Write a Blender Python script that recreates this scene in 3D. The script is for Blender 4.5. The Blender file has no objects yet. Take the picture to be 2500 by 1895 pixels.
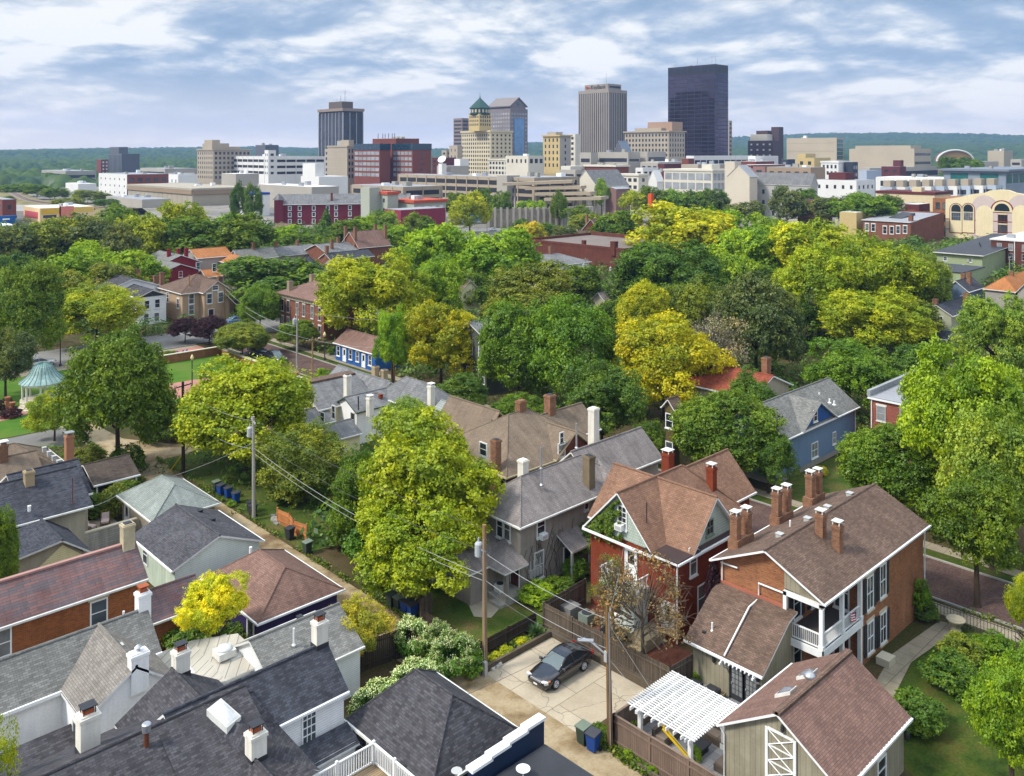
import bpy, math, random
import numpy as np
from mathutils import Vector, Matrix
R = random.Random(7)
SC = bpy.context.scene
COL = SC.collection
# ---------------------------------------------------------------- survey of the photograph
# World axes follow the street grid: x runs along the cross streets, y along the alley, z up (metres).
F, VH, H = 2133.0, 373.0, 34.3
TH = math.radians(46.27)
SA, CA = math.sin(TH), math.cos(TH)
TILES = dict(L0=(0, 1345, .328), L1=(600, 1345, .328), L2=(1200, 1345, .328), L3=(1800, 1345, .328),
             M0=(0, 900, .328), M1=(600, 900, .328), M2=(1200, 900, .328), M3=(1800, 900, .328),
             U0=(0, 530, .29385), U1=(620, 430, .29385), U2=(1240, 430, .29385), U3=(1850, 430, .29385),
             C0=(0, 300, .29385), C1=(620, 150, .29385), C2=(1240, 150, .29385), C3=(1850, 280, .29385),
             Q=(500, 700, .23855), D=(0, 0, 1.1302), K=(1650, 280, .13562), G=(1150, 380, .15823))


def px(t, x, y):
    o = TILES[t]
    return o[0] + o[2] * x, o[1] + o[2] * y


def ray(u, v):
    X, Z = (u - 1250) / F, -(v - VH) / F
    return X * SA + CA, -X * CA + SA, Z


def on_z(t, x, y, z):
    d = ray(*px(t, x, y)); k = (z - H) / d[2]
    return d[0] * k, d[1] * k


def on_a(t, x, y, a):
    d = ray(*px(t, x, y)); k = a / d[0]
    return d[1] * k, H + d[2] * k


def on_b(t, x, y, b):
    d = ray(*px(t, x, y)); k = b / d[1]
    return d[0] * k, H + d[2] * k


def at_depth(t, x, y, Y):
    d = ray(*px(t, x, y))
    return d[0] * Y, d[1] * Y, H + d[2] * Y


# ---------------------------------------------------------------- mesh building
WL = {}


class MB:
    def __init__(s): s.v, s.f, s.m = [], [], []

    def poly(s, pts, m=0):
        n = len(s.v); s.v += [tuple(p) for p in pts]; s.f.append(tuple(range(n, n + len(pts)))); s.m.append(m)

    def box(s, x0, x1, y0, y1, z0, z1, m=0, top=None):
        x0, x1 = min(x0, x1), max(x0, x1); y0, y1 = min(y0, y1), max(y0, y1)
        n = len(s.v)
        s.v += [(x0, y0, z0), (x1, y0, z0), (x1, y1, z0), (x0, y1, z0), (x0, y0, z1), (x1, y0, z1), (x1, y1, z1), (x0, y1, z1)]
        for q, k in (((3, 2, 1, 0), m), ((4, 5, 6, 7), m if top is None else top), ((0, 1, 5, 4), m), ((1, 2, 6, 5), m), ((2, 3, 7, 6), m), ((3, 0, 4, 7), m)):
            s.f.append(tuple(n + i for i in q)); s.m.append(k)
        return s

    def prism(s, pts, z0, z1, m=0, top=None):
        ar = sum(pts[i][0] * pts[(i + 1) % len(pts)][1] - pts[(i + 1) % len(pts)][0] * pts[i][1] for i in range(len(pts)))
        if ar < 0: pts = pts[::-1]
        n = len(pts)
        s.poly([(p[0], p[1], z1) for p in pts], m if top is None else top)
        s.poly([(p[0], p[1], z0) for p in pts[::-1]], m)
        for i in range(n):
            p, q = pts[i], pts[(i + 1) % n]
            s.poly([(p[0], p[1], z0), (q[0], q[1], z0), (q[0], q[1], z1), (p[0], p[1], z1)], m)
        return s

    def slab(s, pts, th, m=0, ms=1, sides=None):
        """a sloping sheet of thickness th hanging below pts (counter-clockwise from above)"""
        nz = sum((pts[i][0] - pts[i - 1][0]) * (pts[i][1] + pts[i - 1][1]) for i in range(len(pts)))
        if nz > 0: pts = pts[::-1]; sides = None if sides is None else tuple((len(pts) - 2 - k) % len(pts) for k in sides)
        lo = [(p[0], p[1], p[2] - th) for p in pts]; n = len(pts)
        s.poly(pts, m); s.poly(lo[::-1], ms)
        for i in range(n):
            if sides is None or i in sides:
                j = (i + 1) % n; s.poly([lo[i], lo[j], pts[j], pts[i]], ms)
        return s

    def obox(s, c, ux, hx, hy, z0, z1, m=0):
        """box turned about z: centre c, half sizes, unit x direction ux"""
        x, y = c; a, b = ux
        P = lambda i, j: (x + a * hx * i - b * hy * j, y + b * hx * i + a * hy * j)
        s.prism([P(-1, -1), P(1, -1), P(1, 1), P(-1, 1)], z0, z1, m); return s

    def tube(s, pts, r, n=6, m=0, cap=True):
        pts = [Vector(p) for p in pts]
        rs = r if isinstance(r, (list, tuple)) else [r] * len(pts)
        rings = []
        for i, p in enumerate(pts):
            d = (pts[min(i + 1, len(pts) - 1)] - pts[max(i - 1, 0)]).normalized()
            u = d.cross(Vector((0, 0, 1)))
            if u.length < .05: u = d.cross(Vector((0, 1, 0)))
            u.normalize(); w = d.cross(u)
            b = len(s.v)
            for k in range(n):
                an = 2 * math.pi * k / n
                s.v.append(tuple(p + (u * math.cos(an) + w * math.sin(an)) * rs[i]))
            rings.append(b)
        for i in range(len(pts) - 1):
            for k in range(n):
                a, b = rings[i], rings[i + 1]; k2 = (k + 1) % n
                s.f.append((a + k2, a + k, b + k, b + k2)); s.m.append(m)
        if cap:
            s.f.append(tuple(rings[0] + k for k in range(n))); s.m.append(m)
            s.f.append(tuple(rings[-1] + k for k in range(n - 1, -1, -1))); s.m.append(m)
        return s

    def lathe(s, x, y, prof, n=16, m=0):
        """prof: list of (radius, z) from bottom to top"""
        rings = []
        for r, z in prof:
            rings.append(len(s.v))
            for k in range(n):
                an = 2 * math.pi * k / n; s.v.append((x + r * math.cos(an), y + r * math.sin(an), z))
        for i in range(len(prof) - 1):
            for k in range(n):
                a, b, k2 = rings[i], rings[i + 1], (k + 1) % n
                s.f.append((a + k, a + k2, b + k2, b + k)); s.m.append(m)
        s.f.append(tuple(rings[-1] + k for k in range(n))); s.m.append(m)
        s.f.append(tuple(rings[0] + k for k in range(n - 1, -1, -1))); s.m.append(m)
        return s

    def build(s, name, mats, par=None, org=None, smooth=False):
        if not isinstance(mats, (list, tuple)): mats = [mats]
        o = Vector(WL[par.name]) if par is not None else Vector(org if org else (0, 0, 0))
        me = bpy.data.meshes.new(name)
        V = np.array(s.v, dtype=np.float64)
        me.from_pydata((V - np.array(o)).tolist(), [], s.f)
        for m in mats: me.materials.append(m)
        if len(mats) > 1: me.polygons.foreach_set('material_index', [min(k, len(mats) - 1) for k in s.m])
        uvs = []
        for f in s.f:
            p = V[list(f)]
            q = np.roll(p, -1, 0)
            nx = ((p[:, 1] - q[:, 1]) * (p[:, 2] + q[:, 2])).sum(); ny = ((p[:, 2] - q[:, 2]) * (p[:, 0] + q[:, 0])).sum(); nz = ((p[:, 0] - q[:, 0]) * (p[:, 1] + q[:, 1])).sum()
            h = math.hypot(nx, ny)
            if h < 1e-3 * abs(nz) or h < 1e-12: uvs.append(p[:, :2])
            else:
                l = math.sqrt(h * h + nz * nz); t = np.array((-ny / h, nx / h, 0.)); b = np.cross(np.array((nx, ny, nz)) / l, t)
                uvs.append(np.stack((p @ t, p @ b), 1))
        ul = me.uv_layers.new(name='UVMap')
        ul.data.foreach_set('uv', np.concatenate(uvs).astype(np.float32).ravel())
        if smooth: me.polygons.foreach_set('use_smooth', [True] * len(me.polygons))
        me.update()
        ob = bpy.data.objects.new(name, me); COL.objects.link(ob)
        if par is not None: ob.parent = par; WL[ob.name] = WL[par.name]
        else: ob.location = o; WL[ob.name] = tuple(o)
        return ob


def tag(o, label=None, cat=None, group=None, kind=None):
    if label: o['label'] = label
    if cat: o['category'] = cat
    if group: o['group'] = group
    if kind: o['kind'] = kind
    return o


def thing(name, label, cat, loc=(0, 0, 0), group=None):
    o = bpy.data.objects.new(name, None); COL.objects.link(o); o.location = loc; o.empty_display_size = .3
    WL[o.name] = tuple(loc)
    return tag(o, label, cat, group)


def copy_tree(o, loc, rz=0.0, label=None, group=None, sc=None):
    c = o.copy(); COL.objects.link(c); c.location = loc; c.rotation_euler = (0, 0, rz)
    if sc: c.scale = sc
    if label: c['label'] = label
    if group: c['group'] = group
    for ch in o.children:
        k = ch.copy(); COL.objects.link(k); k.parent = c
        for g in ch.children:
            q = g.copy(); COL.objects.link(q); q.parent = k
    return c


def structure(name, mb, m, smooth=False):
    return tag(mb.build(name, m, smooth=smooth), kind='structure')


# ---------------------------------------------------------------- materials
def C(h, k=1.0):
    h = h.lstrip('#'); out = []
    for i in (0, 2, 4):
        c = int(h[i:i + 2], 16) / 255
        out.append((c / 12.92 if c <= .04045 else ((c + .055) / 1.055) ** 2.4) * k)
    return tuple(out)


class NT:
    def __init__(s, m):
        m.use_nodes = True; s.t = m.node_tree; s.t.nodes.clear()

    def n(s, ty, **kw):
        nd = s.t.nodes.new('ShaderNode' + ty)
        for k, v in kw.items():
            if hasattr(nd, k) and not k.startswith('i_'): setattr(nd, k, v)
        return nd

    def l(s, a, b): s.t.links.new(a, b)


def vary(nt, col, vec, scale, amt, detail=4.0, rough=.6):
    """multiply a colour by 1 +- amt with noise"""
    n = nt.n('TexNoise'); n.inputs['Scale'].default_value = scale; n.inputs['Detail'].default_value = detail; n.inputs['Roughness'].default_value = rough
    if vec is not None: nt.l(vec, n.inputs['Vector'])
    r = nt.n('MapRange'); r.inputs[1].default_value = .3; r.inputs[2].default_value = .7; r.inputs[3].default_value = 1 - amt; r.inputs[4].default_value = 1 + amt
    nt.l(n.outputs[0], r.inputs[0])
    s = nt.n('VectorMath', operation='SCALE')
    nt.l(col, s.inputs[0]); nt.l(r.outputs[0], s.inputs['Scale'])
    return s.outputs[0]


MC = {}


def mat(name, col, rough=.8, var=.12, scale=1.5, pat=None, c2=None, size=(.22, .075), mort=.01, mcol=None, streak=0.0, metal=0.0, spec=.3, fine=.06, blot=0.0, bcol=None, coat=0.0, crack=0.0):
    if name in MC: return MC[name]
    m = bpy.data.materials.new(name); MC[name] = m; nt = NT(m)
    out = nt.n('OutputMaterial'); p = nt.n('BsdfPrincipled'); nt.l(p.outputs[0], out.inputs[0])
    p.inputs['Roughness'].default_value = rough; p.inputs['Metallic'].default_value = metal
    p.inputs['Specular IOR Level'].default_value = spec
    if coat: p.inputs['Coat Weight'].default_value = coat; p.inputs['Coat Roughness'].default_value = .03
    tc = nt.n('TexCoord'); uv = tc.outputs['UV']
    if pat:
        b = nt.n('TexBrick'); b.inputs['Scale'].default_value = 1
        b.inputs['Color1'].default_value = (*col, 1); b.inputs['Color2'].default_value = (*(c2 or col), 1)
        b.inputs['Mortar'].default_value = (*(mcol or tuple(x * .55 for x in col)), 1)
        b.inputs['Mortar Size'].default_value = mort; b.inputs['Brick Width'].default_value = size[0]; b.inputs['Row Height'].default_value = size[1]
        b.inputs['Mortar Smooth'].default_value = .3
        if pat == 'vert':
            mp = nt.n('Mapping'); mp.inputs['Rotation'].default_value = (0, 0, math.pi / 2); nt.l(uv, mp.inputs[0]); nt.l(mp.outputs[0], b.inputs[0])
        else: nt.l(uv, b.inputs[0])
        c = b.outputs[0]
    else:
        rgb = nt.n('RGB'); rgb.outputs[0].default_value = (*col, 1); c = rgb.outputs[0]
    if blot and bcol:
        n = nt.n('TexNoise'); n.inputs['Scale'].default_value = scale * .6; n.inputs['Detail'].default_value = 6; n.inputs['Roughness'].default_value = .65; nt.l(uv, n.inputs['Vector'])
        r = nt.n('MapRange'); r.inputs[1].default_value = .5; r.inputs[2].default_value = .72; r.inputs[4].default_value = blot; nt.l(n.outputs[0], r.inputs[0])
        mx = nt.n('Mix', data_type='RGBA'); nt.l(r.outputs[0], mx.inputs[0]); nt.l(c, mx.inputs[6]); mx.inputs[7].default_value = (*bcol, 1); c = mx.outputs[2]
    if crack:
        dn = nt.n('TexNoise'); dn.inputs['Scale'].default_value = 1.2; nt.l(uv, dn.inputs['Vector']); ad = nt.n('VectorMath', operation='ADD'); nt.l(uv, ad.inputs[0]); nt.l(dn.outputs[1], ad.inputs[1])
        v = nt.n('TexVoronoi', feature='DISTANCE_TO_EDGE'); v.inputs['Scale'].default_value = .3; nt.l(ad.outputs[0], v.inputs['Vector']); r = nt.n('MapRange'); r.inputs[1].default_value = .002; r.inputs[2].default_value = .012; r.inputs[3].default_value = crack; r.inputs[4].default_value = 0; nt.l(v.outputs[0], r.inputs[0])
        mx = nt.n('Mix', data_type='RGBA'); nt.l(r.outputs[0], mx.inputs[0]); nt.l(c, mx.inputs[6]); mx.inputs[7].default_value = (.09, .075, .055, 1); c = mx.outputs[2]
    if var: c = vary(nt, c, uv, scale * .35, var)
    if fine: c = vary(nt, c, uv, scale * 9, fine, 2)
    if streak:
        mp = nt.n('Mapping'); mp.inputs['Scale'].default_value = (1, .12, 1); nt.l(uv, mp.inputs[0])
        c = vary(nt, c, mp.outputs[0], 2.2, streak, 3)
    nt.l(c, p.inputs['Base Color'])
    return m


def brick(name, col, c2=None, mcol=None, var=.15, **k):
    return mat(name, col, .9, var, 1.2, 'h', c2 or tuple(x * .72 for x in col), (.23, .08), .012, mcol or tuple(min(1, x * .6 + .12) for x in col), streak=.1, spec=.15, **k)


def shingle(name, col, k2=.62, var=.16, streak=.14, size=(.3, .13), c2=None, **k):
    return mat(name, col, .92, var, 1.1, 'h', c2 or tuple(x * k2 for x in col), size, .012, tuple(x * .45 for x in col), streak=streak, spec=.15, **k)


def siding(name, col, row=.13, **k):
    return mat(name, col, .65, .07, 1.2, 'h', col, (60, row), .012, tuple(x * .62 for x in col), streak=.06, **k)


def batten(name, col, row=.3, **k):
    return mat(name, col, .75, .12, 1.2, 'vert', tuple(x * .93 for x in col), (60, row), .018, tuple(x * .6 for x in col), streak=.14, **k)


WHITE = mat('white_paint', (.78, .78, .76), .5, .05, streak=.05)
OFFW = mat('aged_white_paint', (.66, .65, .60), .6, .1, streak=.12)
TRIMG = mat('grey_trim', (.42, .42, .40), .6, .08)
DARK = mat('dark_metal', (.035, .036, .04), .5, .1)
STEEL = mat('galvanised_metal', (.42, .43, .45), .4, .1, metal=.6)
GLASS = mat('window_glass', (.022, .028, .034), .06, .3, .5, spec=.6, fine=0)
GLASS2 = mat('hazy_window_glass', (.06, .075, .09), .05, .5, .8, spec=.9, fine=0)
CURT2 = mat('half_drawn_blind', (.13, .135, .135), .15, .6, 1.5, spec=.7, fine=0)
CURT = mat('curtained_glass', (.24, .25, .25), .12, .35, 1.2, spec=.6, fine=0)
CONC = mat('concrete', C('#b3a894', .8), .9, .14, .8, blot=.35, bcol=C('#8d7f6a', .6), spec=.15)
CONCG = mat('grey_concrete', C('#a9a59b', .8), .9, .14, .8, streak=.12, spec=.15)
# ---------------------------------------------------------------- house kit
def wallprism(mb, a0, a1, b0, b1, z0, ze, zr, axis, m=0, rc=None):
    """walls of a gabled block, the gable ends standing across the ridge axis"""
    if axis == 'a':
        c = (b0 + b1) / 2 if rc is None else rc
        for a, s in ((a0, -1), (a1, 1)):
            pts = [(a, b0, z0), (a, b1, z0), (a, b1, ze), (a, c, zr), (a, b0, ze)]
            mb.poly(pts[::-1] if s < 0 else pts, m)
        mb.poly([(a0, b0, z0), (a1, b0, z0), (a1, b0, ze), (a0, b0, ze)], m)
        mb.poly([(a1, b1, z0), (a0, b1, z0), (a0, b1, ze), (a1, b1, ze)], m)
    else:
        c = (a0 + a1) / 2 if rc is None else rc
        for b, s in ((b0, -1), (b1, 1)):
            pts = [(a0, b, z0), (a1, b, z0), (a1, b, ze), (c, b, zr), (a0, b, ze)]
            mb.poly(pts if s < 0 else pts[::-1], m)
        mb.poly([(a0, b1, z0), (a0, b0, z0), (a0, b0, ze), (a0, b1, ze)], m)
        mb.poly([(a1, b0, z0), (a1, b1, z0), (a1, b1, ze), (a1, b0, ze)], m)


def wing(par, a0, a1, b0, b1, ze, zr, kind, wall, roof, trim=WHITE, oh=.35, th=.15, z0=0, hip=None, rc=None, gut=True, gwall=None, nowall=False, cap=True):
    """kind: ga/gb gable with the ridge along a/b, ha/hb hip, pa pavilion; the rectangle is the eaves line"""
    w, r = MB(), MB()
    ia0, ia1, ib0, ib1 = a0 + oh, a1 - oh, b0 + oh, b1 - oh
    if kind[0] == 'g':
        ax = kind[1]
        if ax == 'a':
            c = (b0 + b1) / 2 if rc is None else rc
            sl = (zr - ze) / (c - b0)
            r.slab([(a0, b0, ze), (a1, b0, ze), (a1, c, zr), (a0, c, zr)], th, sides=(0, 1, 3))
            r.slab([(a1, b1, ze), (a0, b1, ze), (a0, c, zr), (a1, c, zr)], th, sides=(0, 1, 3))
            if cap: r.tube([(a0, c, zr + .0), (a1, c, zr + .0)], .09, 6, 0)
            if gut:
                for b, s in ((b0, -1), (b1, 1)): r.box(a0, a1, b, b + s * .11, ze - .15, ze - .02, 1)
            wz = ze + oh * sl - th
            wallprism(w, ia0, ia1, ib0, ib1, z0, wz, zr - th * 1.1, 'a', 0, c)
        else:
            c = (a0 + a1) / 2 if rc is None else rc
            sl = (zr - ze) / (c - a0)
            r.slab([(a0, b1, ze), (a0, b0, ze), (c, b0, zr), (c, b1, zr)], th, sides=(0, 1, 3))
            r.slab([(a1, b0, ze), (a1, b1, ze), (c, b1, zr), (c, b0, zr)], th, sides=(0, 1, 3))
            if cap: r.tube([(c, b0, zr), (c, b1, zr)], .09, 6, 0)
            if gut:
                for a, s in ((a0, -1), (a1, 1)): r.box(a, a + s * .11, b0, b1, ze - .15, ze - .02, 1)
            wz = ze + oh * sl - th
            wallprism(w, ia0, ia1, ib0, ib1, z0, wz, zr - th * 1.1, 'b', 0, c)
    else:
        if kind == 'ha':
            h = (b1 - b0) / 2 if hip is None else hip
            c = (b0 + b1) / 2; p, q = (a0 + h, c, zr), (a1 - h, c, zr)
            if q[0] < p[0]: p = q = ((a0 + a1) / 2, c, zr)
            A, B, Cc, D = (a0, b0, ze), (a1, b0, ze), (a1, b1, ze), (a0, b1, ze)
            fs = [[A, B, q, p], [B, Cc, q], [Cc, D, p, q], [D, A, p]]
        else:
            h = (a1 - a0) / 2 if hip is None else hip
            c = (a0 + a1) / 2; p, q = (c, b0 + h, zr), (c, b1 - h, zr)
            if q[1] < p[1]: p = q = (c, (b0 + b1) / 2, zr)
            A, B, Cc, D = (a0, b0, ze), (a1, b0, ze), (a1, b1, ze), (a0, b1, ze)
            fs = [[A, B, p], [B, Cc, q, p], [Cc, D, q], [D, A, p, q]]
        for f in fs:
            if len(f) == 4 and f[2] == f[3]: f = f[:3]
            r.slab(f, th, sides=(0,))
        if cap:
            for a, b in ((A, p), (D, p), (B, q), (Cc, q), (p, q)) if kind == 'ha' else ((A, p), (B, p), (Cc, q), (D, q), (p, q)):
                if a != b: r.tube([a, b], .07, 5, 0)
        if gut:
            for b, s in ((b0, -1), (b1, 1)): r.box(a0 - .1, a1 + .1, b, b + s * .1, ze - .15, ze - .02, 1)
            for a, s in ((a0, -1), (a1, 1)): r.box(a, a + s * .1, b0, b1, ze - .15, ze - .02, 1)
        w.box(ia0, ia1, ib0, ib1, z0, ze - .02)
    if not nowall: w.build('wall', [wall], par)
    return r.build('roof', [roof, trim], par)


def wbox(mb, nrm, pl, c0, c1, z0, z1, d0, d1, m=0):
    s = -1 if nrm[0] == '-' else 1
    if nrm[1] == 'a': mb.box(pl + s * d0, pl + s * d1, c0, c1, z0, z1, m)
    else: mb.box(c0, c1, pl + s * d0, pl + s * d1, z0, z1, m)


SHUT = mat('black_shutter', (.03, .032, .033), .55, .1)


def W(par, nrm, pl, c, z, w, h, frame=None, glass=None, mun=(1, 2), sill=True, lintel=None, shut=None, ac=False, name='window', t=.09):
    frame = frame or WHITE; glass = glass or R.choice([GLASS, GLASS, GLASS2, CURT2])
    mb = MB(); B = lambda *k, **q: wbox(mb, nrm, pl, *k, **q)
    c0, c1, z0, z1 = c - w / 2, c + w / 2, z - h / 2, z + h / 2
    B(c0 - t, c0, z0 - t, z1 + t, -.02, .07); B(c1, c1 + t, z0 - t, z1 + t, -.02, .07)
    B(c0, c1, z1, z1 + t, -.02, .07); B(c0, c1, z0 - t, z0, -.02, .07)
    for i in range(1, mun[0]): x = c0 + w * i / mun[0]; B(x - .02, x + .02, z0, z1, .02, .055)
    for i in range(1, mun[1]): y = z0 + h * i / mun[1]; B(c0, c1, y - .025, y + .025, .02, .06)
    o = mb.build(name, [frame], par)
    q = MB(); wbox(q, nrm, pl, c0, c1, z0, z1, -.02, .025); q.build('pane', [glass], o)
    if sill: q = MB(); wbox(q, nrm, pl, c0 - t - .06, c1 + t + .06, z0 - t - .12, z0 - t - .003, -.02, .13); q.build('sill', [lintel or frame], o)
    if lintel: q = MB(); wbox(q, nrm, pl, c0 - t - .1, c1 + t + .1, z1 + t + .003, z1 + t + .22, -.02, .05); q.build('lintel', [lintel], o)
    if shut:
        for s in (-1, 1):
            q = MB(); x = c + s * (w / 2 + t + .24); wbox(q, nrm, pl, x - .22, x + .22, z0 - t, z1 + t, 0, .06)
            for k in range(int(h / .16)): wbox(q, nrm, pl, x - .17, x + .17, z0 + k * .16, z0 + k * .16 + .07, .06, .08)
            q.build('shutter', [shut], o)
    return o


def WP(par, nrm, pl, tl, x, y, w, h, **k):
    c, z = (on_a if nrm[1] == 'a' else on_b)(tl, x, y, pl)
    return W(par, nrm, pl, c, z, w, h, **k)


def door(par, nrm, pl, c, w, h, m, z0=0.02, frame=None, lite=True):
    f = MB(); wbox(f, nrm, pl, c - w / 2 - .1, c - w / 2, z0, z0 + h + .1, -.02, .07); wbox(f, nrm, pl, c + w / 2, c + w / 2 + .1, z0, z0 + h + .1, -.02, .07)
    wbox(f, nrm, pl, c - w / 2, c + w / 2, z0 + h, z0 + h + .1, -.02, .07)
    q = MB(); wbox(q, nrm, pl, c - w / 2, c + w / 2, z0, z0 + h, -.02, .04)
    o = q.build('door', [m], par); f.build('door_frame', [frame or WHITE], o)
    if lite: q = MB(); wbox(q, nrm, pl, c - w * .3, c + w * .3, z0 + h * .5, z0 + h * .92, .04, .05); q.build('pane', [GLASS], o)
    q = MB(); wbox(q, nrm, pl, c + w * .34, c + w * .42, z0 + h * .44, z0 + h * .5, .04, .1); q.build('handle', [STEEL], o)
    return o


TERRA = mat('clay_flue', C('#b5623c', .7), .8, .15)
STUCW = mat('cream_stucco', C('#e9e3d4', .85), .85, .08, streak=.12)


def chimney(par, a, b, z0, z1, wa, wb, m, cap='flue', capm=None):
    q = MB(); q.box(a - wa / 2, a + wa / 2, b - wb / 2, b + wb / 2, z0, z1 - .25)
    q.box(a - wa / 2 - .05, a + wa / 2 + .05, b - wb / 2 - .05, b + wb / 2 + .05, z1 - .25, z1 - .08)
    q.box(a - wa / 2 + .03, a + wa / 2 - .03, b - wb / 2 + .03, b + wb / 2 - .03, z1 - .08, z1)
    o = q.build('chimney', [m], par)
    fl = MB(); fl.box(a - wa / 2 - .03, a + wa / 2 + .03, b - wb / 2 - .03, b + wb / 2 + .03, z0 - .4, z0 + .12) if 0 else None
    if cap == 'flue':
        fl.box(a - wa * .26, a + wa * .26, b - wb * .26, b + wb * .26, z1, z1 + .22); fl.build('flue', [TERRA], o)
        c = MB(); c.box(a - wa * .4, a + wa * .4, b - wb * .4, b + wb * .4, z1 + .32, z1 + .37)
        for i in (-1, 1):
            for j in (-1, 1): c.box(a + i * wa * .3 - .02, a + i * wa * .3 + .02, b + j * wb * .3 - .02, b + j * wb * .3 + .02, z1, z1 + .32)
        c.build('chimney_cap', [capm or DARK], o)
    elif cap == 'plate':
        c = MB(); c.box(a - wa * .56, a + wa * .56, b - wb * .56, b + wb * .56, z1 + .24, z1 + .28)
        for i in (-1, 1):
            for j in (-1, 1): c.box(a + i * wa * .4 - .03, a + i * wa * .4 + .03, b + j * wb * .4 - .03, b + j * wb * .4 + .03, z1, z1 + .24)
        c.build('chimney_cap', [capm or WHITE], o)
    elif cap == 'open':
        fl.box(a - wa * .32, a + wa * .32, b - wb * .32, b + wb * .32, z1, z1 + .05); fl.build('flue', [DARK], o)
    return o


def roof_z(a, b, a0, a1, b0, b1, ze, zr, ax='a'):
    if ax == 'a': c = (b0 + b1) / 2; return zr - (zr - ze) * abs(b - c) / ((b1 - b0) / 2)
    c = (a0 + a1) / 2; return zr - (zr - ze) * abs(a - c) / ((a1 - a0) / 2)


def pipe(par, a, b, z, h=.5, r=.06, m=None):
    q = MB(); q.tube([(a, b, z - .2), (a, b, z + h)], r, 8); q.lathe(a, b, [(r * 2.2, z - .05), (r * 1.2, z + .05)], 8); return q.build('vent_pipe', [m or WHITE], par)


def boxvent(par, a, b, z, m=None, s=.22):
    q = MB(); q.box(a - s, a + s, b - s, b + s, z - .25, z + .16); q.box(a - s * 1.2, a + s * 1.2, b - s * 1.2, b + s * 1.2, z + .16, z + .2); return q.build('roof_vent', [m or DARK], par)


def downpipe(par, pts, r=.045, m=None):
    q = MB(); q.tube(pts, r, 6); return q.build('downpipe', [m or WHITE], par)


def railing(par, p, q, z0, z1, m=None, step=.13, bar=.035, name='railing'):
    mb = MB(); L = math.hypot(q[0] - p[0], q[1] - p[1]); ux = ((q[0] - p[0]) / L, (q[1] - p[1]) / L)
    c = ((p[0] + q[0]) / 2, (p[1] + q[1]) / 2)
    mb.obox(c, ux, L / 2, .05, z1 - .07, z1); mb.obox(c, ux, L / 2, .035, z0 + .06, z0 + .13)
    n = int(L / step)
    for i in range(1, n):
        x, y = p[0] + (q[0] - p[0]) * i / n, p[1] + (q[1] - p[1]) * i / n
        mb.obox((x, y), ux, bar / 2, bar / 2, z0 + .13, z1 - .07)
    return mb.build(name, [m or WHITE], par)


def posts(par, pts, z0, z1, w=.16, m=None, name='post'):
    for a, b in pts:
        q = MB(); q.box(a - w / 2, a + w / 2, b - w / 2, b + w / 2, z0 + .003, z1)
        q.box(a - w * .7, a + w * .7, b - w * .7, b + w * .7, z0, z0 + w); q.build(name, [m or WHITE], par)


def ac_unit(label, loc, s=(.75, .75, .8), m=None, grp=None):
    t = thing('air_conditioner', label, 'air conditioner', loc, grp)
    x, y, z = loc; q = MB(); q.box(x - s[0] / 2, x + s[0] / 2, y - s[1] / 2, y + s[1] / 2, z, z + s[2])
    q.build('casing', [m or TRIMG], t)
    f = MB()
    f.lathe(x, y, [(s[0] * .42, z + s[2] + .002), (s[0] * .42, z + s[2] + .03), (s[0] * .36, z + s[2] + .05)], 14)
    f.build('fan_grille', [DARK], t)
    return t


def window_ac(par, nrm, pl, c, z):
    q = MB(); wbox(q, nrm, pl, c - .33, c + .33, z - .22, z + .22, 0, .45); o = q.build('window_air_conditioner', [WHITE], par)
    q = MB(); wbox(q, nrm, pl, c - .27, c + .27, z - .16, z + .12, .45, .46); q.build('grille', [TRIMG], o)
# ---------------------------------------------------------------- ground
def ground_mat(name, cols, scale, rough=.95, fine=.2, fs=6.0):
    """soil, grass or paving: colours blended by noise in metres"""
    m = bpy.data.materials.new(name); nt = NT(m)
    out = nt.n('OutputMaterial'); p = nt.n('BsdfPrincipled'); nt.l(p.outputs[0], out.inputs[0]); p.inputs['Roughness'].default_value = rough; p.inputs['Specular IOR Level'].default_value = .12
    tc = nt.n('TexCoord'); v = tc.outputs['Object']
    n = nt.n('TexNoise'); n.inputs['Scale'].default_value = scale; n.inputs['Detail'].default_value = 7; n.inputs['Roughness'].default_value = .62; nt.l(v, n.inputs['Vector'])
    r = nt.n('ValToRGB'); r.color_ramp.elements.remove(r.color_ramp.elements[0])
    for i, c in enumerate(cols):
        pos = .32 + .36 * i / (len(cols) - 1)
        e = r.color_ramp.elements[0] if i == 0 else r.color_ramp.elements.new(pos)
        e.position = pos; e.color = (*c, 1)
    nt.l(n.outputs[0], r.inputs[0])
    c = vary(nt, r.outputs[0], v, fs, fine, 3)
    nt.l(c, p.inputs['Base Color'])
    return m


GRASS = ground_mat('lawn_grass', [C('#3f5220', .5), C('#4f6a24', .55), C('#6a7434', .55), C('#7d7144', .55)], .35, fine=.3)
PARKG = ground_mat('park_grass', [C('#4a7420', .55), C('#568428', .58), C('#6a8c30', .58), C('#7a8c40', .55)], .2, fine=.15)
YARDG = ground_mat('yard_grass', [C('#35481c', .5), C('#48601f', .55), C('#5f6a2a', .55), C('#6d6233', .5)], .4, fine=.3)
SOIL = ground_mat('bare_soil', [C('#4d5a24', .5), C('#5d5a34', .55), C('#6f5f42', .55), C('#4a4a26', .5)], .12, fine=.3)
ALLEY = ground_mat('alley_concrete', [C('#7c664a', .7), C('#a08a68', .75), C('#b5a383', .8), C('#94805f', .75)], .33, fine=.12)
ASPH = ground_mat('asphalt', [C('#7d7b78', .7), C('#8d8b87', .75), C('#99968f', .75)], .1, fine=.08)
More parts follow.
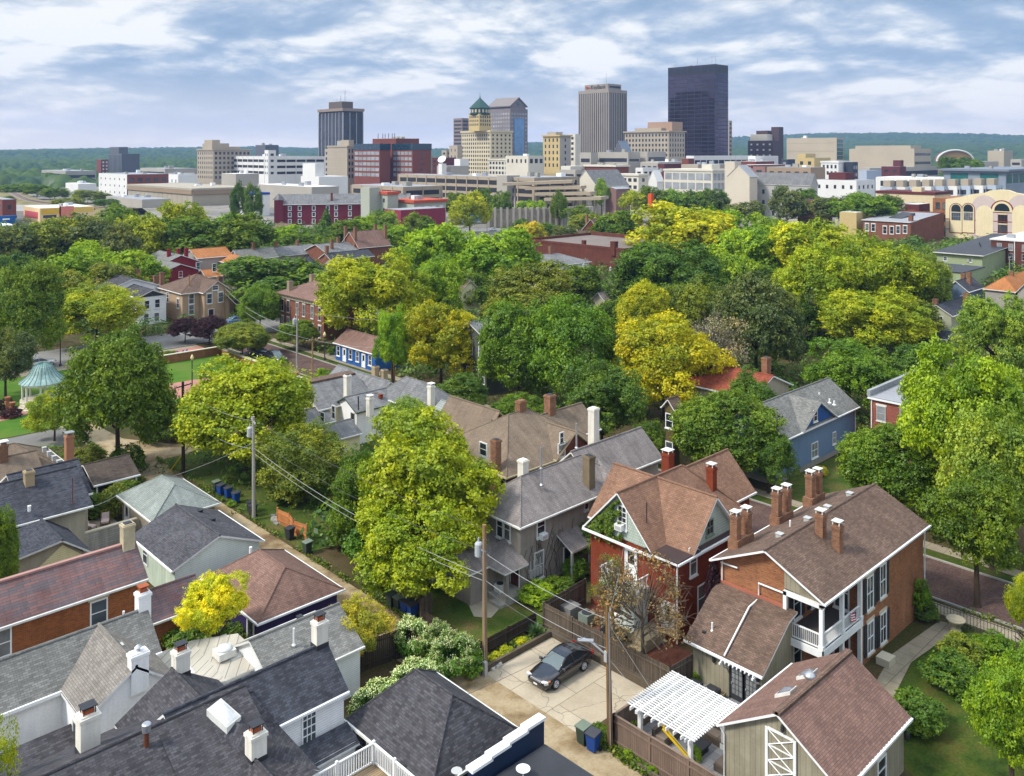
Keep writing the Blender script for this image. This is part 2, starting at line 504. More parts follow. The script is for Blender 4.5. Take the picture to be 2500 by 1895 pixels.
CITYG = ground_mat('city_paving', [C('#77757a', .6), C('#8f8b84', .65), C('#a39c90', .7), C('#6a7350', .5)], .012, fine=.2, fs=.12)
BRICKST = mat('street_brick', C('#77605a', .75), .9, .2, .8, 'h', C('#634b47', .7), (.22, .11), .012, C('#4c4038', .7), blot=.5, bcol=C('#8f7a62', .7), spec=.12)
BRICKPL = mat('plaza_brick', C('#c58a7c', .8), .9, .12, .8, 'h', C('#b37a6e', .8), (.22, .11), .01, C('#a08074', .8), spec=.12)
SLAB = mat('parking_concrete', C('#c8baa2', .78), .9, .16, .7, 'h', C('#bcad94', .78), (3.3, 3.1), .02, C('#7a6a54', .6), blot=.4, bcol=C('#ac9c82', .7), spec=.15, crack=.6)
PAVER = mat('patio_paver', C('#a9a8a6', .75), .85, .1, 1, 'h', C('#98979a', .7), (.6, .6), .012, C('#6f6e6c', .6), spec=.15)
WALK = mat('sidewalk_concrete', C('#b0a48c', .7), .9, .15, .8, 'h', C('#a69a84', .7), (1.5, 1.5), .02, C('#6d6454', .6), blot=.4, bcol=C('#7d7460', .6), spec=.15)
REDPAVE = mat('garden_brick_paving', C('#8d5a45', .7), .9, .25, 1, 'h', C('#74473a', .7), (.2, .1), .012, C('#5a4034', .6), spec=.12)


def sheet(name, pts, z, m):
    mb = MB()
    if isinstance(pts, tuple): a0, a1, b0, b1 = pts; pts = [(a0, b0), (a1, b0), (a1, b1), (a0, b1)]
    ar = sum(pts[i][0] * pts[(i + 1) % len(pts)][1] - pts[(i + 1) % len(pts)][0] * pts[i][1] for i in range(len(pts)))
    if ar < 0: pts = pts[::-1]
    mb.poly([(p[0], p[1], z) for p in pts])
    return structure(name, mb, m)


def view(X, Y): return X * SA + Y * CA, -X * CA + Y * SA   # across / ahead of the camera -> world


g = MB(); N = 48
for i in range(N):
    a, b = 2 * math.pi * i / N, 2 * math.pi * (i + 1) / N
    for r0, r1 in ((0, 400), (400, 2500), (2500, 9000)):
        q = [(r1 * math.cos(a), r1 * math.sin(a), 0), (r1 * math.cos(b), r1 * math.sin(b), 0)]
        q = [(r0 * math.cos(a), r0 * math.sin(a), 0)] + q + ([(r0 * math.cos(b), r0 * math.sin(b), 0)] if r0 else [])
        g.poly(q)
structure('ground', g, SOIL)
sheet('city_pavement', [view(-420, 400), view(420, 400), view(900, 1250), view(-900, 1250)], .012, CITYG)
sheet('street', [view(-420, 330), view(-100, 380), view(-100, 402), view(-420, 402)], .010, ASPH)
sheet('car_park', [view(-40, 330), view(60, 330), view(60, 398), view(-40, 398)], .016, ASPH)
sheet('alley', [(35.2, 16), (38.7, 16), (38.7, 60), (38.6, 90), (39.6, 95.5), (42.5, 97.8), (46, 98.6), (46, 100.6), (42.5, 101.5), (38.7, 108), (38.0, 118), (34.5, 118), (35.2, 100)], .014, ALLEY)
sheet('park_lane', (-60, 36, 110.5, 117.5), .018, ASPH)
sheet('brick_street', (70, 76.6, -60, 148), .016, BRICKST)
sheet('cross_street', (-80, 130, 152.5, 165), .014, ASPH)
sheet('sidewalk', (67.9, 69.4, -20, 148), .020, WALK)
sheet('sidewalk', (78.3, 79.7, -20, 148), .020, WALK)
sheet('sidewalk', (-40, 67, 148.5, 151.4), .020, WALK)
k = MB()
for a in (69.8, 76.6): k.box(a, a + .18, -60, 147, 0, .13)
k.box(-80, 67, 151.6, 151.8, 0, .14)
structure('kerb', k, CONCG)
sheet('verge', (76.8, 78.2, -20, 148), .012, YARDG)
sheet('parking_slab', (38.45, 44.75, 34.3, 42.75), .026, SLAB)
sheet('patio', (39.2, 48.2, 20, 32.3), .022, PAVER)
sheet('yard_lawn', (49.2, 66.9, -8, 24.3), .016, YARDG)
sheet('garden_path', [(48, 23.6), (55.5, 24.5), (60, 25.2), (66.8, 24.6), (67.2, 23.2), (66, 23.3), (60, 23.9), (55.7, 23.2), (48, 22.2)], .030, WALK)
sheet('brick_paving', (45.4, 50.3, 33.3, 43.8), .018, REDPAVE)
sheet('back_lawn', (39.6, 47.2, 44.3, 57.5), .016, GRASS)
sheet('back_lawn', (39.0, 60, 66, 97.5), .016, GRASS)
sheet('back_walk', [(44, 54.2), (45.4, 54.2), (45.7, 48.5), (43.4, 47.6), (42.6, 48.6), (43.6, 50.5)], .024, CONC)
sheet('side_lawn', (80, 100, 38, 46), .016, GRASS)
sheet('park_lawn', [(-60, 118), (34.5, 118), (47.3, 118), (53, 119), (66.8, 121), (66.8, 143), (57, 141.5), (48, 150), (-60, 150)], .016, PARKG)
sheet('plaza', [(47.8, 119.6), (53.5, 121), (60.5, 122.5), (60.5, 128.3), (52.5, 128.8), (47, 128.5)], .024, BRICKPL)
sheet('plaza', [(56, 142), (67, 142), (67, 150), (56, 150)], .026, BRICKPL)
sheet('park_path', [(20, 126), (30.5, 125.8), (36, 127.5), (36, 129), (30.5, 128.6), (20, 130)], .026, BRICKPL)
sheet('drive', (79.8, 96, 126, 129.5), .020, ASPH)
sheet('courtyard_paving', (22, 27, 72, 79), .018, CONCG)
sheet('terrace', (25.4, 29.6, 79.4, 86), .020, CONC)
# ---------------------------------------------------------------- houses of the near blocks
B_OR = brick('orange_brick', C('#b06e48', .82), C('#8a5438', .78), C('#a98a6a', .7), blot=.35, bcol=C('#8a5a42', .75))
B_OR2 = brick('weathered_orange_brick', C('#b06030', .75), C('#8f4a28', .7), C('#a5825c', .65), blot=.5, bcol=C('#7d4a30', .7))
B_RED = brick('red_painted_brick', C('#96482f', .8), C('#8a4029', .8), C('#7a3a28', .8), blot=.4, bcol=C('#7a4434', .75))
B_DRK = brick('dark_red_brick', C('#7a4538', .75), C('#693a30', .75), C('#6d4a40', .7))
B_MID = brick('red_brick', C('#96624e', .8), C('#844a3a', .8), C('#8a6a5a', .7))
B_CH = brick('chimney_brick', C('#a87050', .75), C('#80503a', .7), C('#b09a80', .6), blot=.6, bcol=C('#74574a', .6))
S_BRN = shingle('brown_shingle', C('#806a5c', .82), .6, blot=.35, bcol=C('#6a564e', .7))
S_TAN = shingle('tan_brown_shingle', C('#8e7064', .85), .72)
S_RUST = shingle('rust_shingle', C('#9c7862', .85), .7)
S_CHAR = shingle('charcoal_shingle', C('#66656a', .75), .55, blot=.3, bcol=C('#77767a', .7))
S_BLK = shingle('black_shingle', C('#605e62', .75), .45, blot=.3, bcol=C('#706c6c', .7))
S_BLUE = shingle('blue_black_shingle', C('#585a62', .75), .5, blot=.25, bcol=C('#646872', .7))
S_GRY = shingle('grey_shingle', C('#96958f', .75), .6)
S_GRY2 = shingle('taupe_grey_shingle', C('#9a938a', .78), .7)
S_LGT = shingle('pale_green_grey_shingle', C('#a3aaa3', .75), .8, blot=.4, bcol=C('#7f857f', .7))
S_WEA = shingle('weathered_grey_shingle', C('#9a918c', .78), .8, blot=.6, bcol=C('#6d6866', .7), streak=.22)
S_SLT = shingle('slate', C('#8a8a8a', .75), .75, size=(.5, .28), streak=.2, blot=.5, bcol=C('#9a9a98', .7))
S_MIX = shingle('mottled_red_shingle', C('#8a6a66', .8), .9, size=(.9, .2), c2=C('#6a6468', .8), blot=.5, bcol=C('#74463f', .75))
S_TANB = shingle('taupe_brown_shingle', C('#94826f', .75), .8)
MINT = siding('mint_siding', C('#e8f0e8', .9), .16)
MINTV = batten('mint_boards', C('#d3e0cc', .8))
BEIGE = batten('beige_board_and_batten', C('#a8a088', .78), .32, blot=.5, bcol=C('#857d64', .7))
GSTUC = mat('grey_stucco', C('#a29a8e', .75), .9, .12, 1, streak=.16, blot=.4, bcol=C('#827c72', .7))
WSTUC = mat('white_stucco', (.8, .79, .77), .85, .05, 1, streak=.06)
WSIDE = siding('white_siding', (.78, .78, .77))
MINTS = shingle('mint_scallop_shingle', C('#c3d0c2', .8), .93, .06, size=(.2, .2), streak=.08)
PURP = mat('purple_paint', C('#34285a', .8), .7, .1, 1, streak=.1)
YELW = siding('cream_yellow_siding', C('#efe3b0', .85), .16)
CREAM = mat('cream_paint', C('#eadfb4', .85), .8, .08, 1, streak=.1)
BLUES = siding('blue_siding', C('#7894b4', .85), .14)
BLUEG = siding('bright_blue_boards', C('#2a62a8', .8), .14)
NAVY = mat('navy_paint', C('#1d2f4a', .8), .6, .1)
TANW = mat('taupe_siding', C('#b3aa94', .8), .8, .08, 1, streak=.1)
TINROOF = mat('standing_seam_tin', C('#c4bdae', .8), .6, .1, 1, 'vert', C('#bcb5a6', .8), (30, .6), .03, C('#8b8478', .7), streak=.12, spec=.4)
MEMB = mat('black_roof_membrane', C('#45474c', .6), .6, .2, .8, blot=.4, bcol=C('#606066', .6), spec=.3)
MEMW = mat('white_roof_membrane', C('#e6e3de', .85), .8, .08, .3)
MEMG = mat('grey_roof_membrane', C('#a6a8ac', .75), .7, .1, .4, streak=.1)
STONE = mat('pale_stone', C('#d8cdb4', .8), .85, .1)
WOOD = mat('grey_weathered_wood', C('#857665', .65), .9, .2, 1.5, 'vert', C('#6b5e50', .6), (60, .14), .012, C('#3d342b', .6), streak=.2)
DWOOD = mat('dark_weathered_wood', C('#5d4f42', .6), .9, .2, 1.5, 'vert', C('#4b3f35', .6), (60, .14), .012, C('#2a231c', .6), streak=.2)
DECKW = mat('deck_boards', C('#b39b7a', .75), .85, .15, 1.5, 'h', C('#a08a6a', .7), (60, .14), .012, C('#6d5b44', .6))
GREENP = mat('dark_green_paint', C('#35503a', .7), .6, .1)

# --- two-storey orange brick house with the row of paired chimneys
h = thing('brick_house', 'orange brick house with brown gable roof, paired brick chimneys and white corner porch', 'house', (59, 30, 0))
wing(h, 51.1, 67.7, 25.6, 33.8, 6.5, 8.45, 'ga', B_OR, S_BRN, nowall=True)
w = MB()
def gz(b): return 8.45 - 1.95 * abs(b - 29.7) / 4.1 - .16
pts = [(28.6, 0), (33.45, 0), (33.45, gz(33.45)), (29.7, gz(29.7)), (28.6, gz(28.6))]
w.poly([(51.75, b, z) for b, z in pts][::-1])
w.poly([(51.75, 28.6, 0), (57.0, 28.6, 0), (57.0, 28.6, gz(28.6)), (51.75, 28.6, gz(28.6))])
w.poly([(57.0, 28.6, 0), (57.0, 25.95, 0), (57.0, 25.95, gz(25.95)), (57.0, 28.6, gz(28.6))][::-1][::-1])
w.poly([(57.0, 25.95, 0), (67.35, 25.95, 0), (67.35, 25.95, gz(25.95)), (57.0, 25.95, gz(25.95))])
w.poly([(67.35, 33.45, 0), (51.75, 33.45, 0), (51.75, 33.45, gz(33.45)), (67.35, 33.45, gz(33.45))])
w.poly([(67.35, 25.95, 0), (67.35, 33.45, 0), (67.35, 33.45, gz(33.45)), (67.35, 29.7, gz(29.7)), (67.35, 25.95, gz(25.95))])
w.build('wall', [B_OR], h)
q = MB(); q.slab([(51.1, 28.6, 7.6), (51.1, 25.7, 6.3), (51.16, 25.7, 6.3), (51.16, 28.6, 7.6)], .02)
q = MB(); q.poly([(51.7, 28.6, 6.2), (51.7, 28.6, gz(28.6)), (51.7, 25.95, gz(25.95)), (51.7, 25.95, 6.1)]); q.build('gable_panel', [BEIGE], h)
q = MB(); q.box(51.5, 57, 25.9, 28.6, 3.05, 3.3); q.box(51.42, 57.0, 25.82, 25.9, 2.85, 3.32, 1); q.box(51.42, 51.5, 25.82, 28.6, 2.85, 3.32, 1); q.build('porch_floor', [mat('porch_floor_paint', C('#6a6460', .6), .7), WHITE], h)
q = MB(); q.box(51.5, 51.72, 25.85, 28.6, 5.85, 6.12); q.box(51.5, 57, 25.85, 26.02, 5.95, 6.2); q.build('porch_beam', [WHITE], h)
posts(h, [(51.62, 26.02), (54.3, 26.0), (56.85, 25.98), (51.62, 28.48)], 3.3, 6.1, .24, WHITE, 'porch_post')
posts(h, [(51.62, 26.02), (54.3, 26.0), (56.85, 25.98), (51.62, 28.48)], 0, 2.9, .24, WHITE, 'porch_post')
railing(h, (51.6, 28.4), (51.6, 26.1), 3.3, 4.25); railing(h, (51.75, 25.98), (54.2, 25.98), 3.3, 4.25); railing(h, (54.4, 25.98), (56.75, 25.98), 3.3, 4.25)
for x, y in ((985, 310), (1080, 220)): WP(h, '-b', 25.95, 'L3', x, y, .85, 2.1, shut=SHUT, lintel=STONE, mun=(2, 2))
for x, y in ((988, 640), (1083, 570)): WP(h, '-b', 25.95, 'L3', x, y, .85, 1.95, shut=SHUT, lintel=STONE, mun=(2, 2))
W(h, '-b', 28.6, 53.3, 4.7, .85, 1.9, shut=SHUT); W(h, '-b', 28.6, 55.7, 4.7, .85, 1.9, shut=SHUT); W(h, '-a', 57.0, 27.3, 4.6, .9, 2.1, mun=(2, 2))
W(h, '-b', 28.6, 53.3, 1.5, .9, 1.9); door(h, '-a', 57, 27.3, 1, 2.1, B_DRK)
for a, b, zz in ((53.3, 33.2, 9.9), (54.7, 33.2, 9.8), (58.9, 33.2, 10.0), (60.3, 33.2, 9.9), (64.0, 33.2, 10.0), (65.2, 33.2, 9.9)):
    chimney(h, a, b, 5.5, zz - .8, .56, .56, B_CH, 'plate', OFFW)
for a in (54.0, 59.6, 64.6):
    q = MB(); q.box(a - 1.05, a + 1.05, 32.8, 33.6, 5.5, 7.45); q.build('chimney_base', [B_CH], h)
for b in (28.75, 27.55): chimney(h, 56.9, b, 6.6, 9.5 if b > 28 else 9.1, .56, .56, B_CH, 'plate', OFFW)
for a, b in ((54.5, 30.5), (58.2, 30.4), (61.2, 30.4), (64.8, 30.4)): boxvent(h, a, b, gz(b) + .2, TRIMG, .2)
pipe(h, 57.2, 31.2, gz(31.2) + .1)
downpipe(h, [(51.7, 33.2, 6.4), (51.62, 33.2, 6.2), (51.62, 33.2, 4.4)]); downpipe(h, [(67.4, 25.85, 6.4), (67.4, 25.85, .2)])
downpipe(h, [(51.55, 25.98, 5.9), (51.6, 28.5, 5.9), (51.6, 30.4, 5.9), (51.6, 30.4, 4.9), (50.4, 30.4, 4.75), (47.5, 30.4, 2.75)], .06)
downpipe(h, [(51.62, 33.3, 6.3), (51.6, 32.0, 6.35)], .06)
w = MB()
w.poly([(47.95, 33.0, 0), (47.95, 28.0, 0), (47.95, 28.0, 2.7), (47.95, 33.0, 2.7)])
for b, s in ((28.0, 1), (33.0, -1)):
    pts = [(47.95, b, 0), (51.74, b, 0), (51.74, b, 4.9), (50.55, b, 4.5), (47.95, b, 2.7)]
    w.poly(pts if s > 0 else pts[::-1])
w.build('annex_wall', [BEIGE], h)
r = MB(); r.slab([(47.5, 33.4, 2.6), (47.5, 27.7, 2.6), (50.7, 27.7, 4.75), (50.7, 33.4, 4.75)], .14, sides=(0, 1, 3)); r.slab([(50.7, 33.4, 4.75), (50.7, 27.7, 4.75), (51.74, 27.7, 5.0), (51.74, 33.4, 5.0)], .14, sides=(1, 3))
r.box(47.38, 47.5, 27.7, 33.4, 2.46, 2.6, 1); r.box(51.55, 51.7, 28.6, 33.4, 4.9, 5.12, 2)
r.build('annex_roof', [S_BRN, WHITE, mat('copper_flashing', C('#b5705a', .8), .6)], h)
pipe(h, 48.6, 32.0, 3.3); boxvent(h, 48.3, 32.4, 3.0, DARK, .1)
for b in (29.75, 28.75):
    o = door(h, '-a', 47.95, b, .9, 2.1, DARK, 0.05, frame=DARK, lite=False)
    for i in range(3):
        for j in range(5):
            q = MB(); wbox(q, '-a', 47.95, b - .36 + i * .25, b - .36 + i * .25 + .2, .4 + j * .33, .4 + j * .33 + .28, .04, .055); q.build('pane', [CURT], o)
q = MB()
for i in range(9): q.box(47.2, 47.95, 28.2 + i * .28, 28.26 + i * .28, 2.42, 2.52)
for b in (28.15, 30.45): q.box(47.1, 47.95, b, b + .1, 2.3, 2.42); q.tube([(47.9, b + .05, 1.8), (47.6, b + .05, 1.95), (47.3, b + .05, 2.3)], .06)
q.build('door_trellis', [WHITE], h)
q = MB(); q.lathe(47.85, 31.4, [(.05, 1.75), (.12, 1.85), (.1, 2.1), (.03, 2.2)], 8); q.build('wall_lantern', [DARK], h)
# --- flag on the porch rail
q = MB(); STR = MB()
def flagpt(i, j): return (55.2 + .9 * i / 12, 25.86 - .05 * math.sin(i * .9) - .04 * j / 7, 4.35 - .55 * j / 7 - .18 * math.sin(i / 12 * 3))
for i in range(12):
    for j in range(7):
        q.poly([flagpt(i, j), flagpt(i + 1, j), flagpt(i + 1, j + 1), flagpt(i, j + 1)], 2 if (i > 7 and j < 4) else j % 2)
tag(q.build('flag', [mat('flag_red', C('#b0202c'), .7), mat('flag_white', (.8, .8, .8), .7), mat('flag_blue', C('#22305c'), .7)], None, (55.6, 25.86, 4)), 'striped red and white flag with blue corner hung over the white porch rail', 'flag')

# --- beige barn garage
h = thing('barn_garage', 'beige board and batten garage with brown gable roof and white crossed hayloft door', 'garage', (45.4, 23.2, 0))
wing(h, 41.2, 49.5, 19.7, 26.8, 3.0, 5.25, 'ga', BEIGE, S_TAN, WHITE, oh=.3, gut=True)
q = MB()
for i in range(46): q.box(41.2 + i * .18, 41.2 + i * .18 + .15, 23.05, 23.45, 5.14, 5.32)
q.build('ridge_cap', [S_BRN], h)
bz = lambda b: 5.25 - 2.25 * abs(b - 23.25) / 3.55
for x, y in ((530, 945), (372, 1075)):
    a, b = on_z('L3', x, y, 4.55); z = bz(b)
    q = MB(); n = Vector((0, 2.25 / 3.55, 1)).normalized()
    u = Vector((1, 0, 0)); v = Vector((0, 1, -2.25 / 3.55)).normalized(); c = Vector((a, b, z))
    q.slab([tuple(c + u * i * .38 + v * j * .55 + n * .16) for i, j in ((-1, 1), (-1, -1), (1, -1), (1, 1))], .2, 0, 0)
    o = q.build('skylight', [OFFW], h)
    q = MB(); gr = [[tuple(c + u * i * .31 + v * j * .47 + n * (.17 + .16 * (1 - i * i) * (1 - j * j))) for j in (-1, -.5, 0, .5, 1)] for i in (-1, -.5, 0, .5, 1)]
    for i in range(4):
        for j in range(4): q.poly([gr[i][j + 1], gr[i][j], gr[i + 1][j], gr[i + 1][j + 1]])
    q.build('pane', [mat('skylight_dome', (.16, .16, .17), .08, .1, spec=.8)], o, smooth=True)
a, b = on_z('L3', 540, 985, 4.9); q = MB(); z = bz(b); q.lathe(a, b, [(.12, z - .1), (.12, z + .2), (.34, z + .22), (.3, z + .36), (.14, z + .46), (.02, z + .5)], 16); q.build('turbine_vent', [STEEL], h, smooth=True)
c, z = on_a('L3', 328, 1520, 41.5)
q = MB(); wbox(q, '-a', 41.5, c - .8, c + .8, z - 1.5, z + 1.15, 0, .05); o = q.build('hayloft_door', [BEIGE], h)
q = MB()
for s in (-1, 1): wbox(q, '-a', 41.5, c + s * .8 - .08, c + s * .8 + .08, z - 1.5, z + 1.15, .05, .12)
for zz in (-1.5, 1.07): wbox(q, '-a', 41.5, c - .72, c + .72, z + zz, z + zz + .12, .05, .12)
for i in range(3):
    z0 = z - 1.38 + i * .82
    wbox(q, '-a', 41.5, c - .72, c + .72, z0 + .78, z0 + .84, .05, .09)
    for s in (-1, 1): q.tube([(41.42, c - .7 * s, z0), (41.42, c + .7 * s, z0 + .78)], .035, 4)
q.build('cross_brace', [WHITE], o)
W(h, '-b', 20.0, 46.3, 1.5, .9, 1.2, sill=False); q = MB(); q.lathe(49.3, 19.85, [(.05, 1.7), (.13, 1.8), (.13, 2.1), (.03, 2.25)], 8); q.build('wall_lantern', [DARK], h)
q = MB(); q.lathe(41.35, 23.0, [(.05, 4.3), (.1, 4.4), (.08, 4.65), (.02, 4.75)], 8); q.build('gable_lantern', [DARK], h)
q = MB()
for i in range(22): q.box(42.2 + i * .33, 42.25 + i * .33, 19.56, 19.7, 2.98, 3.04)
q.build('gutter_hanger', [WHITE], h)
downpipe(h, [(41.3, 26.7, 2.9), (41.4, 26.5, 2.5), (41.4, 26.5, .1)])

# --- red house with mint gables
h = thing('red_gabled_house', 'red painted brick house with rust roof, mint shingled gables and a white rear balcony', 'house', (54, 40, 0))
w = MB(); w.box(50.3, 57.4, 36.0, 43.9, 0, 6.0); w.box(57.4, 61.2, 38.0, 43.5, 0, 6.0); w.box(61.2, 65.9, 39.7, 44.4, 0, 5.4); w.build('wall', [B_RED], h)
g = MB()
g.poly([(50.2, 44.0, 5.95), (50.2, 37.9, 5.95), (50.2, 40.95, 9.2)])
g.poly([(51.8, 35.9, 5.95), (57.6, 35.9, 5.95), (54.6, 35.9, 9.1)])
g.build('gable_wall', [MINTS], h)
r = MB()
A = [(49.8, 44.25, 5.95), (49.8, 40.95, 9.4), (57.9, 40.95, 9.4), (57.9, 44.25, 5.95)]
r.slab(A, .15); r.slab([(49.8, 40.95, 9.4), (49.8, 37.75, 5.95), (57.9, 37.75, 5.95), (57.9, 40.95, 9.4)], .15)
r.slab([(54.6, 35.5, 9.3), (51.55, 35.5, 5.95), (51.55, 41.2, 5.95), (54.6, 41.2, 9.3)][::-1], .15, sides=(0, 1, 2, 3)); r.slab([(54.6, 35.5, 9.3), (57.75, 35.5, 5.95), (57.75, 41.2, 5.95), (54.6, 41.2, 9.3)], .15)
r.slab([(54.6, 45.2, 9.3), (51.4, 45.2, 5.95), (51.4, 41, 5.95), (54.6, 41, 9.3)], .15); r.slab([(54.6, 45.2, 9.3), (54.6, 41, 9.3), (57.8, 41, 5.95), (57.8, 45.2, 5.95)], .15)
ap = (58.0, 40.9, 9.35)
r.slab([(56, 37.6, 6.0), (61.5, 37.6, 6.0), ap, (56, 40.9, 9.35)], .15, sides=(0,)); r.slab([(61.5, 37.6, 6.0), (61.5, 44, 6.0), ap], .15, sides=(0,)); r.slab([(61.5, 44, 6.0), (56, 44, 6.0), (56, 40.9, 9.35), ap], .15, sides=(0,))
r.slab([(59, 39.3, 5.5), (66.3, 39.3, 5.5), (66.3, 42.05, 8.45), (59, 42.05, 8.45)], .15); r.slab([(66.3, 44.8, 5.5), (59, 44.8, 5.5), (59, 42.05, 8.45), (66.3, 42.05, 8.45)], .15)
for a, b in (((49.8, 40.95, 9.4), (57.9, 40.95, 9.4)), ((54.6, 35.5, 9.3), (54.6, 45.2, 9.3)), (ap, (61.5, 37.6, 6.0)), ((59, 42.05, 8.45), (66.3, 42.05, 8.45))): r.tube([a, b], .09, 6, 0)
for b0, b1, a in ((35.6, 37.75, 49.78), (44.25, 44.3, 49.78)): r.box(a, a + .12, b0, b1, 5.8, 5.95, 1)
r.box(49.8, 57.7, 35.45, 35.57, 5.8, 5.94, 1); r.box(61.5, 61.6, 37.6, 40, 5.85, 6.0, 1); r.box(57.8, 61.5, 37.5, 37.6, 5.85, 6.0, 1); r.box(60, 66.3, 39.2, 39.3, 5.35, 5.5, 1)
r.box(49.68, 49.8, 37.75, 44.25, 5.7, 5.86, 1)
r.build('roof', [S_RUST, WHITE], h)
r = MB(); r.box(49.8, 52.6, 35.57, 38.6, 5.8, 6.03); r.slab([(52.6, 35.57, 6.0), (57.75, 35.57, 6.0), (57.75, 36.0, 6.2), (52.6, 36.0, 6.2)], .1)
r.build('porch_roof_corner', [mat('dark_tin', C('#4c3c38', .7), .7, .2), WHITE], h)
WP(h, '-a', 50.2, 'M2', 975, 1105, .7, 1.5, mun=(2, 4)); c, z = on_a('M2', 968, 1172, 50.2); window_ac(h, '-a', 50.2, c, z)
WP(h, '-b', 35.9, 'M2', 1622, 1180, .75, .95, mun=(2, 2), frame=mat('green_trim', C('#8b9a86', .7), .6)); 
WP(h, '-b', 36.0, 'L2', 1500, 85, .7, 1.7, lintel=OFFW); WP(h, '-b', 36.0, 'L2', 1560, 350, .8, 1.8)
WP(h, '-a', 50.3, 'L2', 985, 420, .9, 1.6)
o = door(h, '-a', 50.3, 40.0, .95, 2.1, WHITE, 3.3); door(h, '-a', 50.3, 36.7, .95, 2.2, WHITE, .5)
for a, b, z in ((52, 40.4, 8.85), (54.0, 39.2, 8.7), (53.6, 42.6, 7.7)): pass
for t, x, y, z in (('M2', 1065, 820, 8.2), ('M2', 1117, 980, 8.3), ('M2', 1437, 1030, 8.0)):
    a, b = on_z(t, x, y, z); q = MB(); q.box(a - .25, a + .25, b - .25, b + .25, z - .5, z + .12); q.tube([(a - .25, b, z + .12), (a + .25, b, z + .12)], .25, 10); q.build('roof_vent', [OFFW], h)
a, b = on_z('M2', 1155, 1190, 7); pipe(h, a, b, 7, 1.9, .04, DARK)
chimney(h, 60.2, 44.0, 6, 9.1, .75, .75, B_RED, 'plate', OFFW); chimney(h, 59.6, 39.3, 7, 9.3, .6, .6, B_RED, 'plate', OFFW)
downpipe(h, [(50.2, 35.9, 5.9), (50.2, 35.9, .2)], .06); downpipe(h, [(61.3, 37.85, 5.9), (61.3, 37.85, 2)], .06)
q = MB(); q.box(48.6, 50.28, 38.3, 41.6, 3.0, 3.2); q.build('balcony_floor', [OFFW], h)
railing(h, (48.65, 41.55), (48.65, 38.35), 3.2, 4.2, WHITE, .13, .03); railing(h, (48.7, 38.35), (50.2, 38.35), 3.2, 4.2, WHITE, .13, .03); railing(h, (50.2, 41.55), (48.7, 41.55), 3.2, 4.2, WHITE, .13, .03)
q = MB(); q.box(48.75, 50.29, 38.5, 40.9, .35, 3.0); q.build('rear_porch', [MINT], h)
W(h, '-a', 48.75, 40.1, 1.9, .8, 1.2)
q = MB()
for i in range(4): q.box(47.0 + i * .35, 48.75, 36.9, 38.3, i * .2, i * .2 + .2)
q.box(48.75, 50.29, 36.9, 38.3, 0, .8); q.build('stair', [mat('sandstone', C('#b5a888', .7), .9, .15)], h)

# --- grey stucco house
h = thing('stucco_house', 'grey stucco two-storey house with weathered hip roof and tall pale chimneys', 'house', (56, 52, 0))
wing(h, 47.0, 60.5, 48.2, 54.4, 5.4, 7.75, 'ha', GSTUC, S_WEA, OFFW, oh=.4, hip=3.1)
wing(h, 57.5, 67.6, 49.9, 55.2, 5.4, 7.7, 'ga', GSTUC, S_WEA, OFFW, oh=.35)
w = MB(); w.box(57.5, 60.5, 47.6, 50, 0, 5.3); w.build('bay_wall', [GSTUC], h)
r = MB(); bay = [(57.0, 49.0), (57.6, 47.3), (60.2, 47.3), (61.0, 49.0), (61.0, 50.5)]
for i in range(4): p, q2 = bay[i], bay[i + 1]; r.slab([(p[0], p[1], 5.4), (q2[0], q2[1], 5.4), (59, 50.6, 7.3)], .14, sides=(0,))
r.build('bay_roof', [S_WEA, OFFW], h)
for x, y, ww, hh in ((68, 1175, .75, 1.6), (113, 1195, .75, 1.6)): WP(h, '-a', 47.4, 'M2', x, y, ww, hh, frame=OFFW)
WP(h, '-b', 48.6, 'M2', 366, 1172, .8, 1.5, frame=OFFW); c, z = on_b('M2', 370, 1240, 48.6); window_ac(h, '-b', 48.6, c, z)
WP(h, '-b', 48.6, 'M2', 352, 1460, .9, 2.0, frame=OFFW, glass=CURT); WP(h, '-b', 47.6, 'M2', 850, 960, .85, 1.5, frame=OFFW); WP(h, '-b', 48.6, 'M2', 705, 1000, .4, 1.0, frame=TRIMG)
WP(h, '-a', 47.4, 'M1', 1695, 1100, .6, 1.6, frame=TRIMG)
a, b = on_z('M2', 235, 800, 7.5); chimney(h, a, b, 6.5, 8.9, .65, .65, STUCW, 'none')
a, b = on_z('M2', 760, 545, 7.3); chimney(h, a, b, 5.5, 10.5, .75, .75, STUCW, 'none')
a, b = on_z('M2', 725, 820, 6.6); chimney(h, a, b, 5.6, 8.6, .75, .75, mat('old_buff_brick', C('#8a7a60', .7), .9, .2), 'open')
for x, y, hh in ((372, 860, 1.3), (370, 740, 1.8), (632, 585, 2.2)):
    a, b = on_z('M2', x, y, 7.2); pipe(h, a, b, 7.2, hh, .08, STEEL)
w = MB(); wallprism(w, 43.4, 47.3, 49.9, 55.2, 0, 2.7, 4.3, 'a', 0, 52.9); w.build('wing_wall', [GSTUC], h)
r = MB(); r.slab([(43.0, 49.6, 2.6), (47.4, 49.6, 2.6), (47.4, 52.9, 4.5), (43.0, 52.9, 4.5)], .14); r.slab([(47.4, 55.5, 2.9), (43, 55.5, 2.9), (43, 52.9, 4.5), (47.4, 52.9, 4.5)], .14)
r.slab([(45.0, 51.6, 2.62), (45.0, 47.8, 2.62), (47.5, 50.3, 3.85)], .14, sides=(0,)); r.slab([(45.0, 47.8, 2.62), (47.5, 47.8, 2.62), (47.5, 50.3, 3.85)], .14, sides=(0,))
r.build('porch_roof', [S_WEA, OFFW], h)
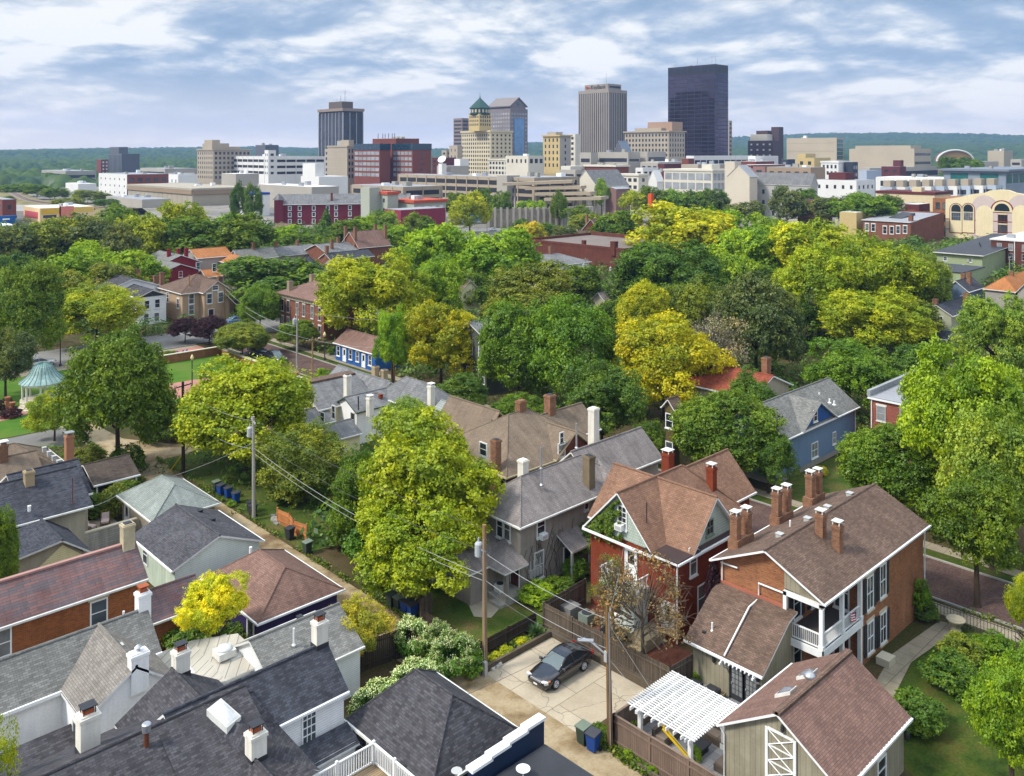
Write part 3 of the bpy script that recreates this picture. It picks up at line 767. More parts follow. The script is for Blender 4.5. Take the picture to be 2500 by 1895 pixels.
W(h, '-a', 43.4, 52.3, 1.6, .7, 1.5, frame=TRIMG); WP(h, '-a', 43.4, 'L1', 1435, 130, .9, 1.0, frame=OFFW)
q = MB(); q.box(45.2, 47.35, 47.95, 49.85, 0, .5); q.box(44.7, 45.2, 48, 49.2, 0, .25); q.build('porch_floor', [CONCG], h)
posts(h, [(45.45, 48.15)], .5, 2.5, .3, GSTUC, 'porch_post')
door(h, '-a', 47.4, 49.2, .9, 2.0, B_DRK, .5)
r = MB(); r.slab([(51.5, 48.6, 3.4), (51.5, 46.9, 2.5), (54, 46.9, 2.5), (54, 48.6, 3.4)], .14); r.build('door_hood', [S_WEA, OFFW], h); posts(h, [(51.7, 47.1), (53.8, 47.1)], 0, 2.4, .18, TRIMG, 'porch_post'); door(h, '-b', 48.6, 52.8, .9, 2.0, B_DRK)
q = MB()
for i in range(4): wbox(q, '-b', 48.6, 48.3 + i * .36, 48.6 + i * .36, .9, 1.5, 0, .15); wbox(q, '-b', 48.6, 48.4 + i * .36, 48.5 + i * .36, 1.5, 2.2, 0, .06)
q.build('meter_bank', [TRIMG], h)
RV = random.Random(3); q = MB()
for k in range(22):
    a, z = 48 + RV.random() * 5.5, .3; pts = [(a, 48.58, z)]
    for _ in range(7): a += RV.uniform(-.35, .35); z += RV.uniform(.25, .7); pts.append((a, 48.57, min(z, 5)))
    q.tube(pts, .018, 3)
q.build('bare_vine', [mat('bare_vine', C('#5d5348', .6), .9)], h)
q = MB(); q.lathe(47.4, 53.6, [(.02, 5.6), (.3, 5.75), (.34, 5.8)], 12); q.tube([(47.4, 53.6, 5.2), (47.4, 53.6, 5.7)], .03); q.build('satellite_dish', [TRIMG], h)
ac_unit('grey boxed air conditioner on the porch floor of the stucco house', (45.9, 49.3, .51), (.7, .7, .6), OFFW)

# --- taupe roofed house with red dormer
h = thing('dormered_house', 'taupe roofed old house with red dormer gable, flared eaves and brick chimneys', 'house', (60, 62, 0))
wing(h, 53.4, 66.8, 56.5, 67.5, 5.4, 8.7, 'ha', B_DRK, S_TANB, mat('buff_trim', C('#c2b58c', .8), .7), oh=.5, hip=5.4)
wing(h, 58.0, 63.0, 65.0, 73.0, 5.2, 8.0, 'gb', B_DRK, S_TANB, mat('buff_trim', C('#c2b58c', .8), .7), oh=.4)
wing(h, 49.6, 55.5, 60.2, 67.5, 4.0, 6.0, 'gb', B_DRK, S_TANB, mat('buff_trim', C('#c2b58c', .8), .7), oh=.4)
wing(h, 64, 71, 60.5, 66, 5.0, 7.2, 'ga', B_DRK, S_TANB, oh=.4)
wing(h, 59.6, 65.0, 56.2, 62, 5.5, 7.6, 'gb', B_DRK, S_TANB, mat('buff_trim', C('#c2b58c', .8), .7), oh=.35)
WP(h, '-b', 56.55, 'M2', 520, 605, .8, 1.2, frame=OFFW, glass=CURT); WP(h, '-b', 56.55, 'M2', 520, 515, .4, .9, frame=OFFW)
WP(h, '-a', 53.9, 'M1', 1910, 830, .8, 1.4, frame=OFFW); WP(h, '-a', 50.0, 'M1', 1770, 600, .8, 1.0, frame=OFFW)
a, b = on_z('M2', 218, 325, 8.5); chimney(h, a, b, 7.5, 9.7, .9, .7, B_CH, 'none')
a, b = on_z('M2', 435, 300, 7.5); chimney(h, a, b, 6, 9, .9, .9, B_CH, 'open')
a, b = on_z('M2', 32, 740, 5.8); chimney(h, a, b, 5, 8.4, .7, .7, B_CH, 'open')
a, b = on_z('M1', 1832, 490, 6); pipe(h, a, b, 6, 1.5, .07, DARK)

# --- brown-red roofed long brick house at the left edge
h = thing('long_brick_house', 'long orange brick house with mottled red gable roof and a low rear wing', 'house', (16, 63, 0))
wing(h, 2, 23.5, 60.8, 65.4, 5.0, 6.85, 'ga', B_OR2, S_MIX, OFFW, oh=.25)
WP(h, '-b', 61.05, 'L0', 735, 455, .95, 1.5, lintel=STONE, mun=(1, 2)); WP(h, '-b', 61.05, 'L0', 10, 690, .95, 1.6, lintel=STONE)
q = MB(); q.box(2, 23.5, 62.95, 63.25, 6.8, 6.93); q.build('ridge_cap', [mat('clay_ridge', C('#b58a80', .8), .8, .1)], h)
chimney(h, 22.9, 63.0, 6.0, 8.3, .8, .7, mat('buff_chimney_stucco', C('#cfc0a0', .75), .9, .2, blot=.5, bcol=C('#8f8468', .6)), 'open')
wing(h, 23.0, 27.3, 59.6, 64.2, 2.4, 3.6, 'ga', B_OR2, S_MIX, OFFW, oh=.2)

# --- mint garage, grey hip garage, purple garage
h = thing('mint_garage', 'pale mint garage with charcoal gable roof beside the alley', 'garage', (30.7, 69.5, 0))
wing(h, 27.0, 34.5, 65.2, 73.6, 2.8, 4.35, 'gb', MINTV, S_CHAR, WHITE, oh=.3, nowall=True)
w = MB(); wallprism(w, 27.3, 34.2, 65.5, 73.3, 0, 2.75, 4.15, 'b'); w.build('wall', [MINTV], h)
q = MB(); q.poly([(27.28, 65.46, .1), (34.2, 65.46, .1), (34.2, 65.46, 2.75), (30.75, 65.46, 4.2), (27.28, 65.46, 2.75)]); q.build('gable_siding', [MINT], h)
WP(h, '-a', 27.3, 'M0', 1085, 1385, .8, 1.4, sill=False)
for a, b in ((32.2, 72.0), (32.2, 69.6)): boxvent(h, a, b, 3.75, DARK, .16)
h = thing('grey_hip_garage', 'grey-green hip roofed garage with pale walls beside the alley', 'garage', (32.5, 79.6, 0))
wing(h, 29.5, 35.6, 75.5, 83.7, 2.6, 4.35, 'hb', mat('taupe_wall', C('#a39a88', .75), .9, .1), S_LGT, OFFW, oh=.35, hip=2.6)
door(h, '-a', 29.85, 82.2, .9, 2.0, WHITE); W(h, '-a', 29.85, 76.6, 1.5, .8, 1.8, sill=False)
h = thing('purple_garage', 'dark purple garage with brown hip roof beside the alley', 'garage', (31.6, 58.6, 0))
wing(h, 28.25, 35.0, 54.25, 62.9, 2.65, 4.5, 'hb', PURP, S_TAN, WHITE, oh=.35, hip=2.4)
door(h, '-a', 28.6, 55.9, .8, 2.05, DARK, .1); pipe(h, 32, 62.6, 3, .9, .12, WHITE)
q = MB(); q.box(25.6, 28.55, 55.0, 59.6, .3, .62); q.box(25.0, 25.6, 56, 58, .0, .3); q.box(25.3, 25.6, 56, 58, .3, .45); q.build('deck', [DECKW], h)

# --- white house with the long grey roof
h = thing('white_stucco_house', 'white stucco house with long grey shingle roof, inner court and white chimneys', 'house', (15, 53, 0))
wing(h, 2, 21.2, 52.75, 57.2, 4.2, 6.0, 'ga', WSTUC, S_GRY, WHITE, oh=.25, gut=True)
chimney(h, 21.0, 55.2, 4.8, 7.0, .75, .7, WSTUC, 'flue', TERRA)
a, b = on_z('L0', 920, 570, 5.2); pipe(h, a, b, 5.2, 1.0, .07)
wing(h, 15.5, 20.8, 49.0, 55.0, 4.2, 6.05, 'gb', WSTUC, S_GRY2, WHITE, oh=.2, z0=0, rc=18.3, gut=False)
q = MB(); q.box(15.55, 15.66, 49, 52.7, 4.06, 4.24); q.box(2, 15.6, 52.6, 52.72, 4.06, 4.24); q.build('white_gutter', [WHITE], h)
a, b = on_z('L0', 890, 710, 5.7); boxvent(h, a, b, 5.6, TRIMG, .17)
chimney(h, 18.5, 49.3, 4.5, 6.7, .95, .6, WSTUC, 'none'); q = MB(); q.lathe(18.5, 49.3, [(.1, 6.7), (.1, 6.9), (.22, 6.92), (.05, 7.05)], 10); q.build('chimney_cowl', [STEEL], h)
W(h, '-a', 15.7, 50.6, 2.2, .8, 2.2, mun=(1, 3), frame=OFFW, sill=False)
r = MB(); r.slab([(8, 48.9, 2.0), (15.7, 48.9, 2.0), (15.7, 51.5, 2.9), (8, 51.5, 2.9)][::1], .12); r.build('court_roof', [S_BLK, OFFW], h)

# --- near dark roofed house
h = thing('dark_roofed_house', 'white house with several black shingle roofs and cream stucco chimneys', 'house', (20, 41, 0))
wing(h, 17.5, 26.85, 41.1, 45.6, 4.6, 6.4, 'ga', WSIDE, S_BLUE, WHITE, oh=.2)
wing(h, 4, 21.5, 37.2, 47.9, 3.9, 6.45, 'ga', WSTUC, S_BLK, OFFW, oh=.3, gut=False, rc=42.7)
r = MB(); r.slab([(19.2, 42.7, 6.5), (19.2, 40.2, 5.2), (22.6, 37.1, 4.3), (22.6, 41.1, 4.6)], .14, sides=()); r.slab([(19.2, 42.7, 6.46), (22.6, 41.1, 4.62), (22.6, 43.4, 6.2), (20.2, 43.5, 6.3)], .1, sides=()); r.slab([(16.8, 37.0, 4.1), (22.5, 37.0, 4.35), (19.2, 40.4, 5.4), (19.2, 42.7, 6.47), (16.8, 42.7, 6.43)], .12, sides=(0,))
r.build('valley_roof', [S_BLK, WHITE], h)
w = MB(); w.box(17, 22.3, 37.4, 41.3, 0, 4.2); w.build('front_wall', [WSTUC], h)
wing(h, 18.7, 21.4, 36.2, 40, 4.2, 5.2, 'gb', WSIDE, S_BLK, WHITE, oh=.2)
r = MB(); r.slab([(22.4, 40.9, 3.1), (22.4, 39.8, 2.4), (26.7, 39.8, 2.4), (26.6, 40.9, 3.1)], .12); r.build('lean_to_roof', [S_BLUE, WHITE], h)
w = MB(); w.box(22.4, 26.5, 39.95, 41.3, 0, 2.5); w.build('lean_to_wall', [WSIDE], h)
WP(h, '-b', 41.3, 'L1', 470, 1305, .75, 1.7, mun=(3, 4), glass=GLASS2)
ch = mat('cream_chimney_stucco', C('#eae4d6', .85), .9, .1, streak=.15)
for t, x, y, z, z1, cw in (('L0', 655, 1500, 5.3, 7.25, .9), ('L0', 1345, 930, 5.5, 6.95, .78), ('L0', 1905, 1560, 4.9, 6.35, .8), ('L1', 550, 715, 6.2, 7.75, .72)):
    a, b = on_z(t, x, y, z); o = chimney(h, a, b, z - .6, z1, cw, cw * .85, ch, 'flue')
    q = MB(); q.box(a - cw / 2 - .03, a + cw / 2 + .03, b - cw * .425 - .03, b + cw * .425 + .03, z - .5, z + .3); q.build('flashing', [DARK], o)
a, b = on_z('L0', 1090, 1500, 5.8); q = MB(); q.tube([(a, b, 5.3), (a, b, 6.9)], .13, 10, 0); q.lathe(a, b, [(.2, 6.8), (.22, 7.15), (.16, 7.2)], 12, 1); q.build('flue_pipe', [mat('rusty_pipe', C('#7a4a34', .7), .7, .3), STEEL], h)
p, q_ = Vector((*on_z('L0', 1592, 1138, 6.5), 6.5)), Vector((*on_z('L0', 1742, 1272, 5.95), 5.95)); u = (q_ - p).normalized(); v = u.cross(Vector((0, 0, 1))).normalized(); n = v.cross(u)
q = MB(); q.slab([tuple(c + v * s * .5) for c, s in ((p, -1), (q_, -1), (q_, 1), (p, 1))], .4, 0, 0); o = q.build('skylight', [OFFW], h)
q = MB(); gr = [[tuple(p + (q_ - p) * (.06 + .88 * i / 5) + v * (j / 4 - .5) * .86 + n * (.02 + .16 * math.sin(math.pi * i / 5) * math.sin(math.pi * j / 4))) for j in range(5)] for i in range(6)]
for i in range(5):
    for j in range(4): q.poly([gr[i][j], gr[i + 1][j], gr[i + 1][j + 1], gr[i][j + 1]])
q.build('pane', [mat('white_skylight_dome', (.62, .62, .6), .2, .05, spec=.5)], o, smooth=True)
a, b = on_z('L0', 1850, 1050, 5.9); boxvent(h, a, b, 5.75, DARK, .13)
wing(h, 16.6, 22.3, 43.2, 47.5, 4.3, 6.05, 'gb', WSTUC, S_BLK, OFFW, oh=.2, gut=False, rc=19.6)

# --- metal roofed link, small grey gabled house, white deck
h = thing('tin_roofed_annex', 'low annex with beige standing seam tin roofs and a white domed skylight', 'house', (24, 52, 0))
w = MB(); w.box(21.3, 26, 49.6, 54.3, 0, 2.8); w.build('wall', [WSTUC], h)
r = MB(); r.slab([(21.0, 54.9, 2.95), (21.0, 50.3, 2.95), (23.6, 49.2, 2.95), (23.7, 54.2, 3.3)], .12); r.slab([(23.7, 54.2, 3.3), (23.6, 49.2, 2.95), (26.3, 49.2, 3.0), (26.0, 52.6, 3.5)], .12); r.build('roof', [TINROOF, OFFW], h)
a, b = on_z('L0', 1670, 745, 3.5); q = MB(); q.box(a - .55, a + .55, b - .5, b + .5, 3.2, 3.62); o = q.build('skylight', [OFFW], h)
q = MB(); q.lathe(a, b, [(.5, 3.62), (.47, 3.72), (.36, 3.82), (.15, 3.88), (.01, 3.9)], 16); q.build('pane', [mat('white_skylight_dome', (.62, .62, .6), .2, .05, spec=.5)], o, smooth=True)
h = thing('grey_gabled_house', 'small house with silver-grey shingle gable roof and white clapboard end', 'house', (29, 48.7, 0))
wing(h, 25.2, 31.6, 46.6, 52.4, 3.0, 4.6, 'ga', WSIDE, S_GRY, OFFW, oh=.2)
pipe(h, 27.5, 48.2, 4.0, 1.0, .06); boxvent(h, 28.9, 49.9, 4.4, DARK, .15)
h = thing('roof_deck', 'raised deck with white baluster railing beside the black hip roof', 'deck', (24.8, 37, 0))
q = MB(); q.box(21.9, 26.5, 33, 38.2, 2.05, 2.25); q.build('deck_floor', [DECKW], h)
q = MB(); q.box(21.9, 26.56, 38.2, 38.26, 1.9, 2.3); q.box(26.5, 26.56, 33, 38.2, 1.9, 2.3); q.build('fascia', [WHITE], h)
railing(h, (21.9, 38.15), (26.45, 38.15), 2.25, 3.35, WHITE, .15, .05); railing(h, (26.45, 38.1), (26.45, 33), 2.25, 3.35, WHITE, .15, .05)
posts(h, [(26.45, 38.15), (24.2, 38.15), (26.45, 36.3)], 2.25, 3.45, .13, WHITE, 'rail_post'); posts(h, [(26.4, 38.1), (26.4, 36.3), (22.4, 38.1)], 0, 2.05, .15, WHITE, 'deck_post')

# --- black hip garage, parapet building
h = thing('black_hip_garage', 'garage with large black shingle hip roof and pale eaves beside the alley', 'garage', (30, 38, 0))
wing(h, 26.9, 33.3, 33.9, 41.5, 2.8, 5.2, 'hb', mat('brown_wall', C('#5d544a', .7), .9, .1), S_BLK, OFFW, oh=.35, hip=2.2)
W(h, '-a', 27.25, 40.4, 1.7, 1.0, 1.2, frame=TRIMG); W(h, '-a', 27.25, 36.9, 1.5, 1.0, 1.5, frame=WOOD)
h = thing('parapet_building', 'navy brick building with black membrane roof and stepped white parapet coping', 'building', (28, 28, 0))
w = MB(); w.prism([(14, 32.3), (32.6, 31.9), (32.9, 20), (14, 20)], 0, 3.3); w.build('wall', [NAVY], h)
r = MB(); r.prism([(14.3, 32.1), (32.75, 31.75), (33.05, 19.9), (14.3, 19.9)], 3.3, 3.45); r.build('roof', [MEMB], h)
q = MB(); cp = MB(); zs = [4.85, 4.6, 4.35, 4.1]
for i in range(4):
    a0, a1 = 28.0 + i * 1.25, 28.0 + (i + 1) * 1.25
    q.box(a0, a1, 32.05, 32.4, 0, 4.1 + i * .12); cp.box(a0 - .06, a1 + .06, 31.98, 32.5, 4.1 + i * .12, 4.25 + i * .12)
q.box(27.7, 28.0, 31, 32.4, 0, 3.8); cp.box(27.62, 28.06, 30.6, 32.0, 3.8, 3.95)
q.build('parapet', [NAVY], h); cp.build('coping', [WHITE], h)
a, b = on_z('L2', 235, 1650, 3.7); q = MB(); q.lathe(a, b, [(.02, 3.75), (.3, 3.85), (.36, 3.9)], 14); q.tube([(a, b, 3.45), (a, b, 3.8)], .03); q.build('satellite_dish', [WHITE], h)
a, b = on_z('L1', 1570, 1665, 3.7); q = MB(); q.lathe(a, b, [(.02, 3.75), (.22, 3.85), (.28, 3.9)], 14); q.tube([(a, b, 3.45), (a, b, 3.8)], .03); q.build('satellite_dish', [TRIMG], h)

# --- left edge houses
h = thing('blue_roofed_house', 'house with dark blue-grey intersecting roofs and a yellow clapboard gable', 'house', (19, 80, 0))
wing(h, 2, 25.4, 77.6, 86.0, 4.6, 6.8, 'ga', TANW, S_BLUE, OFFW, oh=.5, hip=4)
wing(h, 20.5, 26.3, 80.5, 88.0, 4.6, 6.6, 'ga', TANW, S_BLUE, OFFW, oh=.3)
wing(h, 10, 23.6, 72.2, 79, 3.0, 4.6, 'gb', TANW, S_BLUE, OFFW, oh=.4, rc=21.4, gut=False)
q = MB(); q.poly([(19.4, 72.55, 2.6), (23.3, 72.55, 2.6), (21.5, 72.55, 4.1)]); q.build('gable_siding', [YELW], h)
a, b = on_z('M0', 215, 915, 5.8); chimney(h, a, b, 5, 7.6, .7, .7, mat('buff_brick', C('#b8a27e', .75), .9, .2), 'open')
a, b = on_z('M0', 540, 1000, 5.0); pipe(h, a, b, 5, 2.1, .04, mat('rusty_pipe', C('#7a4a34'), .7))
a, b = on_z('M0', 425, 1260, 3.9); boxvent(h, a, b, 3.8, OFFW, .15)
for x, y in ((380, 910), (218, 1030)): a, b = on_z('M0', x, y, 5.6); boxvent(h, a, b, 5.5, WHITE, .1)
h = thing('brown_open_shed', 'open-sided shed with brown shingle gable roof on white posts', 'shed', (31, 90, 0))
wing(h, 28.8, 33.2, 87.9, 94, 2.5, 3.7, 'ga', DWOOD, shingle('dark_brown_shingle', C('#6d6158', .75)), WHITE, oh=.3, nowall=True)
w = MB(); w.box(28.9, 29.1, 88.3, 93.6, 0, 2.5); w.box(29.1, 33, 93.4, 93.6, 0, 2.5); w.build('wall', [DWOOD], h); posts(h, [(32.9, 88.2), (29.2, 88.2)], 0, 2.4, .14, WHITE)
h = thing('tan_roofed_house', 'tan shingle hip roofed house with a tall orange brick chimney', 'house', (22, 93, 0))
wing(h, 12, 27.5, 88.5, 97.5, 4.0, 6.6, 'ha', TANW, S_TANB, OFFW, oh=.4, hip=4.2)
wing(h, 8, 24.5, 86.8, 94.0, 4.0, 6.3, 'ga', TANW, S_TANB, OFFW, oh=.4)
a, b = on_z('M0', 515, 680, 5.0); chimney(h, a, b, 3, 7.4, .7, .7, mat('smooth_orange_brick', C('#b07c5c', .8), .9, .1), 'plate', STEEL)
a, b = on_z('M0', 22, 690, 6.0); chimney(h, a, b, 4.5, 7.6, .7, .7, B_CH, 'plate')
for i in range(4): a, b = on_z('M0', 330 + i * 36, 592 + i * 32, 6.2); boxvent(h, a, b, 6.1, TRIMG, .16)
o = MB(); o.box(25.1, 29.5, 79.1, 79.35, 0, 1.75, 0, 1); o.box(25.0, 29.6, 79.05, 79.4, 1.75, 1.85, 1)
tag(o.build('block_wall', [mat('stained_block', C('#b5b0a4', .75), .95, .15, 1, 'h', C('#a8a398', .75), (.8, .2), .012, C('#8a867c', .7), streak=.25), STONE], None, (27, 79.2, 0)), 'stained concrete block garden wall between the blue roofed house and grey garage', 'wall')

# --- yellow and cream houses with slate roofs
h = thing('yellow_house', 'pale yellow old house with weathered slate roofs and brown ridge', 'house', (60, 94, 0))
wing(h, 54.6, 62.5, 90.0, 98.5, 4.0, 6.2, 'ga', CREAM, S_SLT, OFFW, oh=.35)
wing(h, 61.5, 67, 89.0, 101, 3.8, 5.8, 'gb', CREAM, S_SLT, OFFW, oh=.35)
q = MB(); q.box(54.6, 62.4, 94.0, 95.6, 6.05, 6.32); q.build('ridge_cap', [S_BRN], h)
wing(h, 52.0, 56, 88.5, 93, 2.8, 4.2, 'ga', CREAM, S_SLT, OFFW, oh=.3)
for x, y, z, z1 in ((757, 200, 4.9, 7.4), (965, 80, 5.3, 7.0), (1030, 110, 4.8, 6.6)): a, b = on_z('M1', x, y, z); chimney(h, a, b, z - 1, z1, .7, .7, STUCW if x < 900 else mat('buff_brick', C('#b8a27e'), .9), 'open')
W(h, '-b', 90.35, 56.7, 2.2, .7, 1.0, frame=TRIMG); WP(h, '-a', 52.3, 'M1', 572, 360, .7, .9, frame=OFFW); WP(h, '-a', 54.95, 'M1', 655, 325, .6, 1.4, frame=OFFW)
h = thing('cream_house', 'cream stucco house with grey slate roofs and dark green bargeboard', 'house', (62, 87, 0))
wing(h, 57.4, 64.5, 86.4, 91.4, 3.9, 5.2, 'ga', WSTUC, S_SLT, GREENP, oh=.25)
wing(h, 62.5, 68.0, 79.5, 90, 4.3, 6.6, 'hb', WSTUC, S_SLT, OFFW, oh=.3)
WP(h, '-a', 57.65, 'M1', 798, 380, .7, 1.5, frame=TRIMG)
for x, y in ((965, 185), (1005, 198)): a, b = on_z('M1', x, y, 4.9); boxvent(h, a, b, 4.8, B_RED, .2)
a, b = on_z('M1', 838, 290, 4.6); pipe(h, a, b, 4.5, 1.4, .08, DARK)
for x, y, z, z1 in ((925, 290, 4.4, 5.6), (1380, 240, 5.4, 7.2)): a, b = on_z('M1', x, y, z); chimney(h, a, b, z - 1, z1, .65, .65, STUCW, 'plate')
h = thing('slate_roofed_shed', 'small shed with grey slate gable roof behind the olive tree', 'shed', (54, 85, 0))
wing(h, 50.5, 56.3, 83.4, 88.0, 2.5, 3.6, 'ga', CREAM, S_SLT, OFFW, oh=.2)
h = thing('tin_roofed_shed', 'low building with pale ribbed metal gable roof behind the large yellow-green tree', 'shed', (62, 74, 0))
wing(h, 60.5, 67, 72.5, 78.5, 3.6, 5.8, 'gb', TANW, mat('ribbed_metal', C('#a3a8a2', .75), .5, .1, 1, 'h', C('#969b96', .75), (40, .3), .03, C('#7c807c', .7), streak=.15), OFFW, oh=.3)

# --- blue house, flat brick house, small red roofed house
h = thing('blue_house', 'slate-blue clapboard house with grey roof and a bright blue dormer gable', 'house', (91, 50, 0))
wing(h, 81.4, 100.4, 45.9, 53.5, 4.5, 7.2, 'ga', BLUES, S_GRY, WHITE, oh=.35, z0=.6)
q = MB(); q.box(81.8, 100, 46.3, 53, 0, .6); q.build('foundation', [CONCG], h)
r = MB(); r.slab([(86.6, 45.7, 4.55), (90.6, 45.7, 7.0), (90.6, 50, 7.15), (86.6, 50, 4.75)][::-1], .12); r.slab([(94.6, 45.7, 4.55), (94.6, 50, 4.75), (90.6, 50, 7.15), (90.6, 45.7, 7.0)][::-1], .12); r.build('dormer_roof', [S_GRY, WHITE], h)
q = MB(); q.poly([(87.2, 46.0, 4.75), (94.0, 46.0, 4.75), (90.6, 46.0, 6.85)]); o = q.build('dormer_gable', [BLUEG], h); WP(o, '-b', 46.0, 'M3', 580, 350, .7, 1.1)
for x, y, ww, hh in ((382, 670, 1.1, .8), (574, 605, 1.3, 1.5), (720, 515, .6, 1.2)): WP(h, '-b', 46.25, 'M3', x, y, ww, hh, mun=(2, 2), glass=CURT if ww > 1.2 else None)
for x, y in ((578, 150), (610, 200), (687, 245), (722, 260)): a, b = on_z('M3', x, y, 6.2); pipe(h, a, b, 6.1, .4, .1)
downpipe(h, [(99.9, 46.2, 4.4), (99.9, 46.2, .3)], .06); downpipe(h, [(81.9, 46.2, 4.4), (81.9, 46.2, .3)], .07)
h = thing('flat_brick_house', 'red brick flat-roofed house with arched windows behind the bright green street tree', 'house', (104, 40, 0))
w = MB(); w.box(98.5, 112, 30, 43.8, 0, 6.4); w.build('wall', [brick('bright_red_brick', C('#a35238', .8), C('#8a4230', .8))], h)
r = MB(); r.box(98.3, 112.2, 29.8, 44, 6.4, 6.55); r.box(98.3, 112.2, 43.7, 44.1, 6.55, 7.2); r.build('roof', [MEMG], h); q = MB(); q.box(98.2, 98.35, 29.8, 44, 6.25, 6.42); q.build('gutter', [WHITE], h)
for x, y in ((1072, 335), (1245, 350), (1335, 395), (1230, 560)): WP(h, '-a', 98.5, 'M3', x, y, .85, 1.5, frame=TRIMG, glass=CURT, lintel=OFFW)
downpipe(h, [(98.4, 43.6, 6.3), (98.4, 43.6, 1)], .06)
h = thing('red_roofed_cottage', 'cottage with terracotta roof and scalloped cream bargeboard behind the blue house', 'house', (96, 60, 0))
wing(h, 91, 100.3, 54.3, 68.0, 5.5, 7.4, 'gb', TANW, shingle('terracotta_shingle', C('#a85a44', .8)), WHITE, oh=.4)
a, b = on_z('M3', 215, 15, 6.9); chimney(h, a, b, 6.5, 8.6, 1.0, .8, B_CH, 'open')
# ---------------------------------------------------------------- vehicles
RUB = mat('tyre_rubber', (.02, .02, .02), .8, .1)
ALLOY = mat('alloy_wheel', (.55, .55, .56), .3, .05, metal=.8)
CARGL = mat('car_glass', (.10, .13, .13), .04, .1, spec=.8, fine=0)
LENS = mat('headlamp_lens', (.6, .6, .6), .1, .05, spec=.8); REDL = mat('tail_lamp_red', C('#8c1414'), .25, .05); AMB = mat('amber_lens', C('#d0701a'), .2)
CHROME = mat('chrome_grille', (.62, .63, .65), .22, .05, metal=.9)


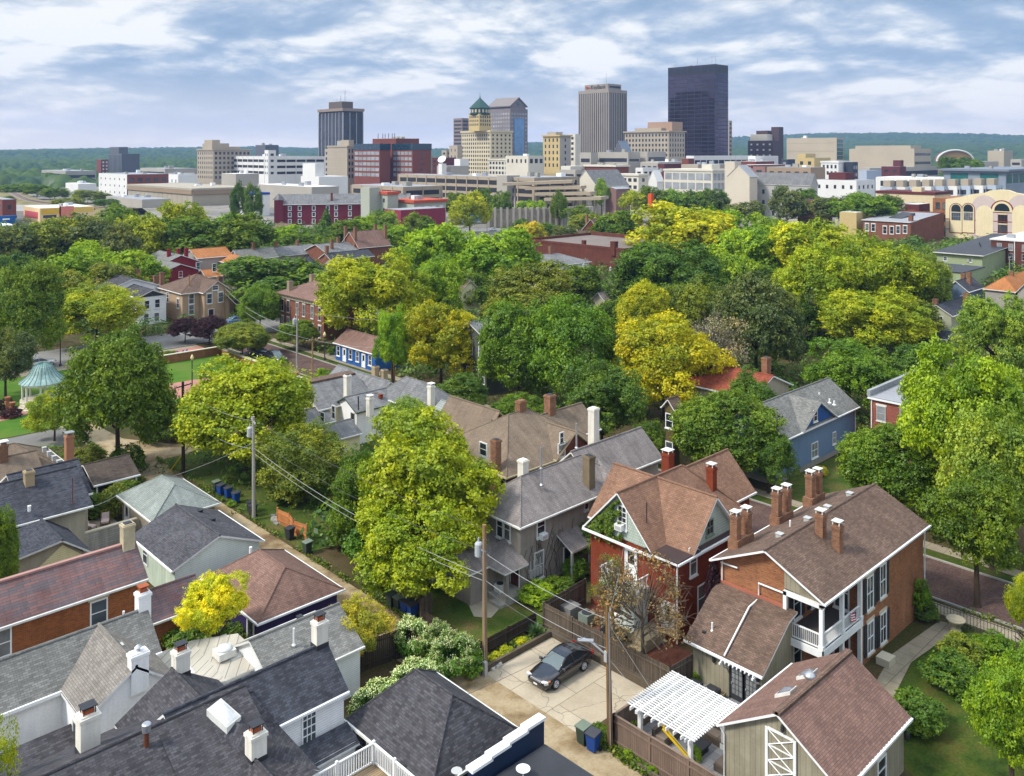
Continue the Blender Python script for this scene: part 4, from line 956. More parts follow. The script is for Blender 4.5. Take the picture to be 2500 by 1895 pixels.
def car(label, loc, rz, paint, L=4.8, Wd=1.84, Ht=1.5, suv=False, group=None, cat='car', name='parked_car'):
    t = thing(name, label, cat, (0, 0, 0), group)
    k, w = L / 4.8, Wd / 1.84; hz = Ht / 1.5
    st = [(2.4, .6, .34, .56, .6), (2.33, .76, .25, .66, .71), (2.1, .86, .22, .75, .83), (1.5, .91, .2, .85, .94), (.95, .92, .19, .91, 1.0), (.2, .92, .19, .94, 1.0), (-.6, .92, .19, .96, 1.02), (-1.4, .92, .2, .98, 1.05), (-1.9, .9, .22, .98, 1.06), (-2.25, .85, .27, .95, 1.02), (-2.4, .72, .36, .84, .9)]
    if suv: st = [(x, a, z, s * 1.05, tp * 1.06) for x, a, z, s, tp in st]
    q = MB(); rows = []
    for x, a, zl, zs, tp in st:
        rows.append(len(q.v))
        for y, z in ((-.93, zl), (-1, zl * .55 + zs * .45), (-.985, zs * .93), (-.9, zs), (-.5, zs * .2 + tp * .8), (0, tp), (.5, zs * .2 + tp * .8), (.9, zs), (.985, zs * .93), (1, zl * .55 + zs * .45), (.93, zl)):
            q.v.append((x * k, a * w * y, z * hz))
    for i in range(len(st) - 1):
        for j in range(10): a, b = rows[i] + j, rows[i + 1] + j; q.f.append((a, a + 1, b + 1, b)[::-1]); q.m.append(0)
        q.f.append((rows[i], rows[i + 1], rows[i + 1] + 10, rows[i] + 10)[::-1]); q.m.append(0)
    q.f.append(tuple(rows[0] + j for j in range(11))); q.f.append(tuple(rows[-1] + j for j in range(10, -1, -1))); q.m += [0, 0]
    q.build('body', [paint], t, smooth=True)
    zt = 1.5; xr = -1.85 if not suv else -2.2; r0, r1 = .22, (-1.0 if not suv else -1.75); zb = 1.0
    prof = [(1.02, zb, .80), (r0, zt - .07, .60), (r0 - .4, zt - .005, .60), (-.55, zt, .60), (r1, zt - .06, .585), (xr, zb + .07, .76)]
    q = MB()
    for i in range(1, 4):
        a, b = prof[i], prof[i + 1]
        n0 = len(q.v)
        for x, z, h in (a, b): q.v += [(x * k, -h * w, (z - .045) * hz), (x * k, -h * .6 * w, z * hz), (x * k, h * .6 * w, z * hz), (x * k, h * w, (z - .045) * hz)]
        for j in range(3): q.f.append((n0 + j, n0 + j + 1, n0 + j + 5, n0 + j + 4)[::-1]); q.m.append(0)
    for s in (-1, 1):
        q.tube([(x * k, s * h * w, (z - .045) * hz) for x, z, h in prof], .045, 6)
        q.tube([(-.35 * k, s * .61 * w, (zt - .05) * hz), (-.42 * k, s * .83 * w, .96 * hz)], .04, 4)
    q.build('roof', [paint], t, smooth=True)
    for nm, a, b in (('windscreen', prof[0], prof[1]), ('rear_window', prof[5], prof[4])):
        q = MB(); q.poly([(a[0] * k, -a[2] * w, a[1] * hz - .04), (a[0] * k, a[2] * w, a[1] * hz - .04), (b[0] * k, b[2] * w, b[1] * hz - .03), (b[0] * k, -b[2] * w, b[1] * hz - .03)][::1 if nm == 'windscreen' else -1]); q.build(nm, [CARGL], t)
    for s in (-1, 1):
        q = MB(); pts = [(prof[0][0], prof[0][2], zb - .08)] + [(x, h, z - .05) for x, z, h in prof[1:5]] + [(xr, .77, zb)]
        pts = [(x * k, s * h * w, z * hz) for x, h, z in pts]; q.poly(pts if s < 0 else pts[::-1]); q.build('side_window', [GLASS], t)
        q = MB(); q.obox((.82 * k, s * .98 * w), (1, 0), .07, .1, .95 * hz, 1.08 * hz); q.build('mirror', [paint], t)
        q = MB(); q.obox((2.2 * k, s * .68 * w), (math.cos(.5 * s), -math.sin(.5 * s)), .13, .2, .6 * hz, .74 * hz); o = q.build('headlight', [LENS], t)
        q = MB(); q.obox((2.02 * k, s * .85 * w), (1, 0), .09, .035, .66 * hz, .74 * hz); q.build('indicator', [AMB], o)
        q = MB(); q.obox((-2.26 * k, s * .72 * w), (math.cos(.45 * s), math.sin(.45 * s)), .1, .2, .78 * hz, .94 * hz); q.build('tail_light', [REDL], t)
        for x in (.35, -.75): q = MB(); q.box((x - .5) * k, (x - .28) * k, s * .92 * w - .02, s * .92 * w + .02, .84 * hz, .88 * hz); q.build('door_handle', [paint], t)
        for x in (1.42, -1.35):
            q = MB(); R0 = .335; y0 = s * (.92 * w - .2)
            n = 20; pr = [(R0 * .6, 0), (R0, .02), (R0, .2), (R0 * .88, .215), (R0 * .66, .2)]
            ii = []
            for r, d in pr:
                ii.append(len(q.v))
                for j in range(n): an = 2 * math.pi * j / n; q.v.append((x * k + r * math.cos(an), y0 + s * d, R0 + r * math.sin(an)))
            for a in range(len(pr) - 1):
                for j in range(n): f = (ii[a] + j, ii[a] + (j + 1) % n, ii[a + 1] + (j + 1) % n, ii[a + 1] + j); q.f.append(f if s < 0 else f[::-1]); q.m.append(0)
            o = q.build('wheel', [RUB], t)
            q = MB(); y1 = y0 + s * .2
            for j in range(10): an = 2 * math.pi * j / 10; q.tube([(x * k, y1, R0), (x * k + .2 * math.cos(an), y1 + s * .005, R0 + .2 * math.sin(an))], .026, 4)
            q.tube([(x * k + .215 * math.cos(2 * math.pi * j / 16), y1, R0 + .215 * math.sin(2 * math.pi * j / 16)) for j in range(17)], .024, 4, cap=False); q.build('rim', [ALLOY], o)
    q = MB()
    for i in range(4): q.obox((2.37 * k - .012 * abs(i - 2), 0), (1, 0), .04, .46 * w, (.5 + i * .055) * hz, (.535 + i * .055) * hz)
    q.build('grille', [CHROME], t); q = MB(); q.obox((2.42 * k, 0), (1, 0), .012, .16, .38 * hz, .47 * hz); q.build('number_plate', [WHITE], t)
    t.location = loc; t.rotation_euler = (0, 0, rz); WL[t.name] = tuple(loc)
    return t


def paint(n, c, r=.25): return mat(n, c, r, .05, coat=.8, spec=.5, fine=0)


car('glossy black sedan parked on the concrete slab facing the alley', (42.0, 39.3, .03), math.pi + .03, paint('black_car_paint', (.012, .012, .016)))
car('white saloon parked on the cross street beyond the gazebo', (42.1, 153.6, .02), .12, paint('white_car_paint', (.75, .75, .74)), 4.9)
car('dark grey sport utility car parked on the brick street', (71.1, 130.4, .02), -math.pi / 2, paint('grey_car_paint', (.05, .055, .06)), 4.5, 1.85, 1.72, True)
car('dark saloon parked behind the grey sport utility car', (71.1, 136.3, .02), -math.pi / 2, paint('dark_blue_car_paint', (.03, .035, .05)), 4.8)
car('blue hatchback behind the green tree beside the brown roofed brick house', (81.5, 165, .02), 0, paint('blue_car_paint', C('#5f86ac', .7)), 4.3)
for x, y, z, L, c, lb in (('D', 1300, 498, 0, 'white_car_paint', 'white car parked below the retaining wall, nearer of two'), ('D', 1335, 492, 0, 'grey_car_paint', 'grey car parked below the retaining wall'), ('D', 1065, 499, 0, 'white_car_paint', 'white car at the left end of the lot below the retaining wall'), ('D', 200, 452, 0, 'white_car_paint', 'white car among trees left of the white warehouse')):
    a, b = on_z(x, y, z, 0); car(lb, (a, b, .02), .4, MC[c], 4.6)
# red moped
t = thing('moped', 'red moped parked on the brick street beside the slate roofs', 'moped', (71.8, 118.2, .02)); x, y, z = WL[t.name]
q = MB(); q.tube([(x, y - .6, .55), (x, y - .2, .35), (x, y + .3, .35), (x, y + .5, .7)], [.08, .16, .2, .12], 8); q.tube([(x, y - .75, .3), (x, y - .5, 1.0)], .04); q.tube([(x - .3, y - .5, 1.05), (x + .3, y - .5, 1.05)], .03); q.build('body', [mat('moped_red', C('#a02020'), .3)], t)
q = MB(); q.box(x - .14, x + .14, y - .05, y + .6, .72, .82); q.build('seat', [DARK], t)
for yy in (-.72, .62): q = MB(); q.tube([(x, y + yy + .26 * math.cos(j * .628), .28 + .26 * math.sin(j * .628)) for j in range(11)], .06, 6, cap=False); q.build('wheel', [RUB], t)

# ---------------------------------------------------------------- bins
def bin_proto(col, lidc):
    t = thing('wheelie_bin', 'bin', 'bin', (0, 0, 0))
    q = MB(); n = len(q.v)
    for z, a, b in ((.08, .24, .25), (1.0, .31, .34)): q.v += [(-a, -b, z), (a, -b, z), (a, b, z), (-a, b, z)]
    for f in ((3, 2, 1, 0), (4, 5, 6, 7), (0, 1, 5, 4), (1, 2, 6, 5), (2, 3, 7, 6), (3, 0, 4, 7)): q.f.append(f); q.m.append(0)
    q.box(-.34, .34, -.37, .37, .93, 1.0); q.build('body', [col], t)
    q = MB(); q.slab([(-.37, -.36, 1.04), (.36, -.36, 1.1), (.36, .36, 1.1), (-.37, .36, 1.04)], .06, 0, 0); q.box(.34, .44, -.3, .3, 1.0, 1.05); q.build('lid', [lidc], t)
    for s in (-1, 1): q = MB(); q.tube([(.24, s * .3, .12), (.24, s * .38, .12)], .12, 12); q.build('wheel', [RUB], t)
    return t


BG = mat('bin_green', C('#3f4f45', .7), .55, .1); BB = mat('bin_blue', C('#1f4fa0', .7), .45, .1); BK = mat('bin_black', (.03, .032, .036), .5, .1); BLG = mat('lid_grey', C('#9a9f98', .7), .6, .15); BKL = mat('lid_black', (.05, .05, .055), .5, .1)
BR = mat('bin_pale_green', C('#7d8a78', .7), .6, .1)
PB = {c: bin_proto(*m) for c, m in dict(g=(BG, BR), b=(BB, BKL), k=(BK, BK), d=(BG, BG)).items()}
usedb = set()
for a, b, c, rz, lb, gr in ((38.05, 33.8, 'g', 0, 'green wheelie bin with pale lid at the foot of the front utility pole', 'bins on the alley'), (38.0, 33.0, 'b', .1, 'blue wheelie bin with black lid at the foot of the front utility pole', 'bins on the alley'),
    (39.0, 53.9, 'd', 0, 'dark green bin first from the left by the leaning fence panel', 'bins by the leaning fence'), (39.1, 53.15, 'g', 0, 'green bin with grey lid second from the left by the leaning fence panel', 'bins by the leaning fence'), (39.2, 52.4, 'b', .1, 'blue bin third from the left by the leaning fence panel', 'bins by the leaning fence'), (39.2, 51.65, 'b', -.1, 'blue bin right beside the leaning fence panel', 'bins by the leaning fence'),
    (39.3, 69.6, 'k', .2, 'black bin in front of the orange fence', 'bins on the alley'), (39.0, 66.1, 'g', 0, 'dark bin with pale grey lid beside the vine thicket', 'bins on the alley'), (40.6, 58.4, 'b', 0, 'blue bin half hidden in the undergrowth', 'bins on the alley'),
    (39.5, 84.6, 'g', 0, 'grey lidded bin leftmost of the bins under the yellow-green tree', 'bins under the tree'), (39.4, 83.4, 'b', .2, 'blue bin left of its twin under the yellow-green tree', 'bins under the tree'), (39.6, 82.2, 'b', 0, 'blue bin right of its twin under the yellow-green tree', 'bins under the tree'), (39.6, 80.5, 'b', 0, 'open blue bin standing alone near the steel utility pole', 'bins under the tree'),
    (39.6, 77.4, 'k', 0, 'black bin behind another beside the steel utility pole', 'bins on the alley'), (39.3, 76.5, 'k', 0, 'black bin in front at the steel utility pole', 'bins on the alley'),
    (47.6, 40.2, 'k', 0, 'black bin beside the air conditioner behind the long fence', 'bins on the alley'), (47.4, 39.3, 'b', 0, 'blue-lidded bin behind the long fence', 'bins on the alley'), (47.2, 38.4, 'k', 0, 'black bin nearest the stone steps behind the fence', 'bins on the alley'), (24.2, 65.6, 'd', 0, 'green bin in the gap between the mint garage and brick house', 'bins on the alley')):
    if c not in usedb: usedb.add(c); o = PB[c]; o.location = (a, b, .02); o.rotation_euler = (0, 0, rz); o['label'] = lb; o['group'] = gr
    else: copy_tree(PB[c], (a, b, .02), rz, lb, gr)
q = MB(); q.lathe(38.3, 151.2, [(.3, 0), (.34, .9), (.36, 1.0), (.2, 1.02)], 14); tag(q.build('litter_bin', [DARK], None, (38.3, 151.2, 0)), 'black round litter bin on the pavement by the gazebo', 'bin')
ac_unit('greenish air conditioner behind the long board fence', (47.9, 42.2, .02), (.9, .9, .8), mat('ac_green', C('#8a978c', .7), .6))
q = MB(); q.box(47.0, 48.2, 43.0, 44.2, 0, .9); q.box(47.0, 48.2, 43.0, 44.2, .9, 1.0); tag(q.build('covered_grill', [mat('grey_cover', C('#8f8d88', .7), .7, .2)], None, (47.6, 43.6, 0)), 'grill under a grey cover at the back of the red house', 'grill')
ac_unit('round-topped air conditioner beside the lean-to wall, left one', (46.6, 32.0, .02), (.8, .8, .7), DARK, 'patio air conditioners'); ac_unit('round-topped air conditioner nearer the glazed doors', (46.9, 30.9, .02), (.8, .8, .7), DARK, 'patio air conditioners')

# ---------------------------------------------------------------- poles and wires
def pole(label, a, b, h, m, top=(0, 0), r=.14, arm=0, arm_dir=(1, 0), tr=None, kind='utility_pole', cat='utility pole'):
    t = thing(kind, label, cat, (a, b, 0)); q = MB(); q.tube([(a, b, -.2), (a + top[0], b + top[1], h)], [r * 1.15, r * .8], 10); q.build('pole', [m], t)
    for i in range(arm):
        z = h - .5 - i * .9; q = MB(); x, y = a + top[0] * .95, b + top[1] * .95; q.obox((x, y), arm_dir, 1.1, .05, z, z + .1); o = q.build('crossarm', [m], t)
        for s in (-1, -.5, .5, 1): q = MB(); q.lathe(x + arm_dir[0] * s, y + arm_dir[1] * s, [(.04, z + .1), (.06, z + .16), (.03, z + .24)], 8); q.build('insulator', [TRIMG], o)
    if tr: q = MB(); x, y = a + tr[0] + top[0] * .8, b + tr[1] + top[1] * .8; z = tr[2]; q.lathe(x, y, [(.2, z), (.27, z + .06), (.27, z + .85), (.2, z + .95), (.06, z + 1.0), (.05, z + 1.25)], 14); o = q.build('transformer', [mat('transformer_grey', C('#c0c4c6', .75), .5, .08)], t); q = MB(); q.box(min(x, a), max(x, a), min(y, b) - .04, max(y, b) + .04, z + .5, z + .6); q.build('bracket', [STEEL], o)
    return t


WP1 = mat('tan_pole_wood', C('#a5835a', .7), .9, .25, 1, streak=.3); WP2 = mat('dark_pole_wood', C('#4a382c', .6), .9, .3, 1, streak=.3); WP3 = mat('grey_pole', C('#b0ab9f', .7), .8, .15, 1, streak=.15)
t = pole('brown stained utility pole at the front by the patio fence', 38.87, 32.44, 8.3, mat('stained_pole', C('#8f6d45', .65), .9, .35, 1, streak=.4), (-.1, .15), .16)
q = MB(); q.tube([(38.72, 32.3, .1), (38.68, 32.4, 7.9)], .04); q.build('conduit', [STEEL], t); q = MB(); q.box(38.6, 38.8, 32.5, 32.7, 5.0, 5.6); q.build('junction_box', [TRIMG], t); q = MB(); q.tube([(38.9, 32.6, 5.2), (38.3, 33.6, 6.0), (38.2, 33.9, 6.0)], .05); q.tube([(38.5, 33.4, 5.95), (37.9, 34.1, 5.95)], .1); q.build('lamp_bracket', [STEEL], t)
t = pole('tan utility pole with grey transformer beside the parking slab', 38.57, 42.9, 9.6, WP1, (.2, .3), .16, tr=(-.1, .45, 7.4)); q = MB(); q.tube([(38.4, 42.75, .1), (38.5, 42.95, 8.8)], .04); q.build('conduit', [STEEL], t); q = MB(); q.box(38.2, 38.45, 42.5, 42.8, 0, .9); q.build('meter_box', [TRIMG], t)
pole('pale steel utility pole with transformer beside the grey garages', 38.94, 75.54, 9.6, WP3, (.1, .3), .16, 1, (.3, .95), tr=(-.1, .5, 7.6))
pole('dark wooden utility pole at the bend of the alley', 39.12, 91.64, 9.7, WP2, (.2, .6), .17, 1, (.95, .3))
pole('grey utility pole with transformer beside the brick street', 69.7, 121.2, 10.2, WP3, (.1, .1), .15, tr=(-.2, .5, 7.5))
pole('thin pole beside the slate-roofed yellow house', 68.5, 114.6, 6.8, WP1, (0, 0), .12, 1, (1, 0)); pole('utility pole right of the little blue house', 77.8, 106.9, 7.0, WP1, (-.3, -.3), .15, 1, (.7, .7))
for x, y, yt, lb in ((1572, 850, 480, 'pole in front of the tan stucco house'), (1863, 850, 600, 'pole at the right corner of the tan stucco house')):
    a, b = on_z('U0', x, y, 0); Y = a * CA + b * SA; pole('utility ' + lb, a, b, H - (px('U0', x, yt)[1] - VH) * Y / F, WP1, r=.16)
for t_, x, y, yt, lb in (('U2', 643, 965, 680, 'utility pole with transformer in front of flat brown brick building'), ('U2', 868, 1000, 865, 'short brown pole right of the transformer pole in the tree belt'), ('U2', 568, 460, 240, 'tall pole behind the brown gabled roof below the garage'), ('U2', 680, 330, 270, 'pole carrying two transformers near the retaining wall'), ('U1', 350, 390, 320, 'pole in front of the dark red mill'), ('U1', 448, 370, 285, 'white pole in front of the dark red mill'), ('U1', 425, 650, 530, 'pole above the grey roofs left of the big tree'), ('U3', 2092, 830, 665, 'pole with box in front of the brown brick block'), ('U1', 1937, 465, 280, 'pole in the lot below the retaining wall')):
    a, b = on_z(t_, x, y, 0); Y = a * CA + b * SA; pole(lb, a, b, H - (px(t_, x, yt)[1] - VH) * Y / F, WP3, r=.13, arm=1, tr=(-.2, .4, 6) if 'ransformer' in lb else None)
CAB = mat('cable', (.08, .08, .08), .6, .05); CABL = mat('pale_cable', (.3, .3, .29), .6, .05)


def wire(label, p, q_, sag=.5, r=.022, m=CAB, cat='cable'):
    p, q_ = Vector(p), Vector(q_); mb = MB()
    mb.tube([tuple(p.lerp(q_, i / 14) - Vector((0, 0, sag * 4 * (i / 14) * (1 - i / 14)))) for i in range(15)], r * .62, 4)
    return tag(mb.build('overhead_wire', [m], None, tuple(p)), label, cat, 'overhead wires')


PL, PM, PR, PD = (39.04, 75.8), (38.7, 43.1), (38.8, 32.55), (39.3, 92.1)
wire('highest wire from the steel pole to the tan transformer pole', (*PL, 9.4), (*PM, 9.4), .7); wire('upper wire sloping from steel pole into the tall yellow-green tree', (*PL, 7.6), (*PM, 7.9), .8); wire('thick pale cable from the steel pole to the tan pole', (*PL, 6.7), (*PM, 6.3), .9, .035, CABL); wire('thin lower cable from the steel pole to the tan pole', (*PL, 6.2), (*PM, 5.9), .9, .03, CABL)
wire('upper wire between the tan pole and front pole', (*PM, 7.8), (*PR, 7.4), .3, .03, CABL); wire('lower cable between the tan pole and front pole', (*PM, 6.0), (*PR, 5.7), .3, .03, CABL); wire('lowest cable between the tan pole and front pole', (*PM, 5.4), (*PR, 5.2), .35, .025)
wire('wire from the dark pole to the steel pole, upper', (*PD, 9.0), (*PL, 9.2), .6, .025, CABL); wire('wire from the dark pole to the steel pole, lower', (*PD, 6.4), (*PL, 6.6), .8, .03, CABL)
wire('service wire from the steel pole down to the grey hip garage', (*PL, 7.2), (33.0, 83.2, 3.2), .3, .02, CABL); wire('service wire from the tan pole to the stucco house', (*PM, 7.0), (47.0, 54, 5.2), .3, .02, CABL); wire('service wire from the front pole to the red house', (*PR, 7.5), (50.2, 40.6, 5.6), .4, .02, CABL); wire('service wire from the front pole towards the dark garage', (*PR, 7.2), (28, 36.5, 4.9), .3, .02)
wire('guy wire from the front pole to the patio fence corner', (*PR, 7.2), (40.7, 27.2, .3), 0, .022, CABL); wire('second guy wire from the front pole into the patio border', (*PR, 5.2), (39.9, 25.3, .2), 0, .022, CABL)
wire('long drooping cable from the tan house pole to the brick street pole', (81.6, 170.8, 6.5), (69.7, 121.3, 7.3), 1.6, .05, CABL); wire('lower drooping cable along the brick street', (81.6, 170.8, 5.4), (69.7, 121.3, 5.8), 1.4, .05, CABL); wire('cable from the brick street pole to the pole by the blue house', (69.7, 121.3, 5.8), (77.6, 106.9, 5.0), .5, .035, CABL); wire('cable from the brick street pole over the little blue house', (69.7, 121.3, 9.6), (88, 100, 8.5), .6, .03, CABL)
for i, (x0, y0, x1, y1) in enumerate(((40.0, 29.9, 40.9, 27.2), (39.6, 29.3, 40.35, 26.2))):
    q = MB(); q.tube([(x0, y0, 2.3), (x1, y1, .0)], .06, 8); tag(q.build('guy_guard', [mat('guard_yellow', C('#e0b818', .85), .5)], None, (x1, y1, 0)), ('upper' if i == 0 else 'lower') + ' yellow guy-wire guard leaning over the patio fence', 'guy guard', 'guy wire guards')
q = MB(); q.tube([(39.9, 92.2, 2.6), (38.4, 93.4, 0)], .06, 8); tag(q.build('guy_guard', [MC['guard_yellow']], None, (38.4, 93.4, 0)), 'yellow guy-wire guard beside the dark wooden pole', 'guy guard')


def lamp_post(label, a, b, h=4.2, grp='black lamp posts with pale globes'):
    t = thing('lamp_post', label, 'street lamp', (a, b, 0), grp); q = MB(); q.lathe(a, b, [(.22, 0), (.2, .3), (.09, .5), (.07, h - .5), (.12, h - .4)], 10); q.build('post', [DARK], t)
    q = MB(); q.lathe(a, b, [(.1, h - .4), (.22, h - .15), (.24, h + .05), (.12, h + .3), (.03, h + .45)], 12); q.build('globe', [mat('lamp_globe', C('#e8d8a0', .9), .3)], t, smooth=True)


lamp_post('black lamp post with pale globe at the edge of the red plaza', 54.4, 124.4, 4.4); lamp_post('black lamp post with pale globe beside the white parked car', 44.6, 151.6, 5.0); lamp_post('black lamp post on the verge left of the little blue house', 77.6, 126, 4.2)

# ---------------------------------------------------------------- fences, walls
def fence(label, pts, h, m, cap=None, board=.14, post_h=.0, name='board_fence', z0=.02, cat='fence', step=2.4):
    t = thing(name, label, cat, (pts[0][0], pts[0][1], 0)); q = MB()
    for p, r in zip(pts[:-1], pts[1:]):
        L = math.hypot(r[0] - p[0], r[1] - p[1]); u = ((r[0] - p[0]) / L, (r[1] - p[1]) / L); n = max(1, int(L / board))
        for i in range(n):
            s = (i + .5) / n; x, y = p[0] + (r[0] - p[0]) * s, p[1] + (r[1] - p[1]) * s
            q.obox((x, y), u, L / n / 2 - .008, .012, z0, h + R.uniform(-.02, .02))
        c = ((p[0] + r[0]) / 2, (p[1] + r[1]) / 2)
        for z in (.35, h - .35): q.obox((c[0] + u[1] * .04, c[1] - u[0] * .04), u, L / 2, .03, z, z + .09)
        if cap: q.obox(c, u, L / 2, .07, h + .02, h + .07)
        k = max(1, int(L / step))
        for i in range(k + 1):
            pq = MB(); pq.obox((p[0] + (r[0] - p[0]) * i / k, p[1] + (r[1] - p[1]) * i / k), u, .06, .06, 0, h + post_h); pq.build('post', [m], t)
    q.build('board_panel', [m], t)
    return t


fence('grey-brown capped board fence round the pergola patio', [(44.5, 32.4), (39.15, 32.4), (39.15, 19.5)], 1.8, mat('capped_fence_wood', C('#8a7566', .7), .9, .15, 1.5, streak=.2), True, .15, .1)
fence('long weathered board fence between the parking slab and red house', [(45.15, 43.9), (45.2, 32.9), (47.4, 32.75)], 1.9, WOOD, None, .14, .05)
fence('weathered board fence between the stucco house yard and red house', [(45.15, 43.9), (50.0, 44.2)], 1.9, WOOD)
fence('low dark picket fence round the back lawn of the stucco house', [(39.0, 50.0), (39.15, 44.15), (44.6, 44.2)], 1.25, DWOOD, None, .11, .1)
fence('short leaning fence panel beside the four bins', [(39.3, 50.7), (40.4, 50.9)], 1.7, WOOD, None, .14); fence('old board fence in the undergrowth behind the bins', [(40.2, 51.5), (40.0, 60.5)], 1.7, WOOD)
fence('dark board gate fence beside the flowering hedges', [(32.8, 48.6), (36.2, 47.9)], 2.0, DWOOD, None, .14, .2)
fence('wooden fence at the right end of the blue house', [(100.2, 46.1), (101.5, 44)], 1.7, WOOD)
t = fence('sagging orange plastic fence beside the alley rubble', [(40.2, 73.4), (40.4, 71.6), (40.0, 70.2), (40.3, 68.4)], 1.35, mat('orange_plastic', C('#c88450', .75), .7, .3), None, .5, .15)
q = MB(); q.box(44.78, 45.05, 32.5, 43.0, 0, .42); q.box(38.5, 44.78, 42.78, 43.0, 0, .42); tag(q.build('retaining_kerb', [mat('dark_sleeper', C('#6f6250', .65), .9, .2, streak=.2)], None, (44.9, 38, 0)), 'low timber and concrete retaining kerb around the parking slab', 'kerb wall')
q = MB(); q.box(38.6, 38.8, 24, 30.4, 0, .3); tag(q.build('timber_edging', [WOOD], None, (38.7, 27, 0)), 'low timber edging between alley and patio fence', 'edging')
RB = random.Random(8); k = 0
for i in range(7):
    a, b = 38.9 + RB.random() * .9, 42.7 + RB.random() * .5; r = RB.uniform(.12, .25); q = MB(); q.lathe(a, b, [(r, 0), (r * 1.1, r * .4), (r * .8, r), (r * .2, r * 1.2)], 7); tag(q.build('rock', [mat('pale_rock', C('#c9c4b8', .75), .9, .2)], None, (a, b, 0)), 'pale rock piled at the corner of the parking slab', 'rock', 'rocks at the slab corner')
q = MB()
for i in range(60):
    a, b = 40.0 + RB.random() * 1.6, 72.6 + RB.random() * 2.4; s = RB.uniform(.08, .25); q.obox((a, b), (math.cos(i), math.sin(i)), s, s * .6, 0, s * RB.uniform(.5, 1.3))
tag(q.build('rubble', [CONCG], None, (40.8, 73.8, 0)), 'broken stone rubble beside the alley', None, None, 'stuff')
t = thing('iron_fence', 'black iron picket fence along the brick street beside the yard', 'fence', (67.2, 20, 0)); q = MB()
for i in range(150):
    b = -8 + i * .225
    q.box(67.2 - .014, 67.2 + .014, b - .014, b + .014, 0, 1.2)
q.box(67.18, 67.22, -8, 25.8, .2, .24); q.box(67.18, 67.22, -8, 25.8, 1.0, 1.04); q.build('picket_panel', [DARK], t)
q = MB(); q.tube([(67.2, 25.8, 0), (67.2, 25.8, 1.5)], .06, 8); q.lathe(67.2, 25.8, [(.05, 1.5), (.1, 1.56), (.02, 1.75)], 8); q.build('post', [DARK], t)
t = thing('urn_planter', 'stone urn planter with green plants on the shaded lawn', 'planter', (66.4, 23.3, 0)); q = MB(); q.lathe(66.4, 23.3, [(.4, 0), (.34, .1), (.24, .25), (.42, .45), (.62, .75), (.66, .85), (.54, .86), (.5, .7)], 18); q.build('urn', [mat('urn_stone', C('#b0a890', .75), .9, .15)], t, smooth=True)
t = thing('brick_park_wall', 'low brick wall with pale coping along the park terrace', 'wall', (61, 142, 0)); q = MB(); q.box(56, 66.9, 141.5, 141.85, 0, 1.3); q.box(66.9, 67.3, 115, 141.85, 0, .9); q.build('wall', [MC['orange_brick']], t); q = MB(); q.box(55.9, 67.0, 141.4, 141.95, 1.3, 1.42); q.box(66.8, 67.4, 115, 141.4, .9, 1.0); q.build('coping', [STONE], t)
for b in (117, 121.5, 124.2, 127.6): q = MB(); q.box(66.8, 67.4, b - .3, b + .3, 1.0, 1.25); q.box(66.7, 67.5, b - .4, b + .4, 1.25, 1.35); q.build('pier', [MC['orange_brick']], t)
# blue sculptures
for i, (a, b) in enumerate(((60.2, 143.4), (61.2, 143.6), (62.0, 143.9))):
    t = thing('sculpture', ['left', 'middle', 'right'][i] + ' of three blue tubular figures on the park terrace', 'sculpture', (a, b, 0), 'blue terrace sculptures'); q = MB()
    for s in (-1, 1): q.tube([(a - .5, b + s * .25, 0), (a, b + s * .15, .8), (a + .35, b + s * .2, 0)], .09, 6)
    q.tube([(a - .2, b, .7), (a + .1, b, 1.3)], [.2, .12], 8); q.build('body', [mat('sculpture_blue', C('#2458a8', .8), .4)], t)

# ---------------------------------------------------------------- gazebo
ga, gb = 36.4, 131.2; t = thing('gazebo', 'white gazebo with a green copper bell roof in the park', 'gazebo', (ga, gb, 0))
pr = [(3.05, 3.0), (2.75, 3.22), (2.2, 3.62), (1.75, 4.1), (1.5, 4.55), (1.2, 5.0), (.75, 5.35), (.25, 5.52), (.06, 5.58)]
q = MB(); q.lathe(ga, gb, pr, 12); q.build('roof', [mat('verdigris_copper', C('#98b2ac', .75), .6, .2, 1.2, streak=.3, blot=.5, bcol=C('#6f949c', .75))], t)
q = MB()
for i in range(24): an = i * math.pi / 12 + math.pi / 24; q.tube([(ga + r * .985 * math.cos(an), gb + r * .985 * math.sin(an), z + .03) for r, z in pr], .03, 4)
q.build('roof_seam', [mat('dark_copper', C('#55877f', .7), .6)], t)
q = MB(); q.lathe(ga, gb, [(2.75, 2.7), (2.8, 3.0), (2.5, 3.02)], 12); q.build('cornice', [WHITE], t)
for i in range(8): an = i * math.pi / 4 + .4; q = MB(); q.lathe(ga + 2.5 * math.cos(an), gb + 2.5 * math.sin(an), [(.2, .6), (.14, .8), (.13, 2.6), (.2, 2.7)], 8); q.build('post', [OFFW], t)
q = MB(); q.lathe(ga, gb, [(2.9, 0), (2.9, .55), (2.85, .6)], 12); q.build('base', [STONE], t)
q = MB()
for i in range(3): q.obox((ga - 2.6 - .35 * i, gb - 2.2 - .25 * i), (.8, .6), .3, 1.0, 0, .5 - i * .16)
q.build('stair', [STONE], t)
for s in (-1, 1): q = MB(); q.box(31.5 + s * .1, 32.1 + s * .1, 129 + s * 1.6 - .3, 129 + s * 1.6 + .3, 0, 1.2); q.lathe(31.8 + s * .1, 129 + s * 1.6, [(.2, 1.2), (.35, 1.5), (.4, 1.75), (.3, 1.76)], 10); tag(q.build('urn_pier', [MC['orange_brick']], None, (31.8, 129 + s * 1.6, 0)), 'brick pier with urn ' + ('left' if s > 0 else 'right') + ' of the gazebo path', 'pier')

